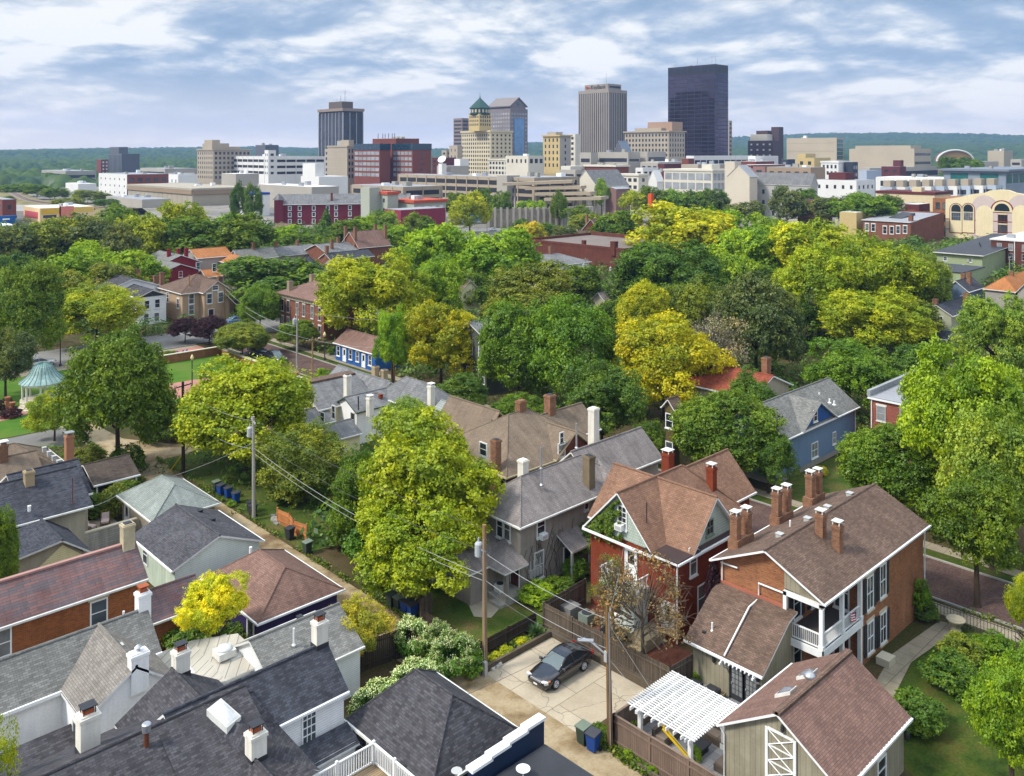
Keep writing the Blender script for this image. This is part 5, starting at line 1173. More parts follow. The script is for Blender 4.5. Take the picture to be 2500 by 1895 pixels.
# ---------------------------------------------------------------- pergola patio
t = thing('pergola', 'white slatted pergola over the paved patio', 'pergola', (42, 29.5, 0))
for a in (40.25, 43.55):
    for b in (27.9, 31.35): q = MB(); q.box(a - .11, a + .11, b - .11, b + .11, .02, 2.32); q.box(a - .16, a + .16, b - .16, b + .16, .02, .35); q.build('post', [WHITE], t)
for b in (27.95, 31.3):
    q = MB(); q.box(39.75, 44.1, b - .05, b + .05, 2.12, 2.297); q.build('beam', [WHITE], t)
for i in range(9):
    b = 27.55 + i * .5; q = MB(); q.box(39.55, 44.3, b - .03, b + .03, 2.3, 2.48); q.build('rafter', [WHITE], t)
for i in range(22):
    a = 39.75 + i * .208; q = MB(); q.box(a - .027, a + .027, 27.25, 31.95, 2.48, 2.55); q.build('slat', [WHITE], t)
WICK = mat('wicker', C('#77695c', .65), .9, .25, 5); CUSH = mat('taupe_cushion', C('#a08f7e', .65), .9, .12)
def sofa(label, x0, x1, y0, y1, back):
    t = thing('patio_sofa', label, 'sofa', ((x0 + x1) / 2, (y0 + y1) / 2, .02), 'wicker patio sofas'); q = MB(); q.box(x0, x1, y0, y1, .05, .38)
    bx = dict(e=(x1 - .2, x1, y0, y1), w=(x0, x0 + .2, y0, y1), n=(x0, x1, y1 - .2, y1), s=(x0, x1, y0, y0 + .2))[back]; q.box(*bx, .38, .8); q.build('frame', [WICK], t)
    L = max(x1 - x0, y1 - y0); n = max(1, int(L / .75))
    for i in range(n):
        q = MB()
        if x1 - x0 > y1 - y0: a0 = x0 + .06 + i * (x1 - x0 - .12) / n; q.box(a0, a0 + (x1 - x0 - .12) / n - .03, y0 + (.22 if back == 's' else .05), y1 - (.22 if back == 'n' else .05), .38, .52)
        else: b0 = y0 + .06 + i * (y1 - y0 - .12) / n; q.box(x0 + (.22 if back == 'w' else .05), x1 - (.22 if back == 'e' else .05), b0, b0 + (y1 - y0 - .12) / n - .03, .38, .52)
        q.build('cushion', [CUSH], t)
sofa('long taupe wicker sofa along the far side of the pergola', 41.0, 43.2, 30.2, 31.1, 'n'); sofa('taupe wicker sofa against the right side of the patio', 43.4, 44.3, 27.4, 29.9, 'e'); sofa('dark backed wicker sofa nearest the fence and barn', 41.6, 43.4, 26.4, 27.3, 's')
t = thing('patio_table', 'dark low fire table between the patio sofas', 'table', (42.2, 28.7, .02)); q = MB(); q.box(41.6, 42.9, 28.3, 29.1, .38, .45); q.build('tabletop', [DARK], t); q = MB(); q.box(41.75, 42.75, 28.4, 29.0, .02, .38); q.build('base', [DARK], t)
t = thing('wood_rack', 'rack of split firewood beside the lean-to doors', 'log rack', (47.4, 30.6, 0)); q = MB()
for i in range(18): q.tube([(47.2, 30.35 + (i % 6) * .13, .1 + i // 6 * .14), (47.6, 30.35 + (i % 6) * .13, .1 + i // 6 * .14)], .06, 6)
q.build('log', [MC['deck_boards']], t)
def chair(label, a, b, rz):
    t = thing('lounge_chair', label, 'chair', (0, 0, 0), 'cushioned garden chairs'); tk = mat('teak', C('#a5743f', .7), .6, .1); q = MB()
    for s in (-.36, .36): q.tube([(-.4, s, 0), (-.35, s, .55), (.4, s, .6)], .035, 6); q.tube([(.4, s, 0), (.4, s, .6), (.62, s, 1.0)], .035, 6)
    q.box(-.4, .4, -.36, .36, .3, .35); q.build('frame', [tk], t); q = MB(); q.box(-.42, .35, -.32, .32, .352, .5); q.build('seat_cushion', [mat('blush_cushion', C('#d8c4bc', .8), .9)], t)
    q = MB(); q.slab([(.3, -.31, .5), (.3, .31, .5), (.56, .31, 1.02), (.56, -.31, 1.02)][::-1], .14, 0, 0); q.build('back_cushion', [MC['blush_cushion']], t)
    t.location = (a, b, .03); t.rotation_euler = (0, 0, rz)
chair('cushioned teak garden chair nearer the blue roofed house', 27.1, 83.6, 2.2); chair('cushioned teak garden chair nearer the grey garage', 28.5, 83.9, 1.2)
q = MB(); q.lathe(26.5, 84.6, [(.3, .02), (.32, .6), (.34, .66), (.1, .68)], 12); tag(q.build('fire_pit', [DARK], None, (26.5, 84.6, 0)), 'dark round fire pit beside the garden chairs', 'fire pit')
t = wire('string of pale bulbs over the walled terrace', (25.8, 82, 2.9), (29.8, 84.4, 2.4), .25, .05, CABL, 'string lights')
q = MB(); q.lathe(55.2, 25.3, [(.35, .05), (.5, .35), (.52, .42), (.45, .43)], 14); tag(q.build('kiddie_pool', [mat('pool_blue', C('#4a86b8', .8), .4)], None, (55.2, 25.3, 0)), 'small blue tub on the garden path under the porch', 'tub')
q = MB(); q.box(58.2, 59.2, 24.6, 25.5, 0, .5); tag(q.build('stone_step', [STONE], None, (58.7, 25, 0)), 'stone step beside the garden path at the brick wall', 'step')
q = MB(); q.box(93.6, 94.0, 40.6, 41.0, 0, .9); q.lathe(93.8, 40.8, [(.2, .9), (.3, 1.1), (.05, 1.2)], 8); tag(q.build('hydrant', [mat('hydrant_red', C('#b02020'), .4)], None, (93.8, 40.8, 0)), 'red hydrant on the lawn in front of the blue house', 'hydrant')
# ---------------------------------------------------------------- houses beyond the brick street
ORSH = shingle('orange_shingle', C('#c08050', .8), .85); REDS = siding('red_siding', C('#8c2430', .8)); TANS = mat('tan_stucco', C('#bda284', .78), .85, .1, streak=.1); GRYW = siding('grey_siding', C('#b0a9a0', .8)); SAGE = siding('sage_siding', C('#b3b59a', .8)); GBL = siding('grey_blue_siding', C('#7488a0', .8)); PGRN = siding('faded_green_siding', C('#a9b58c', .8), .2)
h = thing('white_house', 'white two-storey house with black gable roof and dark gable panel behind the yellow-green tree', 'house', (69, 182, 0))
wing(h, 65.8, 72.0, 175.8, 187, 5.6, 6.9, 'gb', WSIDE, S_BLK, WHITE); wing(h, 62.5, 75.2, 185.8, 198, 5.9, 8.1, 'gb', WSIDE, S_BLK, WHITE); wing(h, 52, 63, 184.5, 198, 3.4, 5.0, 'ga', DWOOD, S_BLK, WHITE)
q = MB(); q.poly([(66.4, 176.1, 5.55), (71.4, 176.1, 5.55), (68.9, 176.1, 6.65)]); q.build('gable_panel', [S_BLK], h)
for x, y in ((1220, 730), (1307, 718), (1302, 830), (1215, 838)): WP(h, '-b', 176.15, 'U0', x, y, .9, 1.6)
chimney(h, 73, 195, 6.5, 8.8, .8, .8, B_CH, 'open'); chimney(h, 64.5, 194, 6, 7.6, .7, .7, B_CH, 'open')
h = thing('tan_house', 'tan stucco house with brown hip roof, front gable and brick chimneys', 'house', (79, 178, 0))
wing(h, 73.6, 85.5, 173.4, 186, 5.8, 8.7, 'ha', TANS, S_BRN, OFFW, oh=.4); wing(h, 77.2, 83.4, 171.2, 180, 5.8, 8.1, 'gb', TANS, S_BRN, OFFW, oh=.4)
for x, y in ((1740, 678), (1833, 665)): WP(h, '-b', 171.6, 'U0', x, y, 1.0, 1.9, lintel=OFFW)
for x, y in ((1590, 680), (1590, 770)): WP(h, '-b', 173.8, 'U0', x, y, 1.0, 1.9, lintel=OFFW)
for x, y in ((1395, 668), (1480, 718)): WP(h, '-a', 74.0, 'U0', x, y, .9, 1.8, lintel=OFFW)
WP(h, '-b', 171.6, 'U0', 1788, 588, 1.2, .8); door(h, '-b', 171.6, 79, 1.1, 2.3, B_DRK)
for x, y, z in ((1293, 570, 5.5), (1345, 545, 6.5), (1825, 580, 6)): a, b = on_z('U0', x, y, z); chimney(h, a, b, z - 1.5, z + 2.2, .9, .9, B_CH, 'open')
h = thing('brown_roofed_brick_house', 'red brick two-storey house with brown hip roof and cream bracketed cornice', 'house', (91, 147, 0))
wing(h, 84.6, 96, 138, 155.3, 7.0, 9.2, 'hb', B_MID, S_TAN, S_BRN, oh=.6, hip=5)
q = MB(); q.box(84.95, 95.6, 138.4, 154.9, 6.2, 6.9)
for i in range(30): q.box(84.8, 84.95, 138.6 + i * .55, 138.75 + i * .55, 6.3, 6.9)
q.build('cornice', [STONE], h)
for b in (153.6, 151.4, 148.0, 145.6, 142.6, 140): W(h, '-a', 85.2, b, 4.7, .8, 2.1, frame=TRIMG, lintel=OFFW); W(h, '-a', 85.2, b, 1.5, .8, 2.0, frame=TRIMG, lintel=OFFW)
for a, b, z in ((86.2, 152.5, 9.4), (92, 154, 10), (94, 148, 10)): chimney(h, a, b, 7, z, .9, .9, mat('stone_chimney', C('#a8947c', .75), .9, .2), 'open')
h = thing('little_blue_house', 'little bright blue house with brown roof, four windows and two white doors', 'house', (81, 119, 0))
wing(h, 78.7, 84.2, 113.2, 125.2, 2.85, 4.7, 'gb', BLUEG, S_TAN, WHITE, oh=.3)
for b in (124.0, 120.4, 118.4, 114.9): W(h, '-a', 79.0, b, 1.6, .75, 1.45)
for b in (122.2, 116.7): door(h, '-a', 79.0, b, .85, 2.1, WHITE, .15)
chimney(h, 82, 115.8, 4, 5.8, .7, .7, B_CH, 'none')
h = thing('red_clapboard_house', 'dark red clapboard house with grey gable roofs and red chimneys', 'house', (88, 216, 0))
wing(h, 83.6, 93.5, 209, 224, 5.5, 7.3, 'gb', REDS, S_GRY, WHITE); wing(h, 87, 98, 218, 232, 6.2, 8.4, 'gb', REDS, S_GRY, WHITE)
for a in (91, 93.5, 95.5): chimney(h, a, 222, 7, 9.6, .8, .8, REDS, 'none')
for x, y in ((1315, 490), (1345, 492), (1500, 475)): WP(h, '-b', 209.4, 'U0', x, y, .8, 1.3)
h = thing('orange_roofed_house', 'grey clapboard house with orange shingle roofs and a white upper porch', 'house', (102, 222, 0))
wing(h, 97, 107, 219, 228, 7, 9, 'ga', GRYW, ORSH, WHITE); wing(h, 103, 110, 214, 221, 5.8, 7.4, 'gb', GRYW, ORSH, WHITE); wing(h, 96.8, 102, 213, 219.5, 2.8, 4.3, 'ga', GRYW, ORSH, WHITE)
for x, y in ((1645, 410), (1780, 420), (1778, 515)): WP(h, '-b', 214.35, 'U0', x, y, .9, 1.9)
q = MB(); q.box(106, 109.8, 213, 214.3, 3, 3.2); q.build('porch_floor', [WHITE], h); railing(h, (106, 213), (109.8, 213), 3.2, 4.2, step=.3, bar=.08); posts(h, [(106, 213.1), (109.7, 213.1)], 0, 5.6, .25)
WP(h, '-b', 214.35, 'U0', 1855, 430, 1.6, 2.2)


def mid(name, label, cat, t, pts, z, zr, kind, wall, roof, trim=OFFW, win=(), ch=(), **k):
    """block whose eaves corner pixels give its place: pts = (left, near, right)"""
    (al, bl), (an, bn), (ar, br) = [on_z(t, *p, z) for p in pts]
    h = thing(name, label, cat, ((an + ar) / 2, (bn + bl) / 2, 0)); wing(h, an, ar, bn, bl, z, zr, kind, wall, roof, trim, **k)
    for f, n, zz, w, hh in win:
        for i in range(n):
            if f == 'a': W(h, '-a', an + k.get('oh', .35), bn + (bl - bn) * (i + .5) / n, zz, w, hh)
            else: W(h, '-b', bn + k.get('oh', .35), an + (ar - an) * (i + .5) / n, zz, w, hh)
    for fa, fb, zz in ch: chimney(h, an + (ar - an) * fa, bn + (bl - bn) * fb, z, zz, .8, .8, B_CH, 'open')
    return h


h = mid('sage_house', 'small sage green house with dark blue-grey gable roof and a white triple window', 'house', 'U3', ((1380, 1118), (1620, 1165), (1810, 1090)), 5, 6.7, 'ga', SAGE, S_BLUE, ch=((.1, .6, 7.6), (.9, .3, 7.8)))
for x in (1425, 1470, 1515): WP(h, '-a', 165.6, 'U3', x, 1200, .85 if x != 1470 else .4, 1.4, mun=(2, 2))
r = MB(); r.slab([(162.5, 64.5, 1.2), (162.5, 58.5, 1.2), (165.5, 58.5, 2.2), (165.5, 64.5, 2.2)], .15); r.build('porch_roof', [S_BLUE, OFFW], h)
h = mid('grey_blue_house', 'grey-blue clapboard house with dark gable roof and red brick chimney', 'house', 'U3', ((1555, 935), (1755, 965), (1885, 925)), 4.5, 6.6, 'ga', GBL, S_BLUE, WHITE, win=(('a', 2, 2.6, .9, 1.7),), ch=((.5, .3, 8.2), (.8, .7, 7.4)))
mid('orange_hip_house', 'house with pale orange shingle hip roof at the right edge', 'house', 'U3', ((1890, 930), (2150, 965), (2330, 880)), 5, 7.6, 'ha', GRYW, ORSH, ch=((.4, .5, 8.4),)); mid('dark_trim_house', 'house with dark brown gable partly hidden at right edge below orange roof', 'house', 'U3', ((2150, 965), (2290, 985), (2400, 930)), 5, 7, 'ga', GRYW, S_BRN)
h = thing('faded_green_building', 'faded green clapboard building with large black sloping roof', 'building', (280, 90, 0))
w = MB(); w.box(257, 304, 83.4, 95.5, 0, 6.3); w.build('wall', [PGRN], h); r = MB(); r.slab([(256, 96, 6.4), (256, 82.8, 6.4), (306, 82.8, 8.4), (306, 96, 8.4)], .25); r.build('roof', [MEMB, OFFW], h)
for b, z in ((86.5, 4.8), (88, 2.8), (93, 4.6)): W(h, '-a', 257, b, z, .9, 1.0)
for a, b in ((270, 88), (275, 90), (283, 87), (285, 88.5), (296, 86)): pipe(h, a, b, 7.4, .8, .12, DARK)
h = thing('flat_shed', 'low flat-roofed addition with black roof below the faded green building', 'building', (240, 84, 0)); w = MB(); w.box(232, 248, 80, 90, 0, 4.2); w.build('wall', [PGRN], h); r = MB(); r.box(231.8, 248.2, 79.8, 90.2, 4.2, 4.4); r.build('roof', [MEMB], h)
h = thing('brown_brick_block', 'brown brick three-storey block with white membrane roof at the right edge', 'building', (290, 76, 0)); w = MB(); w.box(276, 312, 58, 87.2, 0, 9); w.build('wall', [B_DRK], h); r = MB(); r.box(275.7, 312.3, 57.7, 87.5, 9, 9.4); r.build('roof', [MEMW], h)
for z in (1.8, 4.6, 7.3):
    for b in (85, 82, 78.5, 75.5, 72): W(h, '-a', 276, b, z, 1.1, 1.7, glass=CURT if z > 7 else None, frame=TRIMG)
q = MB(); q.box(273, 276, 64, 73, 6.9, 7.2); q.box(273, 273.2, 64, 64.2, 0, 6.9); q.box(273, 273.2, 72.8, 73, 0, 6.9); q.box(273, 276, 64, 73, 3.6, 3.8); q.build('porch', [PGRN], h); downpipe(h, [(275.9, 81, 9), (275.9, 81, 0)], .12)
for a, b in ((282, 85), (286, 80)): q = MB(); q.box(a, a + 2, b - 2, b, 9.4, 10.4); q.build('rooftop_unit', [STEEL], h)
h = thing('long_brick_building', 'two-storey red brick building with grey sloping roof and tall white windows', 'building', (350, 143, 0))
w = MB(); w.poly([(336, 134, -1), (369, 134, -1), (369, 134, 10.3), (336, 134, 8.1)]); w.poly([(336, 152.4, -1), (336, 134, -1), (336, 134, 8), (336, 152.4, 8)]); w.poly([(369, 134, -1), (369, 152.4, -1), (369, 152.4, 10.3), (369, 134, 10.3)]); w.poly([(369, 152.4, -1), (336, 152.4, -1), (336, 152.4, 8), (369, 152.4, 10.3)]); w.build('wall', [B_MID], h)
r = MB(); r.slab([(335.5, 152.8, 8.05), (335.5, 133.9, 8.05), (369, 134.3, 9.8), (369, 152.8, 9.8)], .2); q = MB(); r.build('roof', [MEMG, OFFW], h); q.slab([(345, 146, 8.8), (345, 141, 8.7), (358, 141, 10.2), (358, 146, 10.4)], .9, 0, 0); q.build('monitor', [DARK], h)
for x, y in ((908, 425), (960, 428), (1056, 448), (1113, 450), (1166, 446), (1224, 444)): WP(h, '-a', 336, 'U3', x, y, 1.3, 2.7, lintel=OFFW, t=.16)
chimney(h, 340, 135.5, 8, 10.4, 1.4, 1.4, B_MID, 'open')
h = thing('theatre', 'cream stucco theatre with curved parapet, arched windows and dark red outlines', 'theatre', (390, 112, 0))
T1 = mat('cream_theatre_stucco', C('#ead9b0', .85), .85, .06, .4, streak=.06); T2 = mat('lilac_stucco', C('#d6c3bc', .8), .85, .05); T3 = mat('oxblood_trim', C('#8a3a2e', .8), .7)
prof = [(134.5, 15.5)] + [(on_a('U3', x, y, 372)) for x, y in ((1680, 175), (1780, 150), (1880, 140), (1930, 120), (2000, 112), (2080, 118), (2140, 140), (2212, 152), (2330, 160))]
prof = [(b, z) for b, z in prof]; b1 = prof[-1][0]; w = MB(); n = len(prof)
w.poly([(372, 134.5, 0)] + [(372, b, z) for b, z in prof] + [(372, b1, 0)]); w.poly([(372, 134.5, 0), (400, 134.5, 0), (400, 134.5, 15.5), (372, 134.5, 15.5)][::-1])
for p, q2 in zip(prof[:-1], prof[1:]): w.poly([(372, p[0], p[1]), (374, p[0], p[1]), (374, q2[0], q2[1]), (372, q2[0], q2[1])][::-1])
w.box(373, 400, b1, 134.4, 0, 14.5); w.build('wall', [T1], h)
def arch(x, y, w_, hh, m, nm, d=.2, par=None, sub=True):
    c, z = on_a('U3', x, y, 372); q = MB(); pts = [(c - w_ / 2, z - hh), (c - w_ / 2, z)] + [(c + w_ / 2 * math.cos(math.pi - k * math.pi / 10), z + w_ / 2 * math.sin(k * math.pi / 10)) for k in range(1, 10)] + [(c + w_ / 2, z), (c + w_ / 2, z - hh)]
    q.poly([(372 - d, b, zz) for b, zz in pts]); return q.build(nm, [m], par or h)
for x in (1648, 1750): o = arch(x, 275, 5.0, 9.6, T3, 'window_surround', .12); arch(x, 275, 4.4, 9.3, T1, 'inset', .16, o); arch(x, 272, 3.6, 1.2, GLASS, 'window', .22, o); W(o, '-a', 371.84, on_a('U3', x, 335, 372)[0], on_a('U3', x, 335, 372)[1], 3.4, 3.0, mun=(4, 2), frame=TRIMG, sill=False); W(h, '-a', 372, on_a('U3', x, 420, 372)[0], on_a('U3', x, 420, 372)[1], 3.4, 2.8, mun=(4, 2), frame=T3, sill=False)
for x in (1885, 2190): arch(x, 260, 9.5, 17, T2, 'arched_panel', .1); arch(x, 310, 6.3, 9, T1, 'arched_niche', .2); WP(h, '-a', 371.9, 'U3', x, 403, 4.0, 1.7, mun=(4, 1), frame=T3, sill=False)
o = arch(2030, 290, 8.4, .8, T3, 'window_surround', .12); arch(2030, 287, 7.2, .6, T1, 'inset', .16, o); arch(2030, 285, 5.4, .3, GLASS, 'window', .22, o)
for x, w_ in ((1975, 2), (2033, 4), (2095, 2)):
    for y in (357, 440): WP(h, '-a', 372, 'U3', x, y, w_, 3.2, mun=(3, 2), frame=T3, sill=False)
q = MB(); q.box(371.85, 372, b1, 134.5, 7.4, 7.7); q.box(371.85, 372, 109, 134.5, 3.4, 3.6); q.build('string_course', [T3], h)
h = thing('narrow_brick_building', 'narrow orange brick building left of the cream theatre', 'building', (392, 138, 0)); w = MB(); w.box(376, 400, 134.8, 141, 0, 15.6); w.build('wall', [MC['orange_brick']], h)
for z in (3, 7.5, 12.5):
    for b in (136.3, 139): W(h, '-a', 376, b, z, 1.5, 2.6, frame=DARK)
# long flat brown brick hall
h = thing('flat_brick_hall', 'long flat-roofed dark brown brick hall in the tree belt', 'building', (206, 176, 0)); w = MB(); w.box(193, 222, 156, 194, 0, 6.6); w.build('wall', [B_DRK], h); r = MB(); r.box(193.4, 221.6, 156.4, 193.6, 6.6, 6.72); r.build('roof', [mat('brown_gravel_roof', C('#8a7e76', .7), .95, .15, .5)], h)
q = MB(); q.box(192.9, 222.1, 193.6, 194.2, 6.6, 7.5); q.box(192.9, 193.4, 155.9, 193.6, 6.6, 7.3); q.box(221.6, 222.1, 155.9, 193.6, 6.6, 7.9); q.box(193.4, 221.6, 155.9, 156.4, 6.6, 7.3); q.build('parapet_coping', [B_DRK], h); chimney(h, 193.4, 160, 5, 9, 1.6, 1.6, B_DRK, 'none'); chimney(h, 194, 172, 6, 8.4, 1, 1, B_DRK, 'none')
mid('mansard_house', 'grey slate mansard roof and pale chimney in the middle tree belt', 'house', 'U2', ((290, 650), (430, 745), (600, 700)), 6.5, 8, 'ha', WSTUC, S_SLT, hip=2, ch=((.6, .5, 10), (.1, .8, 9.5)))
mid('brown_gable_house', 'brown shingle gabled house with red chimneys below the parking garage', 'house', 'U2', ((610, 455), (770, 470), (960, 420)), 5.5, 10, 'ga', B_DRK, S_BRN, ch=((.05, .8, 11.5), (.2, .2, 11), (.8, .5, 11)))
mid('pale_blue_gable_house', 'low brown roof with pale blue gable behind the flat brick hall', 'house', 'U2', ((470, 500), (610, 512), (900, 470)), 4, 6, 'ga', GBL, S_BRN)
mid('brown_shingle_cottage', 'small cottage with white gable peeping out below the golden top tree', 'house', 'U2', ((880, 985), (950, 990), (1060, 960)), 3.5, 5, 'ga', WSIDE, S_TAN); mid('olive_sided_house', 'olive clapboard house wall beside the short brown pole', 'house', 'U2', ((890, 860), (960, 875), (1060, 850)), 6, 8, 'ga', SAGE, S_GRY)
mid('small_grey_shed', 'grey shingled shed roof under the short brown pole', 'shed', 'U2', ((735, 1010), (800, 1035), (870, 1010)), 3, 4.5, 'ga', TANW, S_WEA)
mid('cream_gable_cottage', 'cream gabled cottage with round window behind the golden-olive tree', 'house', 'U1', ((1600, 960), (1690, 1000), (1860, 960)), 5, 8, 'gb', CREAM, S_BRN)
mid('stepped_gable_brick_house', 'brick house with stepped gables, four chimneys and brown roof', 'house', 'U1', ((740, 575), (870, 600), (1100, 570)), 6.5, 11, 'ga', B_MID, S_TAN, win=(('a', 2, 5, 1, 1.6),), ch=((.04, .75, 12.5), (.04, .25, 12.5), (.96, .75, 12.5), (.96, .25, 12.5)))
mid('slate_roof_rowhouse', 'long brick rowhouse with blue-grey slate roof above the brick house', 'house', 'U1', ((445, 610), (600, 640), (800, 605)), 6, 8, 'ga', B_MID, S_SLT, ch=((.3, .2, 9.5), (.7, .5, 9.5))); mid('dark_slate_house', 'brick house with dark slate roof and pale ridge in front of the rowhouse', 'house', 'U1', ((560, 680), (640, 700), (840, 640)), 6, 7.6, 'ga', B_MID, S_BLUE, ch=((.05, .5, 9.5),))
mid('white_gable_house', 'small grey house with white gable beside the big yellow-green tree', 'house', 'U1', ((540, 780), (640, 800), (720, 770)), 6, 8, 'gb', WSIDE, S_GRY); mid('turret_house', 'house with steep slate turret roof behind the brown roofed brick house', 'house', 'U1', ((400, 760), (470, 790), (530, 770)), 8, 11, 'ha', B_DRK, S_BLUE)
mid('grey_ridge_house', 'grey slate roofed house with brick chimney right of the orange roofed house', 'house', 'U0', ((1910, 340), (1985, 360), (2200, 310)), 6, 8.4, 'ga', GRYW, S_GRY, ch=((.5, .5, 10),)); mid('long_grey_house', 'long grey roof with brick chimney beside the rust orange bush', 'house', 'U1', ((0, 640), (60, 680), (420, 610)), 5, 7, 'ga', GRYW, S_SLT, ch=((.75, .5, 8.5), (.4, .5, 8.5)))
mid('small_white_cottage', 'white cottage with brown gable roof in front of the dark red mill', 'house', 'U1', ((140, 445), (205, 460), (300, 430)), 4.5, 7, 'gb', WSIDE, S_BRN); mid('grey_rear_house', 'grey hip roofed house among trees behind red clapboard house', 'house', 'U0', ((1130, 290), (1230, 320), (1340, 285)), 5, 7, 'ha', GRYW, S_WEA); mid('dark_rear_house', 'dark slate roof in the trees left of the orange roofed house', 'house', 'U0', ((1330, 290), (1420, 320), (1530, 290)), 5, 7, 'ga', GRYW, S_BLUE)
h = mid('hidden_porch_house', 'grey-green house with white bay windows under the golden-olive tree', 'house', 'D', ((985, 715), (1050, 735), (1130, 700)), 8, 10, 'ga', mat('dark_sage', C('#5f6258', .7), .8), S_SLT, win=(('a', 3, 6.4, 1.1, 1.8), ('a', 3, 2.6, 1.1, 1.8), ('b', 2, 6.4, 1, 1.8)))
mid('ochre_house', 'dark ochre house wall behind the largest golden tree', 'house', 'D', ((1436, 876), (1456, 886), (1476, 878)), 7, 8, 'ga', mat('ochre_siding', C('#6e5f3c', .7), .8), S_BRN, win=(('a', 1, 5.6, .8, 1.4), ('a', 1, 2.6, .8, 1.4)))
# ---------------------------------------------------------------- downtown
def V(n, c, k=.8, r=.85, **q): return mat(n, C(c, k), r, .06, .15, **q)


WG = mat('dark_window', (.035, .04, .05), .12, .4, .25, spec=.6, fine=0); WB = mat('blue_glass', C('#6a9ac8', .75), .08, .3, .3, spec=.8, fine=0); WL_ = mat('pale_window', C('#a9adb0', .7), .2, .35, .25, spec=.6, fine=0); WT = mat('teal_glass', C('#1f6f6c', .7), .1, .2, spec=.8, fine=0); SHADE = mat('deck_shadow', (.03, .03, .035), .9, .1)  # deck_shadow paints the shade inside open parking floors as bands on solid walls
NBAND = 0


def facade(par, nrm, pl, c0, c1, z0, z1, sp, sh=.06):
    """windows, or painted shade of open decks, on one side: one object per storey (or per bay for strips)"""
    mode, bay, sto, wf, hf, g = sp; n = max(1, round((c1 - c0) / bay)); m = max(1, int((z1 - z0) / sto)); bw = (c1 - c0) / n
    if mode == 's':
        for i in range(n):
            q = MB(); c = c0 + (i + .5) * bw; wbox(q, nrm, pl, c - bw * wf / 2, c + bw * wf / 2, z0, z1, -.1, sh); q.build('window_strip', [g], par)
        return
    for j in range(m):
        zc = z1 - (j + .5) * sto; q = MB()
        if mode == 'r': wbox(q, nrm, pl, c0 + bay * .15, c1 - bay * .15, zc - sto * hf / 2, zc + sto * hf / 2, -.1, sh)
        else:
            for i in range(n): c = c0 + (i + .5) * bw; wbox(q, nrm, pl, c - bw * wf / 2, c + bw * wf / 2, zc - sto * hf / 2, zc + sto * hf / 2, -.1, sh)
        q.build('window_or_shade_band', [g], par)


def bld(name, label, t, xl, xc, xr, yt, Y, wall, left=None, right=None, roof=None, yb=None, cat='building', cor=None, ph=(), top=1.2, corm=None, z0=0, col=False, rw=None):
    a, b, zt = at_depth(t, xc, yt, Y)
    d = ray(*px(t, xl, yt)); L = max(d[1] * a / d[0] - b, 6); d = ray(*px(t, xr, yt)); M = max(d[0] * b / d[1] - a, 6); L, M = min(L, 170), min(M, 170)
    zb = max(z0, (H - (px(t, xc, yb)[1] - VH) * Y / F - 2) if yb else z0)
    h = thing(name, label, cat, (a + M / 2, b + L / 2, 0)); w = MB(); w.box(a, a + M, b, b + L, z0, zt); w.build('wall', [wall], h)
    r = MB(); r.box(a + .4, a + M - .4, b + .4, b + L - .4, zt, zt + .12); r.build('roof', [roof or MEMG], h)
    if cor: q = MB(); q.box(a - cor, a + M + cor, b - cor, b + L + cor, zt - top * .6, zt + .5); q.build('cornice', [corm or wall], h)
    if rw: q = MB(); q.box(a + .01, a + M, b - .15, b, z0, zt - .01); q.build('side_wall', [rw], h); b -= .15; L += .15
    if left: facade(h, '-a', a, b + .6, b + L - .6, zb, zt - top, left)
    if right: facade(h, '-b', b, a + .6, a + M - .6, zb, zt - top, right)
    if col:
        for s, n, ln in (('-a', a, L), ('-b', b, M)):
            k = int(ln / 9)
            for i in range(k + 1): q = MB(); c = (b if s == '-a' else a) + ln * i / max(k, 1); wbox(q, s, n, c - .35, c + .35, 0, zt - .2, 0, .25); q.build('column', [wall], h)
    for f in ph: q = MB(); q.box(a + M * f[0], a + M * f[1], b + L * f[2], b + L * f[3], zt, zt + f[4]); q.build('penthouse', [f[5] if len(f) > 5 else wall], h)
    if M > 14 and L > 14 and not ph:
        for i in range(3): x, y = a + M * R.uniform(.15, .75), b + L * R.uniform(.15, .75); q = MB(); q.box(x, x + R.uniform(1.5, 4), y, y + R.uniform(1.5, 4), zt + .12, zt + R.uniform(1.2, 2.6)); q.build('rooftop_unit', [R.choice([CONCG, STEEL, WHITE])], h)
    h['dims'] = (a, b, L, M, zt)
    return h


def dims(h): v = list(h['dims']); del h['dims']; return v


CRM = V('cream_masonry', '#d8caa8'); CRM2 = V('pale_cream', '#dfd8c6'); TANM = V('tan_masonry', '#b5a894'); YEL = V('yellow_masonry', '#d0b880'); CNC = V('city_concrete', '#b5aea2'); WHT = V('city_white', '#e6e4df', .85); GRYD = V('grey_panel', '#6c6e76', .75); BRD = V('city_brick', '#84493c', .75); BRN = V('maroon_brick', '#6a3434', .75); BLK_ = V('black_tower_panel', '#46454c', .7); BEI = V('beige_panel', '#bfb29c', .8); PINK = V('pink_granite', '#8a8286', .72)
H_ = []
h = bld('glass_skyscraper', 'dark bronze glass skyscraper, tallest tower in the skyline', 'C2', 1330, 1722, 1830, 22, 900, V('bronze_tower_frame', '#403a44', .7, .3), None, None, MEMB, cat='skyscraper')
a, b, L, M, zt = dims(h)
GL1 = mat('bronze_mirror_glass', C('#6c6078', .52), .04, .5, .1, spec=1.0, metal=.85, fine=0)
n = 7; m = int((zt - 14) / 4.1)
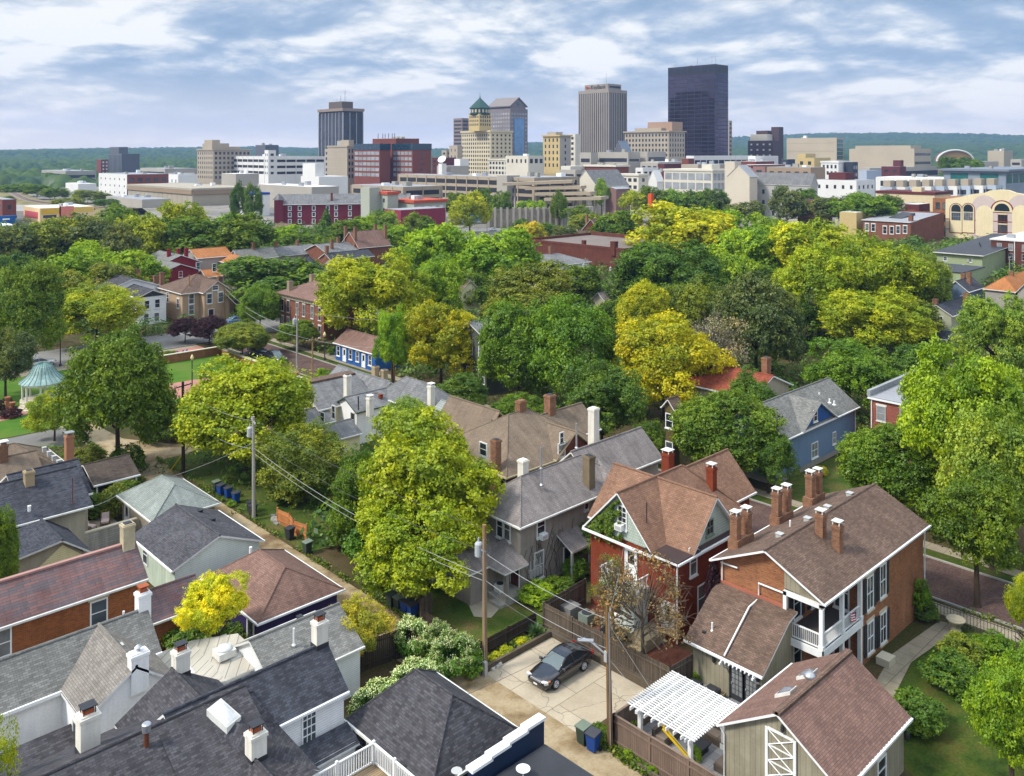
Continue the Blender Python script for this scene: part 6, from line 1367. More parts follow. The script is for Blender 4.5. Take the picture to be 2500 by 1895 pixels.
for nrm, pl, c0, ln, nn in (('-a', a, b, L, 7), ('-b', b, a, M, 4)):
    for j in range(m):
        q = MB(); z = zt - 11.5 - j * 4.1
        for i in range(nn): w = ln / nn; wbox(q, nrm, pl, c0 + i * w + .3, c0 + (i + 1) * w - .3, z - 1.85, z + 1.35, -.1, .06)
        q.build('window_or_shade_band', [GL1], h)
    q = MB()
    for i in range(nn): w = ln / nn; wbox(q, nrm, pl, c0 + i * w + .8, c0 + (i + 1) * w - .8, zt - 8, zt - 2, -.1, .06)
    q.build('louvre_band', [mat('tower_louvre', (.02, .022, .03), .3)], h)
for fa, fb, hh in ((.2, .9, 6), (.3, .45, 8), (.5, .2, 9), (.6, .15, 9)): q = MB(); q.tube([(a + M * fa, b + L * fb, zt), (a + M * fa, b + L * fb, zt + hh)], .25, 5); q.build('antenna', [STEEL], h)
h = bld('ribbed_bank_tower', 'ribbed beige concrete tower with a lettered rooftop block', 'C2', 585, 838, 990, 232, 880, V('ribbed_concrete', '#a69c90', .75), ('s', 2.9, 4, .42, 1, WG), ('s', 2.9, 4, .42, 1, WG), MEMG, yb=760, cat='skyscraper', ph=((.12, .85, .1, .86, 6.2),), top=3); a, b, L, M, zt = dims(h)
cu = bpy.data.curves.new('lettering', 'FONT'); cu.body = 'KeyBank'; cu.size = 5.6; cu.extrude = .1; cu.materials.append(V('sign_grey', '#4a4a4c', .7)); tmp = bpy.data.objects.new('tmp', cu); COL.objects.link(tmp); bpy.context.view_layer.update(); lm = bpy.data.meshes.new_from_object(tmp.evaluated_get(bpy.context.evaluated_depsgraph_get())); bpy.data.objects.remove(tmp); o = bpy.data.objects.new('sign_lettering', lm); COL.objects.link(o); o.parent = h; WL[o.name] = WL[h.name]
p0 = Vector(WL[h.name]); ya = b + L * .86; o.matrix_local = Matrix.Translation(Vector((a + M * .12 - .25, ya - 8.5, zt + 1.5)) - p0) @ Matrix(((0, 0, -1, 0), (-1, 0, 0, 0), (0, 1, 0, 0), (0, 0, 0, 1)))
q = MB(); xx = a + M * .12 - .2; zc = zt + 3.2; q.tube([(xx, ya - 3 + 1.2 * math.cos(k * .63), zc + 1.2 * math.sin(k * .63)) for k in range(11)], .4, 5, cap=False); q.box(xx - .3, xx, ya - 7.4, ya - 4.3, zc - .35, zc + .35); q.box(xx - .3, xx, ya - 7, ya - 6.4, zc - 1.3, zc - .35); q.build('key_emblem', [V('sign_red', '#c8402c')], h)
q = MB(); q.tube([(a + M * .7, b + L * .5, zt), (a + M * .7, b + L * .5, zt + 19)], [.4, .15], 5); q.build('antenna', [STEEL], h); q = MB(); wbox(q, '-b', b + L * .1, a + M * .2, a + M * .8, zt + 2, zt + 4.2, 0, .1); q.build('louvre_band', [WG], h)
h = bld('black_striped_tower', 'black office tower with pale vertical fins and a rooftop block', 'C1', 540, 740, 905, 392, 900, BLK_, None, None, MEMG, yb=780, cat='skyscraper', ph=((.2, .75, .2, .75, 8, V('brown_penthouse', '#6b5f58')),), cor=1.2, corm=V('roof_rim', '#9a8878'), top=4); a, b, L, M, zt = dims(h)
for nrm, pl, c0, ln, nn in (('-a', a, b, L, 7), ('-b', b, a, M, 3)):
    for i in range(nn + 1): q = MB(); c = c0 + ln * i / nn; wbox(q, nrm, pl, c - .35, c + .35, 0, zt - 4, 0, .6); q.build('fin', [V('pale_fin', '#aeb0b4')], h)
    for i in range(nn): q = MB(); c = c0 + ln * (i + .5) / nn; wbox(q, nrm, pl, c - ln / nn * .36, c + ln / nn * .36, 8, zt - 8, -.1, .08); q.build('window_strip', [WG], h)
for f, hh in ((.3, 3), (.5, 7), (.72, 13)): q = MB(); q.tube([(a + M * f, b + L * .5, zt + 7), (a + M * f, b + L * .5, zt + 8 + hh)], .3, 5); q.build('antenna', [STEEL], h)
# cream block with the green capped tower
h = bld('green_domed_building', 'cream office block carrying a tower with green copper pyramid roof', 'C1', 1725, 1965, 2145, 578, 820, CRM, ('g', 3.2, 3.9, .5, .55, WG), ('g', 5, 3.9, .4, .5, WG), MEMG, yb=930, cor=.9, top=2); a, b, L, M, zt = dims(h)
pa, pb, zs = at_depth('C1', 1878, 440, 830); q = MB(); q.box(pa - 7.6, pa + 7.6, pb - 7.6, pb + 7.6, zt, zs); o = q.build('tower', [YEL], h)
for nrm, pl, c in (('-a', pa - 7.6, pb), ('-b', pb - 7.6, pa)): facade(o, nrm, pl, c - 7, c + 7, zt + 2, zs - 1, ('g', 2.6, 3.6, .5, .6, WG))
CU2 = V('city_verdigris', '#3a5c56', .75); q = MB(); q.lathe(pa, pb, [(9.6, zs - .8), (10.6, zs + .4), (9.2, zs + .8), (9.2, zs + 5), (10.3, zs + 5.4), (9.8, zs + 6.4)], 8); q.build('tower_gallery', [CU2], h)
q = MB(); q.lathe(pa, pb, [(9.8, zs + 6.4), (.6, zs + 15.5), (.2, zs + 17.5), (.1, zs + 21)], 8); q.build('pyramid_roof', [CU2], h); q = MB()
for i in range(16): an = i * math.pi / 8; q.obox((pa + 8.9 * math.cos(an), pb + 8.9 * math.sin(an)), (math.cos(an), math.sin(an)), .4, .8, zs + 1.4, zs + 4.4)
q.build('gallery_window', [CRM], h)
# pink granite tower with a pitched top
h = bld('gabled_tower', 'pinkish granite tower with a pitched roof and blue glass centre', 'C1', 1940, 2130, 2274, 392, 860, PINK, ('g', 3.8, 4, .62, .5, WL_), ('g', 3.8, 4, .62, .5, WL_), MEMG, yb=790, cat='skyscraper', top=3); a, b, L, M, zt = dims(h)
r = MB(); z1 = zt + 11.8; r.slab([(a, b + L, zt + 3), (a, b, zt + 3), (a + M / 2, b, z1), (a + M / 2, b + L, z1)], 1); r.slab([(a + M, b, zt + 3), (a + M, b + L, zt + 3), (a + M / 2, b + L, z1), (a + M / 2, b, z1)], 1); r.build('pitched_roof', [V('tower_roof', '#8a827e'), PINK], h)
w = MB(); wallprism(w, a + 2, a + M - 2, b + 1, b + L - 1, zt, zt + 3.4, z1 - 1.2, 'b'); w.build('gable_wall', [PINK], h); q = MB(); q.box(a + M * .22, a + M * .78, b - .4, b, 10, zt - 9); q.build('glass_bay', [WB], h); q = MB(); q.tube([(a + M / 2, b + .9, zt + 5.2), (a + M / 2, b + .4, zt + 5.2)], 1.9, 16); q.build('roundel', [WT], h)
# the rest: name, label, tile, left, corner, right, top, depth, wall, left side, right side, ...
for args, kw in (
    (('commercial_block', 'low white-roofed block between beige hall and white garage', 'C0', 1840, 1960, 2150, 425, 660, CNC, None, None), dict(roof=MEMW)),
    (('commercial_block', 'grey flat block behind the parking deck left part', 'C1', 1480, 1560, 1680, 800, 720, BRN, ('g', 5, 4, .5, .5, WG), None), dict()),
    (('commercial_block', 'cream block with dark windows right of the tan small block', 'C1', 1560, 1600, 1660, 740, 900, TANM, ('g', 5, 4, .5, .5, WG), ('g', 5, 4, .5, .5, WG)), dict()),
    (('commercial_block', 'white three-storey row left of orange brick arcade', 'C2', 440, 520, 640, 872, 610, CRM2, ('g', 4, 5, .6, .5, WG), ('g', 4, 5, .6, .5, WG)), dict(roof=MEMW)),
    (('commercial_block', 'grey deck wall behind the parking ramps', 'C2', 430, 560, 632, 905, 540, CNC, ('r', 5, 5, .8, .5, SHADE), ('r', 5, 5, .8, .5, SHADE)), dict()),
    (('commercial_block', 'white block with black openings right of orange brick arcade', 'C2', 1060, 1120, 1250, 885, 620, WHT, ('g', 5, 6, .6, .5, SHADE), ('g', 5, 6, .6, .5, SHADE)), dict()),
    (('commercial_block', 'white-roofed block below the pale office complex', 'C2', 1100, 1250, 1480, 838, 660, CNC, ('g', 6, 6, .6, .4, WG), None), dict(roof=MEMW)),
    (('commercial_block', 'brick row with white roof right of the white ramp garage', 'C2', 1900, 2060, 2212, 832, 680, BRD, ('g', 6, 6, .4, .4, WG), None), dict(roof=MEMW)),
    (('commercial_block', 'black-roofed brick row below the brown brick hotel', 'C3', -40, 60, 320, 432, 600, V('pinkish_brick', '#9c7468'), ('g', 6, 5, .5, .5, WG), ('g', 6, 5, .5, .5, WG)), dict(roof=MEMB)),
    (('commercial_block', 'navy clad block beside the yellow ochre building', 'C3', 205, 250, 310, 372, 700, V('navy_clad', '#3c4450'), ('g', 5, 4, .5, .5, WL_), None), dict()),
    (('commercial_block', 'flat viaduct-like deck below the beige civic building', 'C3', 830, 930, 1500, 446, 730, CNC, None, ('r', 5, 9, .8, .5, SHADE)), dict()),
    (('commercial_block', 'blue-white low block left of the maroon brick block', 'C3', 880, 905, 1028, 466, 680, V('pale_blue_block', '#b4bfd0'), None, None), dict()),
    (('commercial_block', 'grey parking structure right of arena', 'C3', 1780, 1870, 2000, 392, 800, CNC, ('r', 5, 5, .8, .4, SHADE), None), dict()),
    (('commercial_block', 'low grey office range at far right edge below the ridge', 'C3', 2100, 2190, 2330, 372, 820, CNC, ('r', 5, 6, .8, .4, WG), None), dict()),
    (('commercial_block', 'long pale shed at far left behind trees', 'C0', 545, 650, 800, 508, 760, WHT, None, None), dict(roof=MEMW)),
    (('commercial_block', 'brown slab just left of the tan stepped hotel', 'C0', 1480, 1560, 1650, 395, 900, CNC, ('r', 5, 5, .8, .4, WG), None), dict()),
    (('commercial_block', 'pale block with flat roof beside the black striped tower foot', 'C1', 690, 740, 800, 660, 820, CNC, None, None), dict()),
    (('commercial_block', 'dark brick range with small chimneys in front of the long white terrace', 'C3', 330, 480, 620, 705, 390, V('roof_brown_brick', '#7a5a4c'), None, None), dict(roof=MEMB)),
    (('office_tower', 'grey slab tower with dark window strips at left', 'C0', 902, 1010, 1160, 258, 950, GRYD, ('s', 4, 4, .45, 1, WG), None), dict(yb=420, ph=((.0, .5, .2, .9, 7.5),))),
    (('red_brick_block', 'red brick block with white bays beside the grey slab tower', 'C0', 803, 840, 905, 305, 1000, BRD, None, ('g', 4, 4, .5, .5, WHT)), dict(yb=440)),
    (('concrete_offices', 'low wide beige concrete office building at far left', 'C0', 345, 545, 800, 402, 900, CNC, ('r', 4, 6, .8, .4, WG), ('r', 4, 9, .5, .35, WG)), dict(yb=510)),
    (('white_warehouse', 'white painted warehouse with red brick side and rows of windows', 'C0', 820, 1055, 1400, 430, 640, WHT, ('g', 9, 5, .14, .3, WG), ('g', 6, 5.5, .6, .5, WG)), dict(yb=640, rw=BRD)),
    (('arched_hall', 'pale concrete hall with arched canopies behind the white warehouse', 'C0', 1165, 1370, 1640, 382, 800, CNC, ('r', 5, 6, .8, .4, WG), ('g', 14, 9, .7, .4, WHT)), dict(yb=430)),
    (('white_block', 'plain white block between the white warehouse and tan hotel', 'C0', 1380, 1480, 1640, 430, 740, WHT, ('g', 9, 9, .2, .3, WG), None), dict(yb=500)),
    (('stepped_tan_hotel', 'tan stepped classical building with dark windows, left of black tower', 'C0', 1640, 1772, 2085, 222, 760, TANM, ('g', 4, 4.2, .35, .55, WG), ('g', 4, 4.2, .55, .55, WG)), dict(yb=480, cor=.8, ph=((.05, .5, .2, .8, 5.5), (.1, .3, .3, .8, 8.5), (.5, .8, .2, .8, 2.6)))),
    (('grey_slab_block', 'dark grey slab block behind the white parking garage', 'C1', 12, 95, 205, 695, 1000, GRYD, None, None), dict()),
    (('white_parking_garage', 'white concrete parking garage with square openings below black tower', 'C1', -220, 180, 592, 790, 720, WHT, ('r', 5, 5, .8, .45, SHADE), ('r', 5, 5, .8, .42, SHADE)), dict(yb=970, col=True)),
    (('stair_tower_block', 'pale concrete stair block at the right end of white parking garage', 'C1', 588, 640, 692, 728, 715, CNC, ('g', 5, 4.5, .5, .5, WG), ('g', 5, 4.5, .5, .5, WG)), dict(yb=960)),
    (('window_stair_block', 'white stair block with small windows left end of garage', 'C1', 88, 120, 182, 738, 712, WHT, ('g', 3.5, 5, .4, .4, WG), ('g', 5, 5, .5, .4, WG)), dict(yb=970)),
    (('tan_office', 'tan office block between white garage and brick hotel', 'C1', 612, 775, 835, 705, 690, TANM, ('r', 4, 4.6, .3, .08, CNC), ('g', 3.5, 5, .5, .6, WG)), dict(yb=990, ph=((.5, 1.2, .1, .5, 5),), cor=.5)),
    (('hotel_wing', 'red brick and glass hotel, left wing with bluish top storey', 'C1', 832, 1045, 1132, 736, 655, BRD, ('g', 5.2, 4.1, .86, .62, WL_), None), dict(yb=990, top=.4, ph=((-.02, 1.02, -.01, 1.01, 4.8, mat('dark_blue_glass', C('#2b4556', .6), .1, .2, spec=.8)),))),
    (('hotel_wing', 'red brick and glass hotel, right wing with brick end bay', 'C1', 1150, 1318, 1472, 736, 650, BRD, ('g', 5.2, 4.1, .8, .62, WL_), ('g', 14, 4.1, .12, .5, WG)), dict(yb=990, top=.4, ph=((-.02, 1.02, -.01, 1.01, 4.8, mat('dark_blue_glass', C('#2b4556', .6), .1, .2, spec=.8)),))),
    (('red_topped_tower', 'brown tower with bright red top storeys behind green domed tower', 'C1', 1658, 1730, 1788, 472, 980, V('brown_grid', '#93807a'), ('r', 4, 4.2, .9, .5, WG), ('r', 4, 4.2, .9, .5, WG)), dict(yb=700)),
    (('tan_small_block', 'plain tan block at the foot of the green domed building', 'C1', 1622, 1690, 1725, 700, 800, TANM, ('g', 6, 6, .2, .4, WG), None), dict(yb=860)),
    (('cream_annex', 'cream low annex with dark windows below green domed building', 'C1', 1950, 2110, 2230, 815, 790, CRM2, ('g', 4, 4.4, .6, .55, WG), ('g', 5, 4.4, .4, .5, WG)), dict(yb=940, cor=.6)),
    (('yellow_apartment', 'yellow brick apartment block with grey side left of ribbed tower', 'C2', 292, 430, 522, 615, 720, YEL, ('g', 5, 5.2, .35, .55, WG), ('g', 12, 5.2, .12, .5, WG)), dict(yb=890, rw=CNC, cor=1.2, ph=((.1, .7, .3, .8, 3, CNC),))),
    (('white_slab_block', 'pale block with an orange banner behind yellow apartment', 'C2', 512, 560, 600, 605, 765, CRM2, ('g', 4, 4.6, .5, .5, WG), None), dict(yb=830)),
    (('cream_ruin', 'old cream and grey commercial row left of yellow apartment', 'C2', -20, 170, 300, 785, 700, CRM2, ('g', 5, 6, .35, .5, WG), ('g', 5, 6, .6, .6, WG)), dict(yb=900)),
    (('tan_hotel', 'large tan hotel with cornice, right of ribbed tower', 'C2', 970, 1335, 1470, 580, 800, TANM, ('g', 3.8, 4.6, .5, .55, WG), ('g', 4.2, 4.6, .4, .6, WG)), dict(yb=790, cor=1.2, ph=((.1, .7, .2, .8, 3.4), (.35, 1, .05, .6, 9, V('rose_tan', '#b0927c'))))),
    (('pale_slab', 'pale narrow slab right behind the dark glass skyscraper', 'C2', 1815, 1838, 1853, 492, 1000, CNC, None, ('r', 3, 5, .8, .45, BRD)), dict(yb=790)),
    (('modern_offices', 'low pale concrete office complex with ribbon windows, left part', 'C2', 597, 690, 748, 758, 690, CNC, ('r', 5, 10, .9, .3, WG), None), dict(yb=860)),
    (('modern_offices', 'low pale concrete office complex with ribbon windows, middle part', 'C2', 748, 1000, 1098, 755, 680, CNC, ('r', 5, 10, .9, .3, WG), ('r', 5, 10, .9, .2, WG)), dict(yb=880)),
    (('modern_offices', 'low pale concrete office complex with ribbon windows, right part', 'C2', 1060, 1160, 1312, 752, 690, CNC, None, ('r', 5, 9, .9, .35, WG)), dict(yb=900)),
    (('white_ramp_garage', 'white parking garage with dark openings below the glass skyscraper', 'C2', 1480, 1545, 2030, 785, 720, WHT, None, ('r', 5, 8, .9, .4, SHADE)), dict(yb=860, col=True)),
    (('brick_arcade_building', 'long orange brick building with arched upper windows', 'C2', 640, 895, 1003, 868, 600, BRD, ('g', 3.2, 9, .6, .55, WG), None), dict(yb=950, cor=.8, corm=CRM2)),
    (('small_window_building', 'cream building with square grid of dark windows near the church gable', 'C2', 900, 1085, 1165, 942, 560, CRM2, ('g', 4.2, 4.6, .62, .5, WG), ('g', 8, 4.6, .3, .5, WG)), dict(yb=1070, cor=.7)),
    (('factory', 'big white factory with large window grids', 'C2', 1297, 1700, 1870, 905, 540, CRM2, ('g', 5.6, 6, .86, .72, WL_), ('g', 4.5, 6, .8, .72, WL_)), dict(yb=1090, cor=.5, ph=((.2, .6, .1, .3, 3.5),))),
    (('factory', 'rear range of the white factory stretching right', 'C2', 1800, 1960, 2155, 908, 600, CRM2, ('g', 6, 6, .8, .7, WL_), ('g', 6, 6, .7, .6, WL_)), dict(yb=960)),
    (('brick_low_block', 'low dark brick block left of white factory roof', 'C2', 1245, 1300, 1440, 852, 640, BRN, ('g', 6, 7, .5, .4, WL_), None), dict(yb=910)),
    (('brick_cube', 'small orange brick block beside white ramp garage', 'C2', 1470, 1500, 1548, 808, 660, BRD, None, None), dict()),
    (('tan_row', 'tan low commercial row behind the white factory', 'C2', 1440, 1580, 1900, 858, 620, TANM, ('g', 6, 7, .5, .4, WG), ('g', 6, 7, .5, .4, WG)), dict(yb=905)),
    (('white_flat_row', 'white-roofed brick commercial row behind the grey-roofed church hall', 'C2', 1890, 2020, 2300, 862, 640, BRD, None, None), dict(roof=MEMW)),
    (('white_flat_block', 'large white flat block at the foot of the brown brick hotel', 'C3', -80, -20, 170, 345, 700, WHT, None, None), dict(roof=MEMW)),
    (('brown_hotel', 'dark brown brick hotel with cream crown, right of the skyscraper', 'C3', -82, 130, 213, 215, 950, V('brown_hotel_brick', '#5d4a4c', .7), ('g', 7, 6, .3, .3, CRM2), None), dict(yb=360, ph=((.0, .6, .25, .9, 7, CRM2), (.55, 1, .0, .3, 15), (.2, .6, .3, .75, 11)))),
    (('tan_modern_block', 'large tan modern block with teal glass right side', 'C3', 240, 655, 712, 192, 850, BEI, ('r', 5, 8, .9, .1, TANM), ('r', 1, 4, .98, .9, WT)), dict(yb=390)),
    (('tan_courthouse', 'wide beige windowless civic building with dark slots', 'C3', 760, 1300, 1440, 283, 800, BEI, None, ('r', 5, 8, .9, .3, WG)), dict(yb=440, ph=((.0, .6, .05, .9, 3),))),
    (('tan_annex', 'small tan and white block below the wooded ridge', 'C3', 1910, 2045, 2120, 300, 900, BEI, None, None), dict()),
    (('yellow_brick_row', 'yellow ochre building left of the white four-storey house', 'C3', 325, 470, 605, 360, 620, YEL, ('g', 5, 5, .4, .5, WG), ('g', 30, 9, .1, .2, CRM2)), dict(yb=520, ph=((.0, .6, .5, .95, 3),))),
    (('brown_low_range', 'brown and cream low range with arched openings', 'C3', 75, 440, 560, 440, 560, V('brown_stone', '#a58f78'), ('g', 6, 6, .5, .5, WG), None), dict(yb=530)),
    (('white_four_storey', 'white painted four-storey building with small roof sign', 'C3', 525, 670, 772, 392, 600, WHT, ('g', 3.2, 4.4, .5, .55, WG), None), dict(yb=520, cor=.4)),
    (('black_four_storey', 'black clad building right of the white four-storey one', 'C3', 770, 790, 832, 395, 600, V('black_cladding', '#3a404c', .7), None, ('g', 4, 5, .7, .5, WL_)), dict(yb=520)),
    (('maroon_block', 'maroon brick block in front of the beige civic building', 'C3', 1027, 1180, 1232, 432, 700, BRN, ('g', 6, 5, .5, .4, WG), None), dict(yb=500, ph=((.4, .9, .1, .5, 5),))),
    (('long_white_terrace', 'long white terrace with small dark windows', 'C3', 470, 820, 972, 548, 470, WHT, ('g', 5, 5, .3, .4, WG), ('g', 5, 5, .3, .4, WG)), dict(yb=650, ph=((.1, .6, .3, .7, 4, BRN),))),
    (('long_white_roof', 'long low white roofed building with dark square windows', 'C3', 980, 1560, 1710, 530, 560, WHT, ('g', 8, 6, .4, .6, WG), None), dict(yb=590, roof=MEMW)),
    (('glass_office', 'blue-grey glass office building with overhanging flat roof at right', 'C3', 1545, 2060, 2500, 462, 520, V('blue_grey_panel', '#8f9aa6'), ('g', 14, 12, .6, .85, WT), ('g', 12, 8, .8, .7, WT)), dict(yb=610, cor=2.5, corm=V('zinc_roof', '#7f8894'))),
    (('tan_long_shed', 'long cream warehouse with dark red coping left of the theatre', 'C3', 985, 1470, 1600, 655, 400, V('warm_cream', '#e2cfa8'), None, None), dict(cor=.3, corm=BRN, ph=((.0, .2, .22, .38, 2.6),))),
    (('low_gable_shed', 'low cream gabled shed behind the green round trees', 'C3', 1130, 1250, 1300, 740, 385, TANM, None, None), dict()),
    (('red_garage_row', 'low maroon garage row with white roof beside narrow brick building', 'C3', 1255, 1340, 1430, 748, 380, BRN, ('g', 4, 4, .6, .5, BRD), None), dict(roof=MEMW)),
    (('ochre_shed', 'ochre shed with white roof left of the grey-roofed brick building', 'C3', 680, 820, 960, 815, 345, YEL, None, None), dict(roof=MEMW)),
    (('old_brick_loft', 'old dark red brick loft building at the left edge', 'C0', -140, 20, 76, 640, 420, BRD, ('g', 5, 5, .35, .4, WG), ('g', 5, 5, .3, .4, WG)), dict(yb=840)),
    (('low_white_building', 'low building with white membrane roof at the left edge', 'C0', -120, 0, 150, 860, 385, CNC, None, None), dict(roof=MEMW)),
    (('flat_white_range', 'flat white roofed range far left before the wooded horizon', 'C0', -100, 40, 340, 445, 1000, CNC, None, None), dict(roof=MEMW)),
    (('beige_annex', 'low pale annex in front of the big beige hall', 'C0', 880, 1180, 1420, 640, 540, CNC, None, None), dict(roof=MEMG)),
    (('white_hall_extension', 'white rooftop hall joined to the right end of the big beige hall', 'C1', 390, 540, 780, 960, 590, WHT, None, None), dict(roof=MEMW, ph=((.0, .3, .2, .9, 9, WHT),))),
    (('grey_hall_wing', 'low beige wing of the big hall behind the dark red mill', 'C1', 30, 480, 705, 1045, 520, CNC, None, None), dict(roof=MEMW)),
    (('blue_sided_store', 'small white store with blue signboard left of dark red mill', 'C1', -170, 10, 130, 1100, 470, WHT, None, None), dict(roof=MEMW, cor=.2, corm=V('store_blue', '#2a4f9a'))),
): h = bld(*args, **kw); del h['dims']
# big beige hall with a white roof
h = bld('convention_hall', 'big windowless beige hall with huge white roof', 'C0', 1062, 1600, 2090, 552, 560, V('hall_beige', '#b3a996', .8), None, None, MEMW, cor=.6); a, b, L, M, zt = dims(h)
q = MB(); q.box(a - .8, a, b, b + L, zt - 3.5, zt - .8); q.box(a, a + M, b - .8, b, zt - 3.5, zt - .8); q.build('fascia_band', [V('brown_fascia', '#a08a70')], h)
for i in range(14): q = MB(); q.box(a - .15, a, b + L * i / 14, b + L * i / 14 + .25, 0, zt - 3.5); q.build('panel_joint', [CNC], h)
# ochre & pink market hall, railway bank, viaduct
h = bld('market_hall', 'yellow and pink painted market hall with a red sign panel', 'C0', 195, 330, 780, 712, 425, V('buttermilk', '#ecd2a0', .85), None, None, MEMW); a, b, L, M, zt = dims(h)
q = MB(); wbox(q, '-a', a, b + L * .1, b + L * .9, zt - 5.2, zt - 2, 0, .12); q.build('sign_panel', [V('sign_pink', '#d0606a')], h)
for f0, f1, z0_, z1_, c in ((.03, .36, zt - 3, zt - .3, '#e8b838'), (.36, .62, zt - 6, zt + .6, '#e88a78'), (.35, .38, zt - 6, zt + .8, '#c83a50'), (.62, .98, zt - 2.6, zt - .2, '#e8c460'), (.03, .34, zt - 7.5, zt - 5.4, '#e8b838')): q = MB(); wbox(q, '-b', b, a + M * f0, a + M * f1, z0_, z1_, 0, .14); q.build('painted_panel', [V('panel_' + 'abcdefghij'[int(f0 * 10)] + 'kl'[z1_ > zt - 4], c)], h)
q = MB(); wbox(q, '-b', b, a + M * .06, a + M * .3, zt - 4.8, zt - 3.4, 0, .2); q.build('window_or_shade_band', [WG], h)
a, b, _ = at_depth('C0', 95, 815, 405); t = thing('semi_trailer', 'blue box trailer with white stripes beside the market hall', 'trailer', (a, b, 0)); q = MB(); q.box(a - 6, a + 2, b - 1.3, b + 1.3, 1.1, 5.2); q.build('box_body', [V('trailer_blue', '#1f5a98')], t); q = MB(); q.box(a - 6.05, a - 6, b - .3, b + .2, 1.3, 5); q.box(a - 4, a - 1, b - 1.36, b - 1.3, 3.4, 4); q.build('stripe', [WHT], t)
for x in (-4.5, -3.2, 1): q = MB(); q.tube([(a + x, b - 1.2, .5), (a + x, b + 1.2, .5)], .5, 12); q.build('wheel', [RUB], t)
def bank(pts, w, z):
    q = MB()
    for p, r in zip(pts[:-1], pts[1:]): u = Vector((r[0] - p[0], r[1] - p[1], 0)).normalized(); n = Vector((-u.y, u.x, 0)); P = lambda o, k, zz: (o[0] + n.x * k, o[1] + n.y * k, zz); q.poly([P(p, -w, z), P(r, -w, z), P(r, w, z), P(p, w, z)]); q.poly([P(p, -w * 2, 0), P(r, -w * 2, 0), P(r, -w, z), P(p, -w, z)]); q.poly([P(r, w * 2, 0), P(p, w * 2, 0), P(p, w, z), P(r, w, z)])
    return q
rail = [on_z('C0', x, y, 4) for x, y in ((100, 575), (160, 610), (230, 640), (350, 662), (520, 680), (880, 706), (1100, 712))]
structure('railway_bank', bank(rail, 7, 3.9), ground_mat('dry_bank', [C('#8f8a58', .6), C('#a2946a', .6), C('#6f7a40', .55)], .08)); q = MB()
for o in (-2.5, -1, 1, 2.5): q.tube([(p[0] + o * .6, p[1] + o * .6, 4.1) for p in rail], .12, 4)
tag(q.build('rail_track', [V('rail_rust', '#6a5a50')]), kind='structure'); structure('rail_ballast', bank(rail, 3.4, 4.0), V('ballast', '#8a7a6c'))
a, b, z = at_depth('C0', 195, 700, 470); t = thing('rail_bridge', 'white steel girder rail bridge behind the market hall', 'bridge', (a, b, 0)); q = MB(); q.obox((a, b), (.72, -.69), 16, .4, 3, 6.2); q.build('girder', [WHT], t); q = MB(); q.obox((a, b), (.72, -.69), 17, 1.2, 0, 3); q.build('abutment', [CNC], t)
# big open parking decks with sloping ramps
h = bld('parking_deck', 'long multi-level concrete parking deck with open dark floors', 'C1', 1200, 2045, 2215, 962, 470, V('deck_concrete', '#b3a38c'), ('r', 8, 4.1, .9, .6, SHADE), ('r', 8, 4.1, .9, .6, SHADE), MEMG, yb=1200, top=1.0, col=True); a, b, L, M, zt = dims(h); q = MB(); q.box(a - 1.5, a + 8, b - 7, b + 1, 0, zt + 1); q.build('stair_tower', [CNC], h)
h = bld('parking_deck', 'right section of the concrete parking deck beside the stair tower', 'C1', 2060, 2330, 2700, 968, 455, MC['deck_concrete'], ('r', 8, 4.1, .9, .6, SHADE), ('r', 8, 4.1, .9, .6, SHADE), MEMG, yb=1290, top=1.0, col=True); del h['dims']
h = bld('parking_deck', 'left lower section of parking deck behind the dark red mill', 'C1', 810, 1240, 1560, 1045, 430, MC['deck_concrete'], ('r', 8, 4.0, .9, .58, SHADE), ('r', 8, 4.0, .9, .58, SHADE), MEMG, yb=1200, top=1.0, col=True); del h['dims']
RAMPN = ['topmost', 'second', 'third', 'lowest']
for i, (x0, y0, x1, y1) in enumerate(((520, 440, 1580, 400), (880, 505, 1740, 490), (1040, 590, 1890, 578), (1190, 672, 2065, 655))):
    p = at_depth('G', x0, y0, 448 - i * 4); r = at_depth('G', x1, y1, 440 - i * 6); t = thing('car_ramp', RAMPN[i] + ' of four sloping concrete ramps at the right of the parking deck', 'ramp', (p[0], p[1], 0), 'garage ramps')
    u = Vector((r[0] - p[0], r[1] - p[1], 0)).normalized(); n = Vector((-u.y, u.x, 0)) * 5; q = MB(); q.slab([(p[0] - n.x, p[1] - n.y, p[2] + .8), (r[0] - n.x, r[1] - n.y, r[2] + .8), (r[0] + n.x, r[1] + n.y, r[2] + .8), (p[0] + n.x, p[1] + n.y, p[2] + .8)], 1.5, 0, 0); q.build('deck', [MC['deck_concrete']], t)
    for k in (.15, .5, .85, .99): c = Vector(p).lerp(Vector(r), k); q = MB(); q.box(c.x - .4, c.x + .4, c.y - .4, c.y + .4, 0, c.z - .5); q.build('column', [CNC], t)
h = thing('retaining_wall', 'stained concrete retaining wall below the parking deck', 'wall', (0, 0, 0)); p = [on_z('U2', x, y, 0) for x, y in ((-160, 430), (450, 420), (720, 415))]; q = MB()
for s, e in zip(p[:-1], p[1:]): c = ((s[0] + e[0]) / 2, (s[1] + e[1]) / 2); u = Vector((e[0] - s[0], e[1] - s[1], 0)); q.obox(c, tuple(u.normalized())[:2], u.length / 2, .5, 0, 8.5)
q.build('wall', [mat('stained_retaining_concrete', C('#a89c88', .75), .95, .15, .3, streak=.3, blot=.4, bcol=C('#7d735f', .7))], h); q = MB()
for s, e in zip(p[:-1], p[1:]):
    for i in range(12): c = Vector(s).lerp(Vector(e), i / 12); q.obox(tuple(c)[:2], (.8, -.6), .5, .9, 0, 9.2)
q.build('pier', [CNC], h)
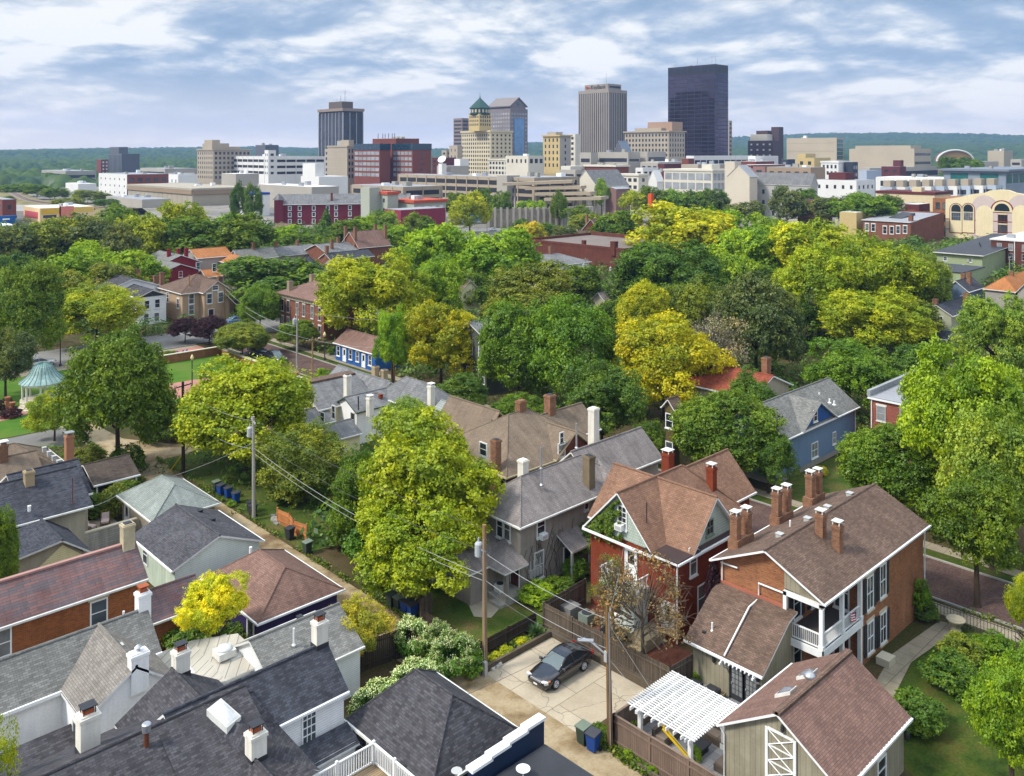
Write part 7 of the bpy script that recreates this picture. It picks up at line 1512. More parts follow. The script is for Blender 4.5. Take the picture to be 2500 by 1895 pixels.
q = MB(); a, b, z = at_depth('U2', -60, 235, 440); q.obox((a, b), (.7, -.7), 16, 1, 0, 5); tag(q.build('blue_hoarding', [V('hoarding_blue', '#1f78c8')], None, (a, b, 0)), 'bright blue hoarding at the foot of the parking deck', 'hoarding')
# dark red mill with grey silo, magenta brick block
h = thing('red_mill', 'long dark red brick mill with grey slate roof and arched white windows', 'mill', (205.8, 373.6, 0)); MR = V('mill_red', '#7d2c3a', .8); a, b = 205.8, 373.6
w = MB(); wallprism(w, a, a + 62, b, b + 14, 0, 10, 14, 'a'); w.build('wall', [MR], h); r = MB(); r.slab([(a - .5, b - .6, 9.9), (a + 62, b - .6, 9.9), (a + 62, b + 7, 14.4), (a - .5, b + 7, 14.4)], .3); r.slab([(a + 62, b + 14.6, 9.9), (a - .5, b + 14.6, 9.9), (a - .5, b + 7, 14.4), (a + 62, b + 7, 14.4)], .3); r.build('roof', [S_SLT, WHITE], h)
for i, c in enumerate((3.5, 7, 12, 17, 20, 25)):
    for z in (8, 5, 1.8): W(h, '-b', b, a + c * 1.3, z, 1.2, 1.7, t=.25)
q = MB(); q.box(a - 2.5, a + 1.5, b - 1.5, b + 2.5, 0, 12); o = q.build('turret', [MR], h); q = MB(); q.lathe(a - .5, b + .5, [(3, 12), (.2, 15)], 4); q.build('turret_roof', [S_SLT], o); chimney(h, a + 24, b + 2, 10, 15, 1, 1, B_RED, 'none')
h.rotation_euler = (0, 0, -.56)
for args, kw in ((('silo_building', 'pale grey-green silo building with orange trim beside the dark red mill', 'U1', 888, 960, 985, 98, 400, V('silo_grey', '#b7bbab'), None, None), dict(z0=0)), (('silo_annex', 'grey-green annex with orange cornice right of the silo', 'U1', 960, 1110, 1158, 142, 400, MC['silo_grey'], ('g', 5, 4.5, .3, .4, WG), None), dict(yb=350, cor=.5, corm=V('orange_trim', '#c85a40'))),
                 (('magenta_brick_block', 'plain magenta-red brick block below the parking deck', 'U1', 1085, 1220, 1590, 285, 375, V('magenta_brick', '#96384c', .8), ('g', 6, 6.5, .3, .35, WG), None), dict(yb=480)), (('rail_trim_block', 'grey block with orange cornice and black roof behind magenta brick block', 'U1', 1150, 1330, 1595, 212, 400, MC['silo_grey'], None, ('g', 5, 4, .5, .4, WHT)), dict(yb=260, cor=.6, corm=MC['orange_trim'], roof=MEMB)),
                 (('rooftop_station', 'low concrete building with white gable and pink arch mural', 'C1', 1520, 1640, 1785, 870, 620, CNC, None, None), dict(ph=((.5, 1, .0, .4, 5, WHT),)))): h = bld(*args, **kw); del h['dims']
a, b, z = at_depth('C1', 1565, 850, 620); t = thing('satellite_antenna', 'big white satellite dish on a low roof below green domed tower', 'satellite dish', (a, b, 0)); q = MB(); D_ = Vector((-.7, -.3, .6)).normalized(); M3 = D_.to_track_quat('Z', 'Y').to_matrix(); n0 = MB(); n0.lathe(0, 0, [(.3, 0), (1.4, .2), (2.5, .6), (3.1, 1.0)], 20); q.v = [tuple(M3 @ Vector(p) + Vector((a, b, z + 2.6))) for p in n0.v]; q.f = n0.f; q.m = n0.m; q.build('dish', [WHT], t); q = MB(); q.box(a - 2, a + 2, b - 2, b + 2, 0, z); q.tube([(a, b, z), (a, b, z + 2.8)], .6, 8); q.build('mount', [WHT], t)
h = bld('hotel_penthouse', 'red brick rooftop block with aerials above the two hotel wings', 'C1', 985, 1180, 1372, 640, 672, BRD, None, None, WHT); a, b, L, M, zt = dims(h)
for f in (.1, .2, .35, .5, .6, .8): q = MB(); q.tube([(a + 1, b + L * f, zt), (a + 1, b + L * f, zt + 4)], .25, 5); q.build('aerial', [DARK], h)
# church-like gable, grey-roofed hall, arena
def hall(name, label, t, xl, xc, xr, yt, Y, wall, roof, rise, ax='b', cat='hall', win=None, yb=None):
    a, b, zt = at_depth(t, xc, yt, Y); d = ray(*px(t, xl, yt)); L = max(d[1] * a / d[0] - b, 8); d = ray(*px(t, xr, yt)); M = max(d[0] * b / d[1] - a, 8); h = thing(name, label, cat, (a, b, 0)); wing(h, a, a + M, b, b + L, zt, zt + rise, 'g' + ax, wall, roof, OFFW, oh=.3)
    if win: facade(h, '-a', a + .3, b + 1, b + L - 1, 0, zt - 1, win); facade(h, '-b', b + .3, a + 1, a + M - 1, 0, zt - 1, win)
    return h
hall('white_gable_hall', 'white gabled wall with slate roof beside the parking ramps', 'C2', 545, 740, 1010, 1040, 480, CRM2, S_SLT, 9, 'a'); hall('brick_gable_side', 'weathered brick shed right of the white gabled wall', 'C2', 830, 900, 1022, 1060, 465, V('pale_brick', '#8f6f68'), MEMG, 1, 'a')
hall('grey_church_hall', 'pale grey hall with broad slate roof, centre gable and dark windows', 'C3', -90, 440, 475, 590, 430, V('hall_grey', '#b9b7b2'), shingle('hall_slate', C('#8a8a8a', .75), .9), 6, 'b', win=('g', 6, 5.5, .25, .4, WG))
hall('stepped_cream_hall', 'tall cream stepped gable building left of the grey hall', 'K', 915, 1330, 1480, 1120, 440, V('stepped_cream', '#ddd0bc'), MEMG, 6, 'a'); h = bld('chimney_slab', 'tall cream chimney slab on the stepped gable building', 'K', 1020, 1060, 1105, 845, 450, MC['stepped_cream']); del h['dims']
hall('pale_quonset', 'pale grey gabled shed behind the parking ramps', 'C2', 1165, 1240, 1295, 1000, 600, WHT, WHT, 8, 'a'); hall('glass_pyramid', 'small blue-grey pyramid skylight roof above pale offices', 'C2', 880, 960, 1030, 750, 720, GRYD, V('pyramid_grey', '#7e8c9c'), 9, 'a')
a, b, z = at_depth('C3', 1640, 375, 1000); t = thing('arena', 'arena with a white arched rim and tan barrel front', 'arena', (a, b, 0)); q = MB(); u, wv = Vector(view(1, 0) + (0,)), Vector(view(0, 1) + (0,)); cn = Vector((a, b, 0)); pts = [cn + u * 21 * math.cos(k * math.pi / 16) + Vector((0, 0, z - 2 + 13 * math.sin(k * math.pi / 16))) for k in range(17)]
q.poly([tuple(cn - u * 21), *[tuple(p) for p in pts[::-1]], tuple(cn + u * 21)][::-1]); q.build('wall', [V('arena_tan', '#b08a5c')], t); q = MB()
for p, r in zip(pts[:-1], pts[1:]): q.poly([tuple(p), tuple(r), tuple(r + wv * 60 + u * 26), tuple(p + wv * 60 + u * 26)][::-1])
q.build('roof', [V('arena_roof', '#94605a')], t); q = MB(); q.tube([tuple(p - wv * .5) for p in pts], 1.1, 6); q.build('rim', [WHT], t)
for i in range(9):
    f = ['first', 'second', 'third', 'fourth', 'fifth', 'sixth', 'seventh', 'eighth', 'ninth'][i]; x = 1075 + i * 108; wl = WHT if i % 2 else V('pale_blue_cladding', '#b8c4d2'); h = bld('townhouse', f + ' from the left of the pale and navy townhouses with roof terraces', 'C3', x - 35, x + 40, x + 98, 605 - i * 2, 440, wl, ('g', 4, 4, .5, .6, WG), ('g', 3, 3.4, .55, .7, V('navy_bay', '#2a3140', .7)), yb=690, ph=((.1, .7, .2, .8, 3.4, TANM),)); h['group'] = 'row of townhouses'; del h['dims']
# orange crane-like road sign and tall street lights
q = MB(); a, b, z = at_depth('U2', 1188, 205, 420); q.box(a - 1, a + 1, b - 1, b + 1, z - 3, z + 3.4); tag(q.build('orange_sign', [V('sign_orange', '#e05a20')], None, (a, b, z)), 'orange roadworks board among the trees below the white factory', 'sign')
for x, yt, yb_, lb in ((255, 185, 500, 'by the left stair'), (932, 120, 250, 'in front of the pale brick shed'), (1187, 120, 240, 'beside the orange board'), (345, 210, 260, 'under the ramps')): a, b = on_z('U2', x, 300, 0); Y = a * CA + b * SA; z = H - (px('U2', x, yt)[1] - VH) * Y / F; t = thing('street_light', 'tall pale street light ' + lb + ' near the parking deck', 'street lamp', (a, b, 0), 'tall street lights'); q = MB(); q.tube([(a, b, 0), (a, b, z - .6), (a - .8, b + .8, z), (a - 2, b + 2, z)], .14, 5); q.build('post', [STEEL], t); q = MB(); q.box(a - 2.4, a - 1.8, b + 1.8, b + 2.4, z - .2, z + .05); q.build('lamp_head', [STEEL], t)
# ---------------------------------------------------------------- trees
def leafmat(name):
    m = bpy.data.materials.new(name); nt = NT(m); out = nt.n('OutputMaterial')
    oi = nt.n('ObjectInfo'); at = nt.n('Attribute', attribute_name='tone')
    r = nt.n('ValToRGB'); e = r.color_ramp.elements
    e[0].position = .12; e[0].color = (.40, .54, .5, 1); e[1].position = .95; e[1].color = (1.6, 1.4, .6, 1)
    for p, c in ((.38, (.70, .80, .8)), (.62, (1.08, 1.06, .9)), (.78, (1.35, 1.22, .7))): k = e.new(p); k.color = (*c, 1)
    nt.l(at.outputs['Fac'], r.inputs[0])
    w = nt.n('VectorMath', operation='MULTIPLY'); nt.l(oi.outputs['Color'], w.inputs[0]); nt.l(r.outputs[0], w.inputs[1])
    d = nt.n('BsdfDiffuse'); t = nt.n('BsdfTranslucent'); nt.l(w.outputs[0], d.inputs[0])
    w2 = nt.n('VectorMath', operation='MULTIPLY'); nt.l(w.outputs[0], w2.inputs[0]); w2.inputs[1].default_value = (.56, .54, .28); nt.l(w2.outputs[0], t.inputs[0])
    ad = nt.n('AddShader'); nt.l(d.outputs[0], ad.inputs[0]); nt.l(t.outputs[0], ad.inputs[1])
    gl = nt.n('BsdfGlossy'); gl.inputs['Roughness'].default_value = .5; m2 = nt.n('MixShader'); m2.inputs[0].default_value = .03
    nt.l(ad.outputs[0], m2.inputs[1]); nt.l(gl.outputs[0], m2.inputs[2]); nt.l(m2.outputs[0], out.inputs[0])
    return m


LEAF = leafmat('leaf')
BARK = mat('bark', C('#5a4c3e', .6), .95, .25, 3)


def quads(name, P, A, Bv, tone, m):
    """diamond leaves: centres P, half axes A and Bv"""
    n = len(P); V = np.empty((n, 4, 3)); V[:, 0] = P - A; V[:, 1] = P + Bv; V[:, 2] = P + A; V[:, 3] = P - Bv
    me = bpy.data.meshes.new(name); me.vertices.add(4 * n); me.vertices.foreach_set('co', V.astype(np.float32).ravel())
    me.loops.add(4 * n); me.loops.foreach_set('vertex_index', np.arange(4 * n, dtype=np.int32))
    me.polygons.add(n); me.polygons.foreach_set('loop_start', np.arange(n, dtype=np.int32) * 4)
    at = me.attributes.new('tone', 'FLOAT', 'FACE'); at.data.foreach_set('value', tone.astype(np.float32))
    me.materials.append(m); me.update(calc_edges=True)
    return me


def unit(g, n):
    v = g.normal(size=(n, 3)); return v / np.linalg.norm(v, axis=1, keepdims=True)


def crown_mesh(name, seed, nl, ns, nf, leaf, lr, form='round', spread=.62, jit=.05, droop=0.0):
    g = np.random.default_rng(seed); D = unit(g, nl * 3); D = D[D[:, 2] > -.55][:nl]; nl = len(D)
    rad = spread * g.uniform(.8, 1.15, nl)
    c = D * rad[:, None]; r = lr * g.uniform(.7, 1.3, nl)
    if form == 'egg': k = 1.12 - .42 * (c[:, 2] + 1) / 2 - .25 * np.clip(-c[:, 2] - .3, 0, 1); c[:, :2] *= k[:, None] * 1.15
    if form == 'lobed': c *= g.uniform(.62, 1.3, nl)[:, None]; r = r * g.uniform(.7, 1.35, nl)
    if form == 'cone':
        t = np.linspace(-.95, .98, nl); an = g.uniform(0, 6.283, nl); q = (.98 - t) / 2 * .85 * g.uniform(.75, 1.05, nl)
        c = np.stack((np.cos(an) * q, np.sin(an) * q, t), 1); r = lr * (.35 + .75 * (.98 - t) / 2)
    out = c / (np.linalg.norm(c, axis=1, keepdims=True) + 1e-6)
    li = np.repeat(np.arange(nl), ns); d = unit(g, nl * ns)
    keep = (d * out[li]).sum(1) > -.3; li, d = li[keep], d[keep]
    sp = c[li] + d * (r[li] * g.uniform(.72, 1.08, len(li)))[:, None]
    sp[:, 2] -= droop * g.uniform(0, 1, len(li)) * np.linalg.norm(sp[:, :2], axis=1)
    st = g.uniform(0, 1, len(li)); lt = g.uniform(0, 1, nl)
    fi = np.repeat(np.arange(len(li)), nf); n = len(fi)
    P = sp[fi] + g.normal(size=(n, 3)) * jit * (1, 1, .7)
    nr = d[fi] * .75 + np.array((0, 0, .45)) + g.normal(size=(n, 3)) * .55; nr /= np.linalg.norm(nr, axis=1, keepdims=True)
    a = np.cross(nr, unit(g, n)); a /= np.linalg.norm(a, axis=1, keepdims=True) + 1e-9; b = np.cross(nr, a)
    s = leaf * g.uniform(.65, 1.35, n)
    tone = np.clip(.5 * lt[li][fi] + .3 * st[fi] + .28 * g.uniform(0, 1, n) - .04, 0, 1)
    ext = np.abs(P).max(0); sc = 1 / np.percentile(np.linalg.norm(P, axis=1), 97)
    return quads(name, P * sc, a * s[:, None], b * (s * .62)[:, None], tone, LEAF)


PROTO = {}
def proto(key):
    if key not in PROTO:
        k, v = key.split('.'); s = 11 + 7 * int(v)
        PROTO[key] = {
            'round': lambda: crown_mesh('crown', s, 66, 56, 22, .0235, .26, 'round', .68, .042),
            'lobed': lambda: crown_mesh('crown', s, 52, 70, 22, .0225, .27, 'lobed', .74, .042),
            'egg': lambda: crown_mesh('crown', s, 86, 46, 21, .023, .23, 'egg', .70, .04),
            'loose': lambda: crown_mesh('crown', s, 60, 52, 20, .023, .235, 'lobed', .74, .05),
            'thin': lambda: crown_mesh('crown', s, 34, 16, 12, .030, .22, 'lobed', .70, .06),
            'bare': lambda: crown_mesh('crown', s, 34, 15, 10, .024, .22, 'lobed', .74, .06),
            'weep': lambda: crown_mesh('crown', s, 40, 40, 14, .030, .30, 'round', .62, .05, .35),
            'cone': lambda: crown_mesh('crown', s, 70, 20, 12, .036, .26, 'cone', .6, .04, .12),
            'bush': lambda: crown_mesh('crown', s, 26, 36, 14, .046, .34),
            'far': lambda: crown_mesh('crown', s, 40, 46, 14, .036, .30, 'lobed', .72),
            'farr': lambda: crown_mesh('crown', s, 40, 44, 14, .036, .27, 'egg', .70),
            'mini': lambda: crown_mesh('crown', s, 18, 18, 6, .10, .36, 'lobed', .62),
        }[k]()
    return PROTO[key]


COLR = dict(yg=C('#959f12', .72), lm=C('#84a018', .68), gold=C('#a09e0c', .8), gr=C('#688016', .64), dg=C('#5e7a20', .62), lg=C('#869a30', .68), ol=C('#7c8626', .68), dk=C('#6a743a', .64),
            pu=C('#40202a', .6), br=C('#8a7450', .6), yl=C('#a4a810', .8), hon=C('#b4aa2c', .7), em=C('#6c8a18', .64), hed=C('#628828', .66))
RT = random.Random(21)
NTREE = 0


def put_tree(c, rx, rz, kind, col, label, group=None, name='tree', cat='tree', trunk=True, tr=None, ry=None):
    """c: crown centre; the trunk stands under it on the ground"""
    global NTREE
    NTREE += 1
    v = NTREE % (3 if kind in ('round', 'lobed', 'far', 'mini', 'loose', 'farr') else 2)
    t = thing(name, label, cat, (c[0], c[1], 0), group)
    me = proto('%s.%d' % (kind, v))
    o = bpy.data.objects.new('crown', me); COL.objects.link(o); o.parent = t
    o.location = (0, 0, c[2]); o.scale = (rx, ry or rx, rz); o.rotation_euler = (0, 0, RT.uniform(0, 6.28)) if ry is None else (0, 0, 0)
    k = 1.16 * RT.uniform(.92, 1.08); cc = COLR[col] if isinstance(col, str) else col
    o.color = (cc[0] * k * RT.uniform(.94, 1.06), cc[1] * k, cc[2] * k, 1)
    WL[o.name] = WL[t.name]
    if trunk:
        q = MB(); z = c[2]; rr = tr or max(.1, .035 * z); base = (c[0], c[1])
        lean = (RT.uniform(-.04, .04) * z, RT.uniform(-.04, .04) * z)
        q.tube([(base[0], base[1], -.1), (base[0], base[1], .25), (base[0] + lean[0] * .4, base[1] + lean[1] * .4, z * .45), (base[0] + lean[0], base[1] + lean[1], z + rz * .35)], [rr * 1.5, rr * 1.05, rr * .8, rr * .25], 7)
        for i in range(6):
            an = i * 1.05 + RT.uniform(-.4, .4); h0 = z * RT.uniform(.45, .8); L = rx * RT.uniform(.5, .8)
            q.tube([(base[0] + lean[0] * .5, base[1] + lean[1] * .5, h0), (base[0] + math.cos(an) * L * .45, base[1] + math.sin(an) * L * .45, h0 + L * .35), (base[0] + math.cos(an) * L, base[1] + math.sin(an) * L, h0 + L * .8)], [rr * .5, rr * .35, rr * .1], 5)
        if kind == 'bare':
            for i in range(70):
                d = Vector((RT.gauss(0, 1), RT.gauss(0, 1), RT.gauss(.35, .7))).normalized(); e = Vector((base[0] + d.x * rx * .95, base[1] + d.y * rx * .95, z + d.z * rz * .95)); m0 = Vector((base[0] + d.x * rx * .25, base[1] + d.y * rx * .25, z - rz * .3 + max(d.z, 0) * rz * .5))
                k = m0.lerp(e, .5) + Vector((RT.uniform(-.3, .3), RT.uniform(-.3, .3), RT.uniform(-.1, .5))); q.tube([m0, k, e], [rr * .28, rr * .16, rr * .07], 4)
                for j in range(3): v_ = Vector((RT.gauss(0, 1), RT.gauss(0, 1), RT.gauss(.2, .8))).normalized() * rx * .3; p0 = k.lerp(e, RT.random()); q.tube([p0, p0 + v_], [rr * .09, rr * .04], 3)
        q.build('trunk', [BARK if kind != 'bare' else mat('grey_bark', C('#776a5a', .6), .95, .2, 3)], t)
    return t


def tree(x, yt, w, yb, Y, kind, col, label, group=None, **k):
    """x, yt, w, yb: middle, top, width and foot of the crown as measured in the photograph; Y metres ahead"""
    s = Y / 1887.
    far = kind in ('far', 'farr'); yt += (-.03 if far else .05) * (yb - yt); yb += (.3 if far else .16) * (yb - yt); zt, zb = H - (yt - 330) * s, max(H - (yb - 330) * s, .6)
    rz = max((zt - zb) / 2, 1); X = (x - 1106) * s
    a, b = view(X, Y)
    return put_tree((a, b, zt - rz), w / 2 * s * (1.3 if kind in ('far', 'farr') else 1.1 if Y > 108 else 1.06), rz * 1.06, kind, col, label, group, **k)


NEAR = [
    (908, 856, 310, 1140, 71, 'lobed', 'yg', 'tall yellow-green tree towering left of the grey stucco house, its upper crown'),
    (896, 1045, 275, 1335, 66.5, 'lobed', 'yg', 'yellow-green tree with feathery leaves in front of the stucco house by the alley fence'),
    (782, 965, 130, 1150, 74, 'lobed', 'gr', 'bright green maple pressed against the left side of the tall yellow-green tree'),
    (660, 910, 190, 1110, 86, 'loose', 'ol', 'sparse olive-grey tree behind the leaning utility pole and orange fence'),
    (532, 762, 285, 1095, 94, 'round', 'yg', 'broad yellow-green tree at the bend of the alley beside dark wooden pole'),
    (256, 682, 225, 1085, 94, 'egg', 'gr', 'large egg-shaped dark green tree between the gazebo and the plaza'),
    (118, 838, 125, 985, 104, 'loose', 'yg', 'low spreading yellow-green tree in front of the copper-roofed gazebo'),
    (62, 556, 140, 810, 138, 'round', 'gr', 'tall green street tree with dark trunk beside the white parked car'),
    (208, 606, 190, 790, 155, 'lobed', 'yg', 'yellow-green tree in front of the white house with the black roof'),
    (12, 700, 110, 850, 122, 'loose', 'dk', 'dark grey-green pine at the left edge near the gazebo'),
    (400, 682, 66, 765, 158, 'round', 'pu', 'left of two dark purple-leaved trees on the park terrace', 'purple-leaved trees'),
    (452, 680, 72, 765, 156, 'round', 'pu', 'right of two dark purple-leaved trees on the park terrace', 'purple-leaved trees'),
    (524, 690, 112, 790, 146, 'round', 'ol', 'rounded olive tree behind the dying brown spruce beside the brick street'),
    (643, 690, 84, 760, 153, 'round', 'gr', 'small green street tree in front of the brown roofed brick house'),
    (562, 612, 86, 725, 168, 'round', 'em', 'round fresh green tree left of the brown roofed brick house'),
    (590, 546, 205, 660, 192, 'far', 'dg', 'wide dark green tree behind the brown roofed brick house'),
    (800, 528, 232, 770, 152, 'lobed', 'yg', 'very large yellow-green tree right of the brown roofed brick house'),
    (938, 540, 130, 700, 164, 'lobed', 'lm', 'green tree joined to the right side of the very large yellow-green tree'),
    (952, 472, 150, 600, 215, 'far', 'lm', 'bright lime green round tree below the red brick warehouse'),
    (1085, 500, 165, 640, 198, 'far', 'lm', 'lime green tree left of the long flat brown brick building'),
    (848, 650, 80, 805, 126, 'loose', 'lm', 'slim light green tree beside the little blue house'),
    (952, 626, 175, 850, 128, 'lobed', 'gold', 'golden-olive tree right of the little blue house'),
    (1118, 640, 170, 880, 119, 'round', 'em', 'big fresh green tree right of the golden-olive tree, left half of a pair', 'pair of big fresh green trees'),
    (1235, 634, 190, 880, 116, 'round', 'em', 'big fresh green tree left of the gold tree, right half of a pair', 'pair of big fresh green trees'),
    (1150, 545, 205, 690, 165, 'lobed', 'ol', 'pale olive tree below the flat brown brick building'),
    (1435, 655, 235, 900, 112, 'lobed', 'gold', 'largest golden-yellow tree in the middle behind the rust roofed house'),
    (1300, 765, 190, 990, 100, 'lobed', 'dg', 'dark green tree below the golden tree behind the dormered house'),
    (1570, 832, 225, 1060, 91, 'round', 'gr', 'green tree between the rust roofed red house and the blue house'),
    (1630, 790, 120, 990, 101, 'loose', 'dg', 'dark green tree tight against the left end of the blue house'),
    (1540, 662, 150, 810, 122, 'bare', C('#a39a88', .6), 'leafless grey tree between golden tree and dark olive tree'),
    (1632, 574, 190, 850, 131, 'egg', 'dk', 'tall dark olive conical tree right of the golden tree'),
    (1770, 505, 190, 760, 160, 'lobed', 'yg', 'huge yellow-green tree above the blue house, left part of a clump'),
    (1895, 492, 195, 760, 164, 'lobed', 'yg', 'huge yellow-tipped tree in the clump beside the long brick building'),
    (1985, 530, 130, 760, 168, 'round', 'ol', 'olive tree on the right side of the yellow-tipped clump'),
    (1880, 610, 210, 830, 146, 'lobed', 'yg', 'yellow-green tree in front of the yellow-tipped clump, lower than it'),
    (1745, 462, 150, 580, 205, 'far', 'yl', 'bright yellow tree top left of the grey-roofed brick building'),
    (1470, 430, 185, 560, 262, 'far', 'yl', 'bright yellow tree in the distance below the white factory'),
    (1440, 505, 225, 700, 182, 'lobed', 'dg', 'wide dark green tree right of the flat brown brick building'),
    (1620, 478, 130, 620, 215, 'far', 'lm', 'green tree left of the bright yellow tree top'),
    (1575, 532, 108, 640, 186, 'far', 'lm', 'small bright lime tree among darker trees above the dark olive one'),
    (1392, 604, 110, 720, 141, 'round', 'gold', 'tree with golden top just above the largest golden tree'),
    (1490, 590, 150, 740, 147, 'lobed', 'ol', 'olive-green tree between golden top tree and dark olive tree'),
    (1835, 715, 190, 900, 114, 'lobed', 'em', 'dark emerald tree behind the roof of the blue house'),
    (2085, 715, 255, 1060, 80, 'lobed', 'lm', 'tall light green street tree at the right, upper crown'),
    (2145, 850, 220, 1215, 72, 'lobed', 'lg', 'grey-green street tree over the brick street at the right edge'),
    (1925, 905, 205, 1105, 82, 'round', 'gr', 'green tree in front of the flat brick house'),
    (2150, 620, 160, 800, 118, 'lobed', 'lg', 'green tree below the orange roof at the right edge'),
    (2185, 1385, 180, 1690, 47, 'lobed', 'lm', 'bright lime tree at the lower right corner over the lawn'),
    (2215, 1225, 80, 1360, 57, 'loose', 'yg', 'hanging yellow-green branch crown at the right edge above the lime tree'),
    (-5, 1085, 90, 1280, 60, 'round', 'gr', 'small green tree at left edge in front of the blue roofed house'),
    (-12, 1515, 95, 1720, 41, 'thin', 'yg', 'thin yellow-green branches at the lower left corner'),
    (464, 1222, 140, 1352, 57.5, 'lobed', C('#ccc418', .8), 'small golden-yellow maple beside the purple garage'),
    (775, 1290, 135, 1450, 57.9, 'loose', 'hon', 'thin honey-coloured tree beside the white end of the silver roofed house'),
    (1390, 1185, 215, 1420, 58.4, 'bare', 'br', 'half-bare twisted tree in front of the red house balcony'),
    (1325, 1185, 100, 1330, 60.5, 'bare', 'ol', 'sparse yellow-green branches in front of the white balcony'),
    (880, 840, 110, 960, 80, 'weep', 'lg', 'pale weeping tree behind the tall yellow-green tree'),
    (1270, 1125, 80, 1250, 72.5, 'bush', 'em', 'leafy green tree squeezed between the stucco house and red house'),
    (1660, 900, 110, 1060, 88, 'lobed', 'dg', 'dark tree at the near corner of the blue house'),
    (1400, 900, 80, 1000, 96, 'lobed', 'dg', 'dark tree behind the far gable of the stucco house'),
    (1120, 850, 130, 960, 103, 'round', 'gr', 'green tree behind the chimneys of the dormered house'),
    (1000, 790, 120, 900, 112, 'lobed', 'dg', 'shaded tree behind the pale metal roofed shed'),
    (2010, 800, 150, 960, 100, 'round', 'gr', 'green tree behind the flat brick house roof'),
    (2110, 1000, 210, 1215, 66, 'lobed', 'gr', 'shaded lower crown of the street trees over the brick street'),
    (1540, 1205, 40, 1330, 60, 'bush', 'pu', 'dark purple shrub between the red house and orange brick house'),
    (1990, 1245, 40, 1320, 64, 'bush', 'em', 'small green tree behind the corner of the orange brick house by the street'),
]
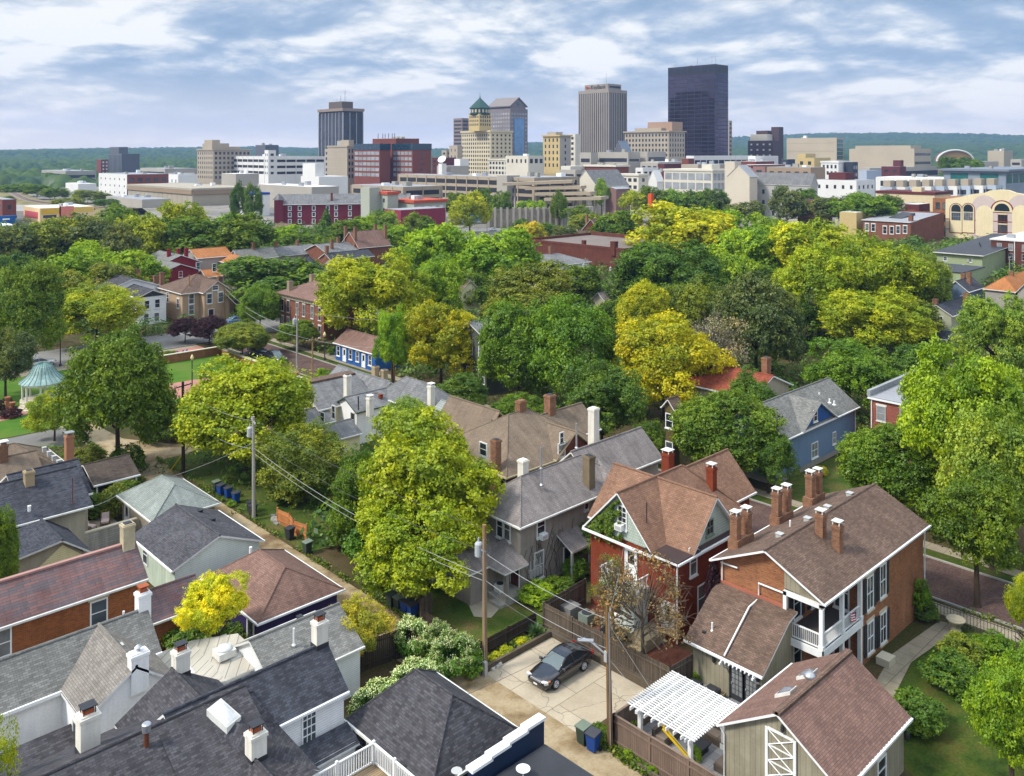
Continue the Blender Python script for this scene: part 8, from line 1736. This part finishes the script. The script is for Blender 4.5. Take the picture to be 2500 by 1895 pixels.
FAR = [
    (30, 478, 110, 620, 235, 'far', 'dk'), (95, 468, 110, 610, 240, 'far', 'ol'), (150, 455, 130, 600, 250, 'far', 'ol'), (215, 462, 110, 600, 240, 'far', 'dk'),
    (262, 488, 80, 590, 225, 'far', 'dk'), (308, 452, 95, 590, 245, 'far', 'yg'), (255, 435, 90, 520, 290, 'far', 'gr'), (385, 440, 110, 560, 265, 'far', 'yg'), (345, 462, 70, 560, 250, 'far', 'gr'),
    (440, 460, 150, 548, 248, 'far', 'gr'), (535, 465, 110, 540, 245, 'far', 'gr'), (500, 452, 80, 560, 262, 'far', 'lm'), (188, 522, 120, 640, 205, 'farr', 'lm'), (295, 540, 100, 640, 198, 'farr', 'lm'),
    (62, 560, 110, 700, 185, 'far', 'dg'), (130, 580, 90, 700, 180, 'far', 'ol'), (20, 540, 90, 680, 200, 'far', 'dg'), (240, 570, 100, 660, 190, 'far', 'ol'), (515, 393, 32, 495, 400, 'farr', 'dg'), (546, 396, 34, 495, 398, 'farr', 'dg'),
    (80, 400, 60, 450, 640, 'far', 'gr'), (118, 404, 50, 452, 620, 'far', 'gr'), (190, 412, 70, 460, 590, 'far', 'ol'), (40, 395, 70, 440, 680, 'far', 'gr'), (150, 425, 60, 465, 520, 'far', 'ol'), (232, 428, 46, 462, 520, 'far', 'dg'), (12, 425, 40, 455, 560, 'far', 'dg'),
    (620, 482, 80, 560, 300, 'far', 'lm'), (655, 500, 90, 570, 280, 'far', 'gr'), (705, 440, 62, 560, 332, 'cone', 'dg'), (742, 478, 80, 560, 300, 'far', 'gr'), (790, 470, 60, 540, 320, 'far', 'lm'), (828, 448, 58, 540, 330, 'far', 'lg'),
    (845, 480, 66, 555, 300, 'far', 'lm'), (905, 460, 60, 540, 310, 'farr', 'gr'), (1015, 415, 76, 520, 370, 'farr', 'yg'), (985, 418, 50, 470, 420, 'far', 'gr'), (1046, 410, 50, 470, 425, 'far', 'dg'), (1086, 416, 44, 482, 405, 'far', 'gr'), (1138, 428, 40, 475, 420, 'far', 'lm'),
    (1208, 412, 34, 482, 400, 'farr', 'gr'), (1160, 430, 36, 462, 410, 'far', 'lm'), (1300, 386, 30, 440, 470, 'farr', 'lm'), (1126, 470, 28, 505, 372, 'far', 'dg'), (1180, 478, 66, 540, 310, 'far', 'dg'), (1145, 474, 62, 540, 300, 'far', 'hon'), (1215, 490, 60, 545, 300, 'far', 'dk'),
    (1330, 458, 90, 540, 300, 'far', 'gr'), (1270, 455, 70, 500, 350, 'far', 'ol'), (1370, 408, 56, 450, 430, 'far', 'yg'), (1410, 405, 66, 460, 430, 'far', 'gr'), (1455, 404, 60, 460, 430, 'far', 'em'), (1500, 406, 60, 455, 430, 'far', 'gr'), (1540, 410, 60, 465, 420, 'far', 'dg'),
    (1250, 440, 40, 475, 380, 'far', 'gr'), (1345, 470, 70, 520, 330, 'far', 'lm'), (1550, 440, 90, 540, 290, 'far', 'lm'), (1615, 430, 66, 475, 380, 'far', 'dk'), (1650, 455, 80, 540, 280, 'far', 'lm'), (1700, 405, 70, 470, 390, 'far', 'dk'), (1745, 410, 60, 455, 400, 'far', 'dg'), (1790, 420, 70, 470, 370, 'far', 'dk'),
    (1860, 412, 110, 470, 360, 'far', 'em'), (1915, 415, 60, 465, 370, 'far', 'dg'), (2050, 340, 50, 375, 700, 'far', 'dg'), (2090, 345, 60, 375, 690, 'far', 'dg'), (1680, 500, 110, 620, 225, 'far', 'lm'), (1640, 560, 90, 660, 190, 'far', 'gr'), (2000, 560, 70, 660, 190, 'far', 'dk'),
    (1250, 575, 90, 660, 190, 'far', 'gr'), (1330, 640, 60, 700, 160, 'far', 'gr'), (1360, 570, 80, 680, 185, 'far', 'dg'), (1660, 660, 120, 790, 150, 'far', 'gr'), (1720, 640, 90, 790, 158, 'far', 'dg'), (1960, 640, 110, 780, 158, 'far', 'ol'), (1020, 580, 90, 680, 185, 'far', 'gr'), (960, 640, 60, 740, 160, 'far', 'dg'),
    (700, 590, 60, 650, 185, 'far', 'lg'), (480, 640, 60, 700, 190, 'far', 'dg'), (2085, 335, 60, 380, 800, 'far', 'dg'), (1975, 440, 60, 470, 390, 'far', 'gr'), (870, 560, 50, 640, 200, 'far', 'gr'), (1900, 760, 90, 880, 122, 'far', 'dg'), (1990, 740, 90, 860, 128, 'far', 'dg'),
]
for t in NEAR: tree(*t[:8], group=t[8] if len(t) > 8 else None)
CN = dict(dk='dark olive', ol='olive', yg='yellow-green', gr='green', lm='lime green', dg='dark green', lg='pale green', hon='golden', em='emerald green', yl='yellow', gold='golden')
PLACE = [(-1, 330, 460, 'beside the rail bank'), (-1, 330, 640, 'in the wood left of the beige hall'), (330, 600, 700, 'below the beige hall'), (600, 990, 700, 'around the dark red mill'),
         (980, 1360, 520, 'along the retaining wall'), (1360, 1600, 480, 'below the white factory'), (1600, 2000, 480, 'near the grey church hall'), (1980, 2300, 400, 'below the far ridge'), (0, 1300, 800, 'in the middle belt left of centre'), (1300, 2300, 900, 'in the middle belt right of centre')]
seen = {}
for t in FAR:
    pl = next((p[3] for p in PLACE if p[0] <= t[0] <= p[1] and t[1] < p[2]), 'in the tree belt')
    k = (CN[t[6]], pl); seen.setdefault(k, []).append(t)
ORD = ['leftmost', 'second from left', 'third from left', 'fourth from left', 'fifth from left', 'sixth from left', 'seventh from left']
for (c, pl), L in seen.items():
    L.sort(key=lambda t: t[0])
    for i, t in enumerate(L):
        tree(*t[:7], 'round %s tree %s%s' % (c, pl, '' if len(L) == 1 else ', ' + ORD[i] + ' there'), group='trees ' + pl)

# bushes and hedges: (a, b, radius, height, kind, colour, label)
BUSH = [
    (42.0, 60.5, 2.6, 4.2, 'hed', 'vine-covered green thicket beside the alley, nearest the brown hip garage'), (42.6, 64.5, 2.4, 3.6, 'dg', 'dark green thicket by the alley next to the orange fence'), (44.8, 58.6, 2.6, 4.0, 'gr', 'green undergrowth below the yellow-green tree'),
    (45.6, 66.0, 3.0, 4.0, 'dg', 'dark shrub mass behind the grey bins on the alley'), (47.5, 71.5, 3.0, 4.2, 'ol', 'olive shrub mass below the sparse olive tree'), (43.8, 77.0, 2.4, 3.4, 'ol', 'olive brush right of the wooden alley pole'),
    (40.6, 56.5, 1.4, 2.0, 'lm', 'light green weeds at the left end of the board fence'), (59.2, 20.9, 1.9, 2.2, 'dg', 'large round dark shrub on the shaded lawn, further from the barn'), (53.6, 20.9, 1.8, 2.1, 'dg', 'large round dark shrub on the shaded lawn, nearer the barn'),
    (62.8, 21.8, 1.5, 1.7, 'ol', 'olive shrub between the dark shrubs and the urn'), (64.8, 20.4, 1.4, 1.6, 'em', 'green shrub beside the stone urn planter'), (66.4, 25.4, 1.0, 1.5, 'dg', 'clipped dark shrub at the house corner by the iron fence'),
    (25.7, 58.3, 2.2, 2.5, 'dg', 'dense green shrub under the golden-yellow maple'), (28.2, 57.4, 1.2, 1.5, 'dg', 'dark green shrub at the deck steps'), (30.2, 85.6, 1.8, 3.2, 'ol', 'yellowing shrub in front of the brown open shed'), (31.8, 87.0, 1.6, 2.6, 'gr', 'green shrub behind the grey hip garage'),
    (28.0, 87.0, 1.6, 2.6, 'dg', 'dark hedge wall behind the cushioned patio chairs'), (35.0, 96.5, 2.2, 3.0, 'dg', 'dark bush under the egg-shaped tree at the alley bend'), (52.5, 47.4, 1.2, 1.9, 'em', 'dark green bush against the stucco house wall by the meters'),
    (47.6, 46.8, 1.6, 1.5, 'lm', 'bright green bush leaning on the board fence by the back lawn'), (49.6, 46.6, 1.5, 1.3, 'gr', 'ivy heap along the fence beside the red house'), (42.6, 43.5, .6, .5, 'yl', 'smallest chartreuse shrub in the raised bed by the parking slab'),
    (41.0, 43.4, .6, .6, 'yl', 'middle chartreuse shrub in the raised bed by the parking slab'), (40.0, 43.4, .55, .55, 'yl', 'chartreuse shrub in the raised bed nearest the alley'), (39.3, 46.2, .9, 1.0, 'hon', 'rusty vine heap on the picket fence by the alley'), (38.9, 47.8, .7, .8, 'ol', 'weedy vine heap at the corner of the picket fence'),
    (38.9, 33.2, .8, 1.0, 'gr', 'ivy clump at the foot of the front utility pole'), (39.0, 31.2, .4, .5, 'lm', 'small weed clump in front of the patio fence'), (38.9, 29.5, .35, .45, 'lm', 'tiny weed clump further along the patio fence'), (40.4, 31.9, .5, 1.2, 'gr', 'potted vine inside the patio fence corner'),
    (41.6, 28.5, .4, .8, 'lm', 'low green planting beside the patio sofa'), (47.2, 33.4, 1.0, .7, 'dg', 'ivy bed at the foot of the twisted tree'), (47.9, 33.0, .6, .6, 'lm', 'light green planting beside the lean-to wall'), (48.6, 39.2, .5, .5, 'yl', 'small yellow-green plant by the stone steps'),
    (31.5, 131.8, 1.6, 1.4, 'pu', 'dark red barberry left of the gazebo steps'), (31.4, 126.8, 1.4, 1.3, 'pu', 'dark red barberry right of the gazebo steps'), (39.0, 128.0, 2.2, 1.3, 'pu', 'dark red shrub border behind the spreading tree'), (60.0, 146.0, 1.6, 1.0, 'gr', 'low planting behind the blue sculptures'),
    (64.5, 143.8, 1.6, .8, 'ol', 'low shrub on top of the park wall'), (70.2, 114.5, 1.6, 2.0, 'lm', 'light green sapling beside the red parked moped'), (85, 118, 1.8, 2.0, 'dg', 'dark shrub at the right corner of the little blue house'), (80.6, 128.5, .9, 1.4, 'gr', 'green shrub at the left corner of the little blue house'),
    (41.5, 103.5, 2.6, 3.2, 'dg', 'dark bush under the broad tree at the alley bend, nearer the lane'), (45.5, 101.5, 2.4, 3.0, 'gr', 'green bush under the broad tree at the alley bend, nearer the yellow house'), (32, 100.5, 2.2, 2.6, 'ol', 'olive bush between the tan roofed house and egg-shaped tree'), (28.5, 104.5, 2.0, 2.2, 'gr', 'green bush beside the lane left of the egg-shaped tree'),
    (38.9, 80, .5, .6, 'lm', 'weed tuft beside the blue bins'), (88, 44.4, .8, 1.0, 'hon', 'dry ornamental grass in front of the blue house'), (68.5, 27.6, .7, 1.6, 'em', 'sapling beside the drainpipe at the street corner'), (35.0, 24.0, 1.2, 1.2, 'gr', 'green clump at the lower edge by the alley'),
]
for a, b, r, hgt, c, lb in BUSH: put_tree((a, b, hgt * .42), r, hgt * .58, 'bush', c, lb, name='shrub', cat='shrub', trunk=False)
# clematis hedges: green mounds topped with white bloom
def bloom_mesh():
    gq = np.random.default_rng(5); me = proto('bush.0'); co = np.empty(len(me.vertices) * 3, np.float32); me.vertices.foreach_get('co', co); P = co.reshape(-1, 4, 3).mean(1)
    k = np.sin(P[:, 0] * 7 + 1) * np.sin(P[:, 1] * 6) * .5 + P[:, 2] * .9 + gq.normal(size=len(P)) * .4; P = P[(k > .5) & (P[:, 2] > 0)]; P = np.repeat(P, 3, 0); n = len(P); P = P * 1.02 + gq.normal(size=(n, 3)) * .03
    nr = P + gq.normal(size=(n, 3)) * .5; nr /= np.linalg.norm(nr, axis=1, keepdims=True); a = np.cross(nr, unit(gq, n)); a /= np.linalg.norm(a, axis=1, keepdims=True); b = np.cross(nr, a); s = .022 * gq.uniform(.6, 1.3, n)
    return quads('bloom', P, a * s[:, None], b * s[:, None], gq.uniform(.45, .7, n), LEAF)
BL = bloom_mesh()
for a, b, rx, ry, hh, bl, lb in ((36.0, 47.3, 1.3, 1.5, 3.0, 1, 'domed clematis hedge with white bloom nearest the honey-coloured tree'), (36.6, 43.7, 1.9, 1.6, 3.2, .55, 'rounded green hedge with sparse white bloom behind the black hip garage'),
                               (37.2, 45.9, 1.0, 1.0, 2.9, .5, 'small hedge dome with rusty orange top between two larger domes'), (33.4, 43.6, 2.0, 1.3, 2.7, 1, 'long white-flowering hedge mound beside the black hip garage, nearer the alley'), (30.6, 43.4, 2.3, 1.3, 2.6, 1, 'long white-flowering hedge mound beside the white clapboard wall')):
    NTREE = 1; t = put_tree((a, b, hh * .45), rx, hh * .55, 'bush', 'hed', lb, 'flowering hedges', 'flowering_hedge', 'hedge', False, ry=ry)
    o = bpy.data.objects.new('bloom', BL); COL.objects.link(o); o.parent = t; o.location = (0, 0, hh * .45); o.scale = (rx, ry, hh * .55)
    o.color = (.62 * bl + .1, .64 * bl + .1, .46 * bl + .02, 1); WL[o.name] = WL[t.name]
# yucca
g = np.random.default_rng(9); n = 150; an = g.uniform(0, 6.283, n); e = g.uniform(.25, 1.3, n); L = g.uniform(.5, .9, n)
dv = np.stack((np.cos(an) * np.cos(e), np.sin(an) * np.cos(e), np.sin(e)), 1); sd = np.stack((-np.sin(an), np.cos(an), 0 * an), 1)
yu = bpy.data.objects.new('yucca', quads('yucca', dv * L[:, None] * .5, dv * L[:, None] * .5, sd * .03, g.uniform(.2, .7, n), LEAF)); COL.objects.link(yu)
yu.location = (43.9, 43.5, .3); yu.color = (*C('#5f7f4a', .6), 1); tag(yu, 'spiky yucca in the raised bed at the corner of the parking slab', 'plant')
# climbing ivy on the mint gable of the red house
n = 5200; z = g.uniform(0, 1, n) ** .8; bb = 40.95 + (g.uniform(-.1, 1, n)) * 3.1 * (1 - z * .95); zz = 6.0 + z * 2.7 - .9 * (g.uniform(0, 1, n) ** 3)
kp = (np.sin(bb * 5) + np.sin(zz * 7 + bb * 3) + g.normal(size=n) * .5 + (bb - 41.6) * .9) > -.1
P = np.stack((50.1 - g.uniform(0, .25, n), bb, zz), 1)[kp]; n = len(P); nr = np.array((-1, 0, .4)) + g.normal(size=(n, 3)) * .5; nr /= np.linalg.norm(nr, axis=1, keepdims=True)
a = np.cross(nr, unit(g, n)); a /= np.linalg.norm(a, axis=1, keepdims=True); b = np.cross(nr, a); s = .11 * g.uniform(.6, 1.3, n)
iv = bpy.data.objects.new('ivy', quads('ivy', P - np.array((50, 43, 0)), a * s[:, None], b * (s * .8)[:, None], g.uniform(0, .8, n), LEAF)); COL.objects.link(iv); iv.location = (50, 43, 0)
iv.color = (*COLR['gr'], 1); tag(iv, 'ivy climbing the left mint gable of the red house', 'ivy', None, 'stuff')
# weeds along the alley edges and garden borders
n = 9000; seg = [(38.75, 45, 38.95, 100), (35.1, 60, 35.3, 110), (38.7, 24, 39.1, 33), (39.3, 78, 44, 97), (39.2, 44.6, 39.6, 58), (40, 43.0, 44.6, 44.2), (69.5, 20, 69.8, 110), (49.6, 23.7, 52, 25.2), (35.2, 44, 36, 50)]
si = g.integers(0, len(seg), n); S = np.array(seg)[si]; cx_ = S[:, 0] + (S[:, 2] - S[:, 0]) * g.uniform(-.6, 1.6, n); cy_ = S[:, 1] + (S[:, 3] - S[:, 1]) * g.uniform(0, 1, n)
kp = (np.sin(cy_ * 1.7) + np.sin(cy_ * .6 + 1) + g.normal(size=n) * .6) > .2; cx_, cy_ = cx_[kp], cy_[kp]
fi = np.repeat(np.arange(len(cx_)), 5); n = len(fi)
P = np.stack((cx_[fi] + g.normal(size=n) * .12, cy_[fi] + g.normal(size=n) * .12, g.uniform(.03, .32, n)), 1); nr = np.array((0, 0, .8)) + g.normal(size=(n, 3)) * .6; nr /= np.linalg.norm(nr, axis=1, keepdims=True)
a = np.cross(nr, unit(g, n)); a /= np.linalg.norm(a, axis=1, keepdims=True); b = np.cross(nr, a); s = .1 * g.uniform(.5, 1.4, n)
we = bpy.data.objects.new('weeds', quads('weeds', P, a * s[:, None], b * (s * .6)[:, None], g.uniform(0, 1, n), LEAF)); COL.objects.link(we); we.color = (*C('#6d8028', .6), 1); tag(we, 'weeds along the alley edges', None, None, 'stuff')
# undergrowth between the houses and under the tree belts
foot = []
for o in list(COL.objects):
    if o.type == 'MESH' and o.name.split('.')[0] in ('wall', 'roof', 'deck_floor') and o.parent and o.parent.rotation_euler.z == 0:
        L0 = o.parent.location; bb = [Vector(c) + L0 for c in o.bound_box]; foot.append((min(c.x for c in bb) - 1.6, max(c.x for c in bb) + 1.6, min(c.y for c in bb) - 1.6, max(c.y for c in bb) + 1.6))
foot += [(33, 41, 0, 120), (67, 80.5, -60, 150), (-80, 130, 146, 166), (-60, 68, 108, 152), (38, 60, 94, 104), (39, 66, 19, 58), (79, 97, 124, 131), (78, 100, 36, 46)]
FT = np.array(foot); n = 5200; Yd = 62 + 330 * g.uniform(0, 1, n) ** .8; Xd = Yd * g.uniform(-.62, .62, n); pa_, pb_ = Xd * SA + Yd * CA, -Xd * CA + Yd * SA
hit = ((pa_[:, None] > FT[:, 0]) & (pa_[:, None] < FT[:, 1]) & (pb_[:, None] > FT[:, 2]) & (pb_[:, None] < FT[:, 3])).any(1)
hit |= (Yd > 322) & (Xd > -60) | (pb_ < 30) | ((Yd > 300) & (Xd < -60) & (g.uniform(0, 1, n) < .5)); pa_, pb_, Yd = pa_[~hit], pb_[~hit], Yd[~hit]
rr_ = g.uniform(.9, 2.4, len(pa_)) * (.7 + Yd / 260); fi = np.repeat(np.arange(len(pa_)), 70); n = len(fi); d = unit(g, n); d[:, 2] = np.abs(d[:, 2]); tn = g.uniform(0, .7, len(pa_))
P = np.stack((pa_, pb_, 0 * pa_), 1)[fi] + d * rr_[fi][:, None] * g.uniform(.75, 1.05, n)[:, None] * (1, 1, 1.15); nr = d + np.array((0, 0, .4)) + g.normal(size=(n, 3)) * .5; nr /= np.linalg.norm(nr, axis=1, keepdims=True)
a = np.cross(nr, unit(g, n)); a /= np.linalg.norm(a, axis=1, keepdims=True); b = np.cross(nr, a); s = .13 * rr_[fi] * g.uniform(.6, 1.3, n)
ug = bpy.data.objects.new('undergrowth', quads('undergrowth', P, a * s[:, None], b * (s * .65)[:, None], np.clip(tn[fi] + g.uniform(0, .3, n), 0, 1), LEAF)); COL.objects.link(ug); ug.color = (*C('#5a7828', .68), 1); tag(ug, 'low undergrowth below the tree belts', None, None, 'stuff')
# distant woodland: one canopy sheet of lumps rising to the ridges on the horizon
def fbm(x, y, s):
    r = np.zeros_like(x)
    for i, (k, w) in enumerate(((1, 1), (2.1, .5), (4.3, .25))): r += w * np.sin(x * s * k + 1.3 * i + 1.7 * np.sin(y * s * k * .8 + i)) * np.cos(y * s * k * 1.1 + 2.2 * i + np.sin(x * s * k * .7))
    return r
NA, NR = 620, 330
ang = np.linspace(-.66, .66, NA); rr = 900 * (7200 / 900) ** np.linspace(0, 1, NR)
AA, RR = np.meshgrid(ang, rr); X = RR * np.sin(AA); Yd = RR * np.cos(AA); U = 1250 + F * np.tan(AA)
rid = np.interp(U[0], [-400, 0, 300, 700, 1100, 1250, 1450, 1800, 1900, 2050, 2150, 2300, 2500, 2900], [5, 4, 5, 6, 7, 20, 24, 34, 36, 41, 40, 34, 30, 30])
ridge = H + rid[None, :] * 4500 / F
hgt = np.clip((RR - 1500) / 3000, 0, 1) ** 1.3 * ridge * (1 + .05 * fbm(X, Yd, .004)) + fbm(X, Yd, .0021) * 7 * np.clip((RR - 1400) / 1500, 0, 1)
hgt *= np.where(RR > 4500, np.clip(1 - (RR - 4500) / 6000, .4, 1), 1)
gg = np.random.default_rng(4); nt_ = 9000
lump = np.zeros_like(X); cellx, celly = np.floor(X / 15), np.floor(Yd / 15)
def hsh(a, b, k): v = np.sin(a * 127.1 + b * 311.7 + k * 74.7) * 43758.5453; return v - np.floor(v)
best = np.full(X.shape, 9.); tone_ = np.zeros_like(X)
for i in (-1, 0, 1):
    for j in (-1, 0, 1):
        ci, cj = cellx + i, celly + j; ox, oy = (ci + hsh(ci, cj, 1)) * 15, (cj + hsh(ci, cj, 2)) * 15
        d = np.hypot(X - ox, Yd - oy) / (7 + 5 * hsh(ci, cj, 3)); u = d < best; best = np.where(u, d, best); tone_ = np.where(u, hsh(ci, cj, 4), tone_)
lump = np.sqrt(np.clip(1 - best ** 2 * .8, 0, 1)) * (9 + 9 * tone_)
Zc = hgt + lump - 4 - 30 * np.clip((1000 - RR) / 100, 0, 1)
ok = fbm(X, Yd, .006) + .8 * np.clip((RR - 1300) / 900, 0, 1.2) > -.25
Zc = np.where(ok | (RR > 2300), Zc, hgt - 3)
wa, wb = X * SA + Yd * CA, -X * CA + Yd * SA
V = np.stack((wa, wb, Zc), 2).reshape(-1, 3)
idx = np.arange(NA * NR).reshape(NR, NA); fq = np.stack((idx[:-1, :-1], idx[:-1, 1:], idx[1:, 1:], idx[1:, :-1]), 2).reshape(-1, 4)
me = bpy.data.meshes.new('woodland'); me.vertices.add(len(V)); me.vertices.foreach_set('co', V.astype(np.float32).ravel()); me.loops.add(4 * len(fq)); me.loops.foreach_set('vertex_index', fq.astype(np.int32).ravel())
me.polygons.add(len(fq)); me.polygons.foreach_set('loop_start', np.arange(len(fq), dtype=np.int32) * 4); me.polygons.foreach_set('use_smooth', [True] * len(fq))
at = me.attributes.new('tone', 'FLOAT', 'POINT'); at.data.foreach_set('value', tone_.astype(np.float32).ravel()); me.materials.append(LEAF); me.update(calc_edges=True)
wo = bpy.data.objects.new('woodland', me); COL.objects.link(wo); wo.color = (*C('#44603a', .55), 1); tag(wo, 'far wooded ridge and tree cover reaching the horizon', None, None, 'stuff')
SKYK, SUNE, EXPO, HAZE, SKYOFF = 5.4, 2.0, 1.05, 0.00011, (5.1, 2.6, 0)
# ---------------------------------------------------------------- sky, sun, air, camera
SUN = Vector((-.72, .30, .80)).normalized()
el = math.asin(SUN.z); az = math.atan2(SUN.x, SUN.y)
wd = bpy.data.worlds.new('World'); SC.world = wd; nt = NT(wd)
out = nt.n('OutputWorld'); bg = nt.n('Background'); nt.l(bg.outputs[0], out.inputs[0]); bg.inputs[1].default_value = .1
sky = nt.n('TexSky'); sky.sky_type = 'NISHITA'; sky.sun_disc = False; sky.sun_elevation = el; sky.sun_rotation = az; sky.air_density = 1.0; sky.dust_density = 1.5; sky.ozone_density = 1.5
tc = nt.n('TexCoord'); sx = nt.n('SeparateXYZ'); nt.l(tc.outputs['Generated'], sx.inputs[0])
def mth(op, a, b=None):
    m = nt.n('Math', operation=op)
    for i, q in enumerate((a, b)):
        if q is None: continue
        if isinstance(q, (int, float)): m.inputs[i].default_value = q
        else: nt.l(q, m.inputs[i])
    return m.outputs[0]
# clouds lie on a level sheet overhead, so they flatten towards the horizon as real layers do
zz = mth('MAXIMUM', sx.outputs[2], .0); den = mth('ADD', zz, .21)
cx = nt.n('CombineXYZ'); nt.l(mth('DIVIDE', sx.outputs[0], den), cx.inputs[0]); nt.l(mth('DIVIDE', sx.outputs[1], den), cx.inputs[1])
def noise(vec, sc, det, ro, dist=0., off=(0, 0, 0)):
    mp = nt.n('Mapping'); mp.inputs['Location'].default_value = off; nt.l(vec, mp.inputs[0])
    n = nt.n('TexNoise'); n.inputs['Scale'].default_value = sc; n.inputs['Detail'].default_value = det; n.inputs['Roughness'].default_value = ro; n.inputs['Distortion'].default_value = dist; nt.l(mp.outputs[0], n.inputs['Vector'])
    return n.outputs[0]
def cover(off):
    v = nt.n('VectorMath', operation='ADD'); nt.l(cx.outputs[0], v.inputs[0]); v.inputs[1].default_value = off
    a = noise(v.outputs[0], .95, 7, .56, .3, SKYOFF); b = mth('ABSOLUTE', mth('SUBTRACT', noise(v.outputs[0], 3.2, 6, .55, .2, (4, 1, 2)), .5)); return mth('ADD', a, mth('MULTIPLY', b, .42))
c0, c1 = cover((0, 0, 0)), cover((-.10 * CA, -.10 * SA, 0))   # thicker parts shade their far side
ns = mth('ADD', mth('SUBTRACT', c0, .03), mth('MULTIPLY', mth('SUBTRACT', c0, c1), .55))
def ramp(v, els):
    r = nt.n('ValToRGB'); e = r.color_ramp.elements
    e[0].position, e[0].color = els[0][0], (*els[0][1], 1); e[1].position, e[1].color = els[-1][0], (*els[-1][1], 1)
    for p, c in els[1:-1]: k = e.new(p); k.color = (*c, 1)
    nt.l(v, r.inputs[0]); return r.outputs[0]
cloud = ramp(ns, [(.33, C('#8aa3c0')), (.41, C('#9aafc8')), (.465, C('#adbdd2')), (.51, C('#c9d2dd')), (.55, C('#e2e6ea')), (.60, (.98, .965, .94))])
hor = ramp(sx.outputs[2], [(-.02, C('#ffeed6', 1.5)), (.03, C('#feeed8', 1.4)), (.1, C('#f2ece6', 1.05)), (.3, C('#dfe7f0'))])
hf = nt.n('MapRange'); hf.inputs[1].default_value = .015; hf.inputs[2].default_value = .095; hf.inputs[3].default_value = .3; hf.inputs[4].default_value = 1.0; nt.l(sx.outputs[2], hf.inputs[0])
m1 = nt.n('Mix', data_type='RGBA'); nt.l(hf.outputs[0], m1.inputs[0]); nt.l(hor, m1.inputs[6]); nt.l(cloud, m1.inputs[7])
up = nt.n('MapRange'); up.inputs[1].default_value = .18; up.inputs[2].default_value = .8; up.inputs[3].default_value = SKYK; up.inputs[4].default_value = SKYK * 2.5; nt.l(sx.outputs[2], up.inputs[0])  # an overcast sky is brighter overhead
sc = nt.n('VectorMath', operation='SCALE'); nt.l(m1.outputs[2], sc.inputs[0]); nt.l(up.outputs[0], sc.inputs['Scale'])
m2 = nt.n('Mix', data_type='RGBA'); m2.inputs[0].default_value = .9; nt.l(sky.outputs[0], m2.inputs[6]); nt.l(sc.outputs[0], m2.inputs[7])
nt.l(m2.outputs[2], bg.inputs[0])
sl = bpy.data.lights.new('sun', 'SUN'); sl.energy = SUNE; sl.angle = math.radians(11); sl.color = (1, .95, .86)
so = bpy.data.objects.new('sun', sl); COL.objects.link(so); so.rotation_euler = SUN.to_track_quat('Z', 'Y').to_euler(); so.location = (0, 0, 300)
if HAZE:
    q = MB(); q.box(-7400, 7400, -7400, 7400, -1.5, 300)
    hm = bpy.data.materials.new('haze'); hn = NT(hm); ho = hn.n('OutputMaterial'); pv = hn.n('VolumePrincipled'); hn.l(pv.outputs[0], ho.inputs['Volume'])
    pv.inputs['Density'].default_value = HAZE; pv.inputs['Color'].default_value = (.34, .55, .98, 1); pv.inputs['Anisotropy'].default_value = .1
    tag(q.build('haze', [hm]), 'pale blue haze in the air over the town', None, None, 'stuff')
cam = bpy.data.cameras.new('camera'); co = bpy.data.objects.new('camera', cam); COL.objects.link(co); SC.camera = co
co.location = (0, 0, H); co.rotation_euler = (math.radians(90), 0, -math.atan2(CA, SA))
cam.sensor_fit = 'HORIZONTAL'; cam.sensor_width = 36; cam.lens = 36 * F / 2500; cam.shift_y = -(947.5 - VH) / 2500
cam.clip_start = .5; cam.clip_end = 30000
SC.render.engine = 'CYCLES'; cy = SC.cycles
cy.max_bounces = 6; cy.diffuse_bounces = 3; cy.glossy_bounces = 2; cy.transmission_bounces = 3; cy.transparent_max_bounces = 6; cy.volume_bounces = 0
cy.use_denoising = True; cy.use_adaptive_sampling = True; cy.adaptive_threshold = .015; cy.caustics_reflective = False; cy.caustics_refractive = False
vs = SC.view_settings; vs.view_transform = 'Standard'; vs.look = 'None'; vs.exposure = EXPO; vs.gamma = 1; vs.use_curve_mapping = False
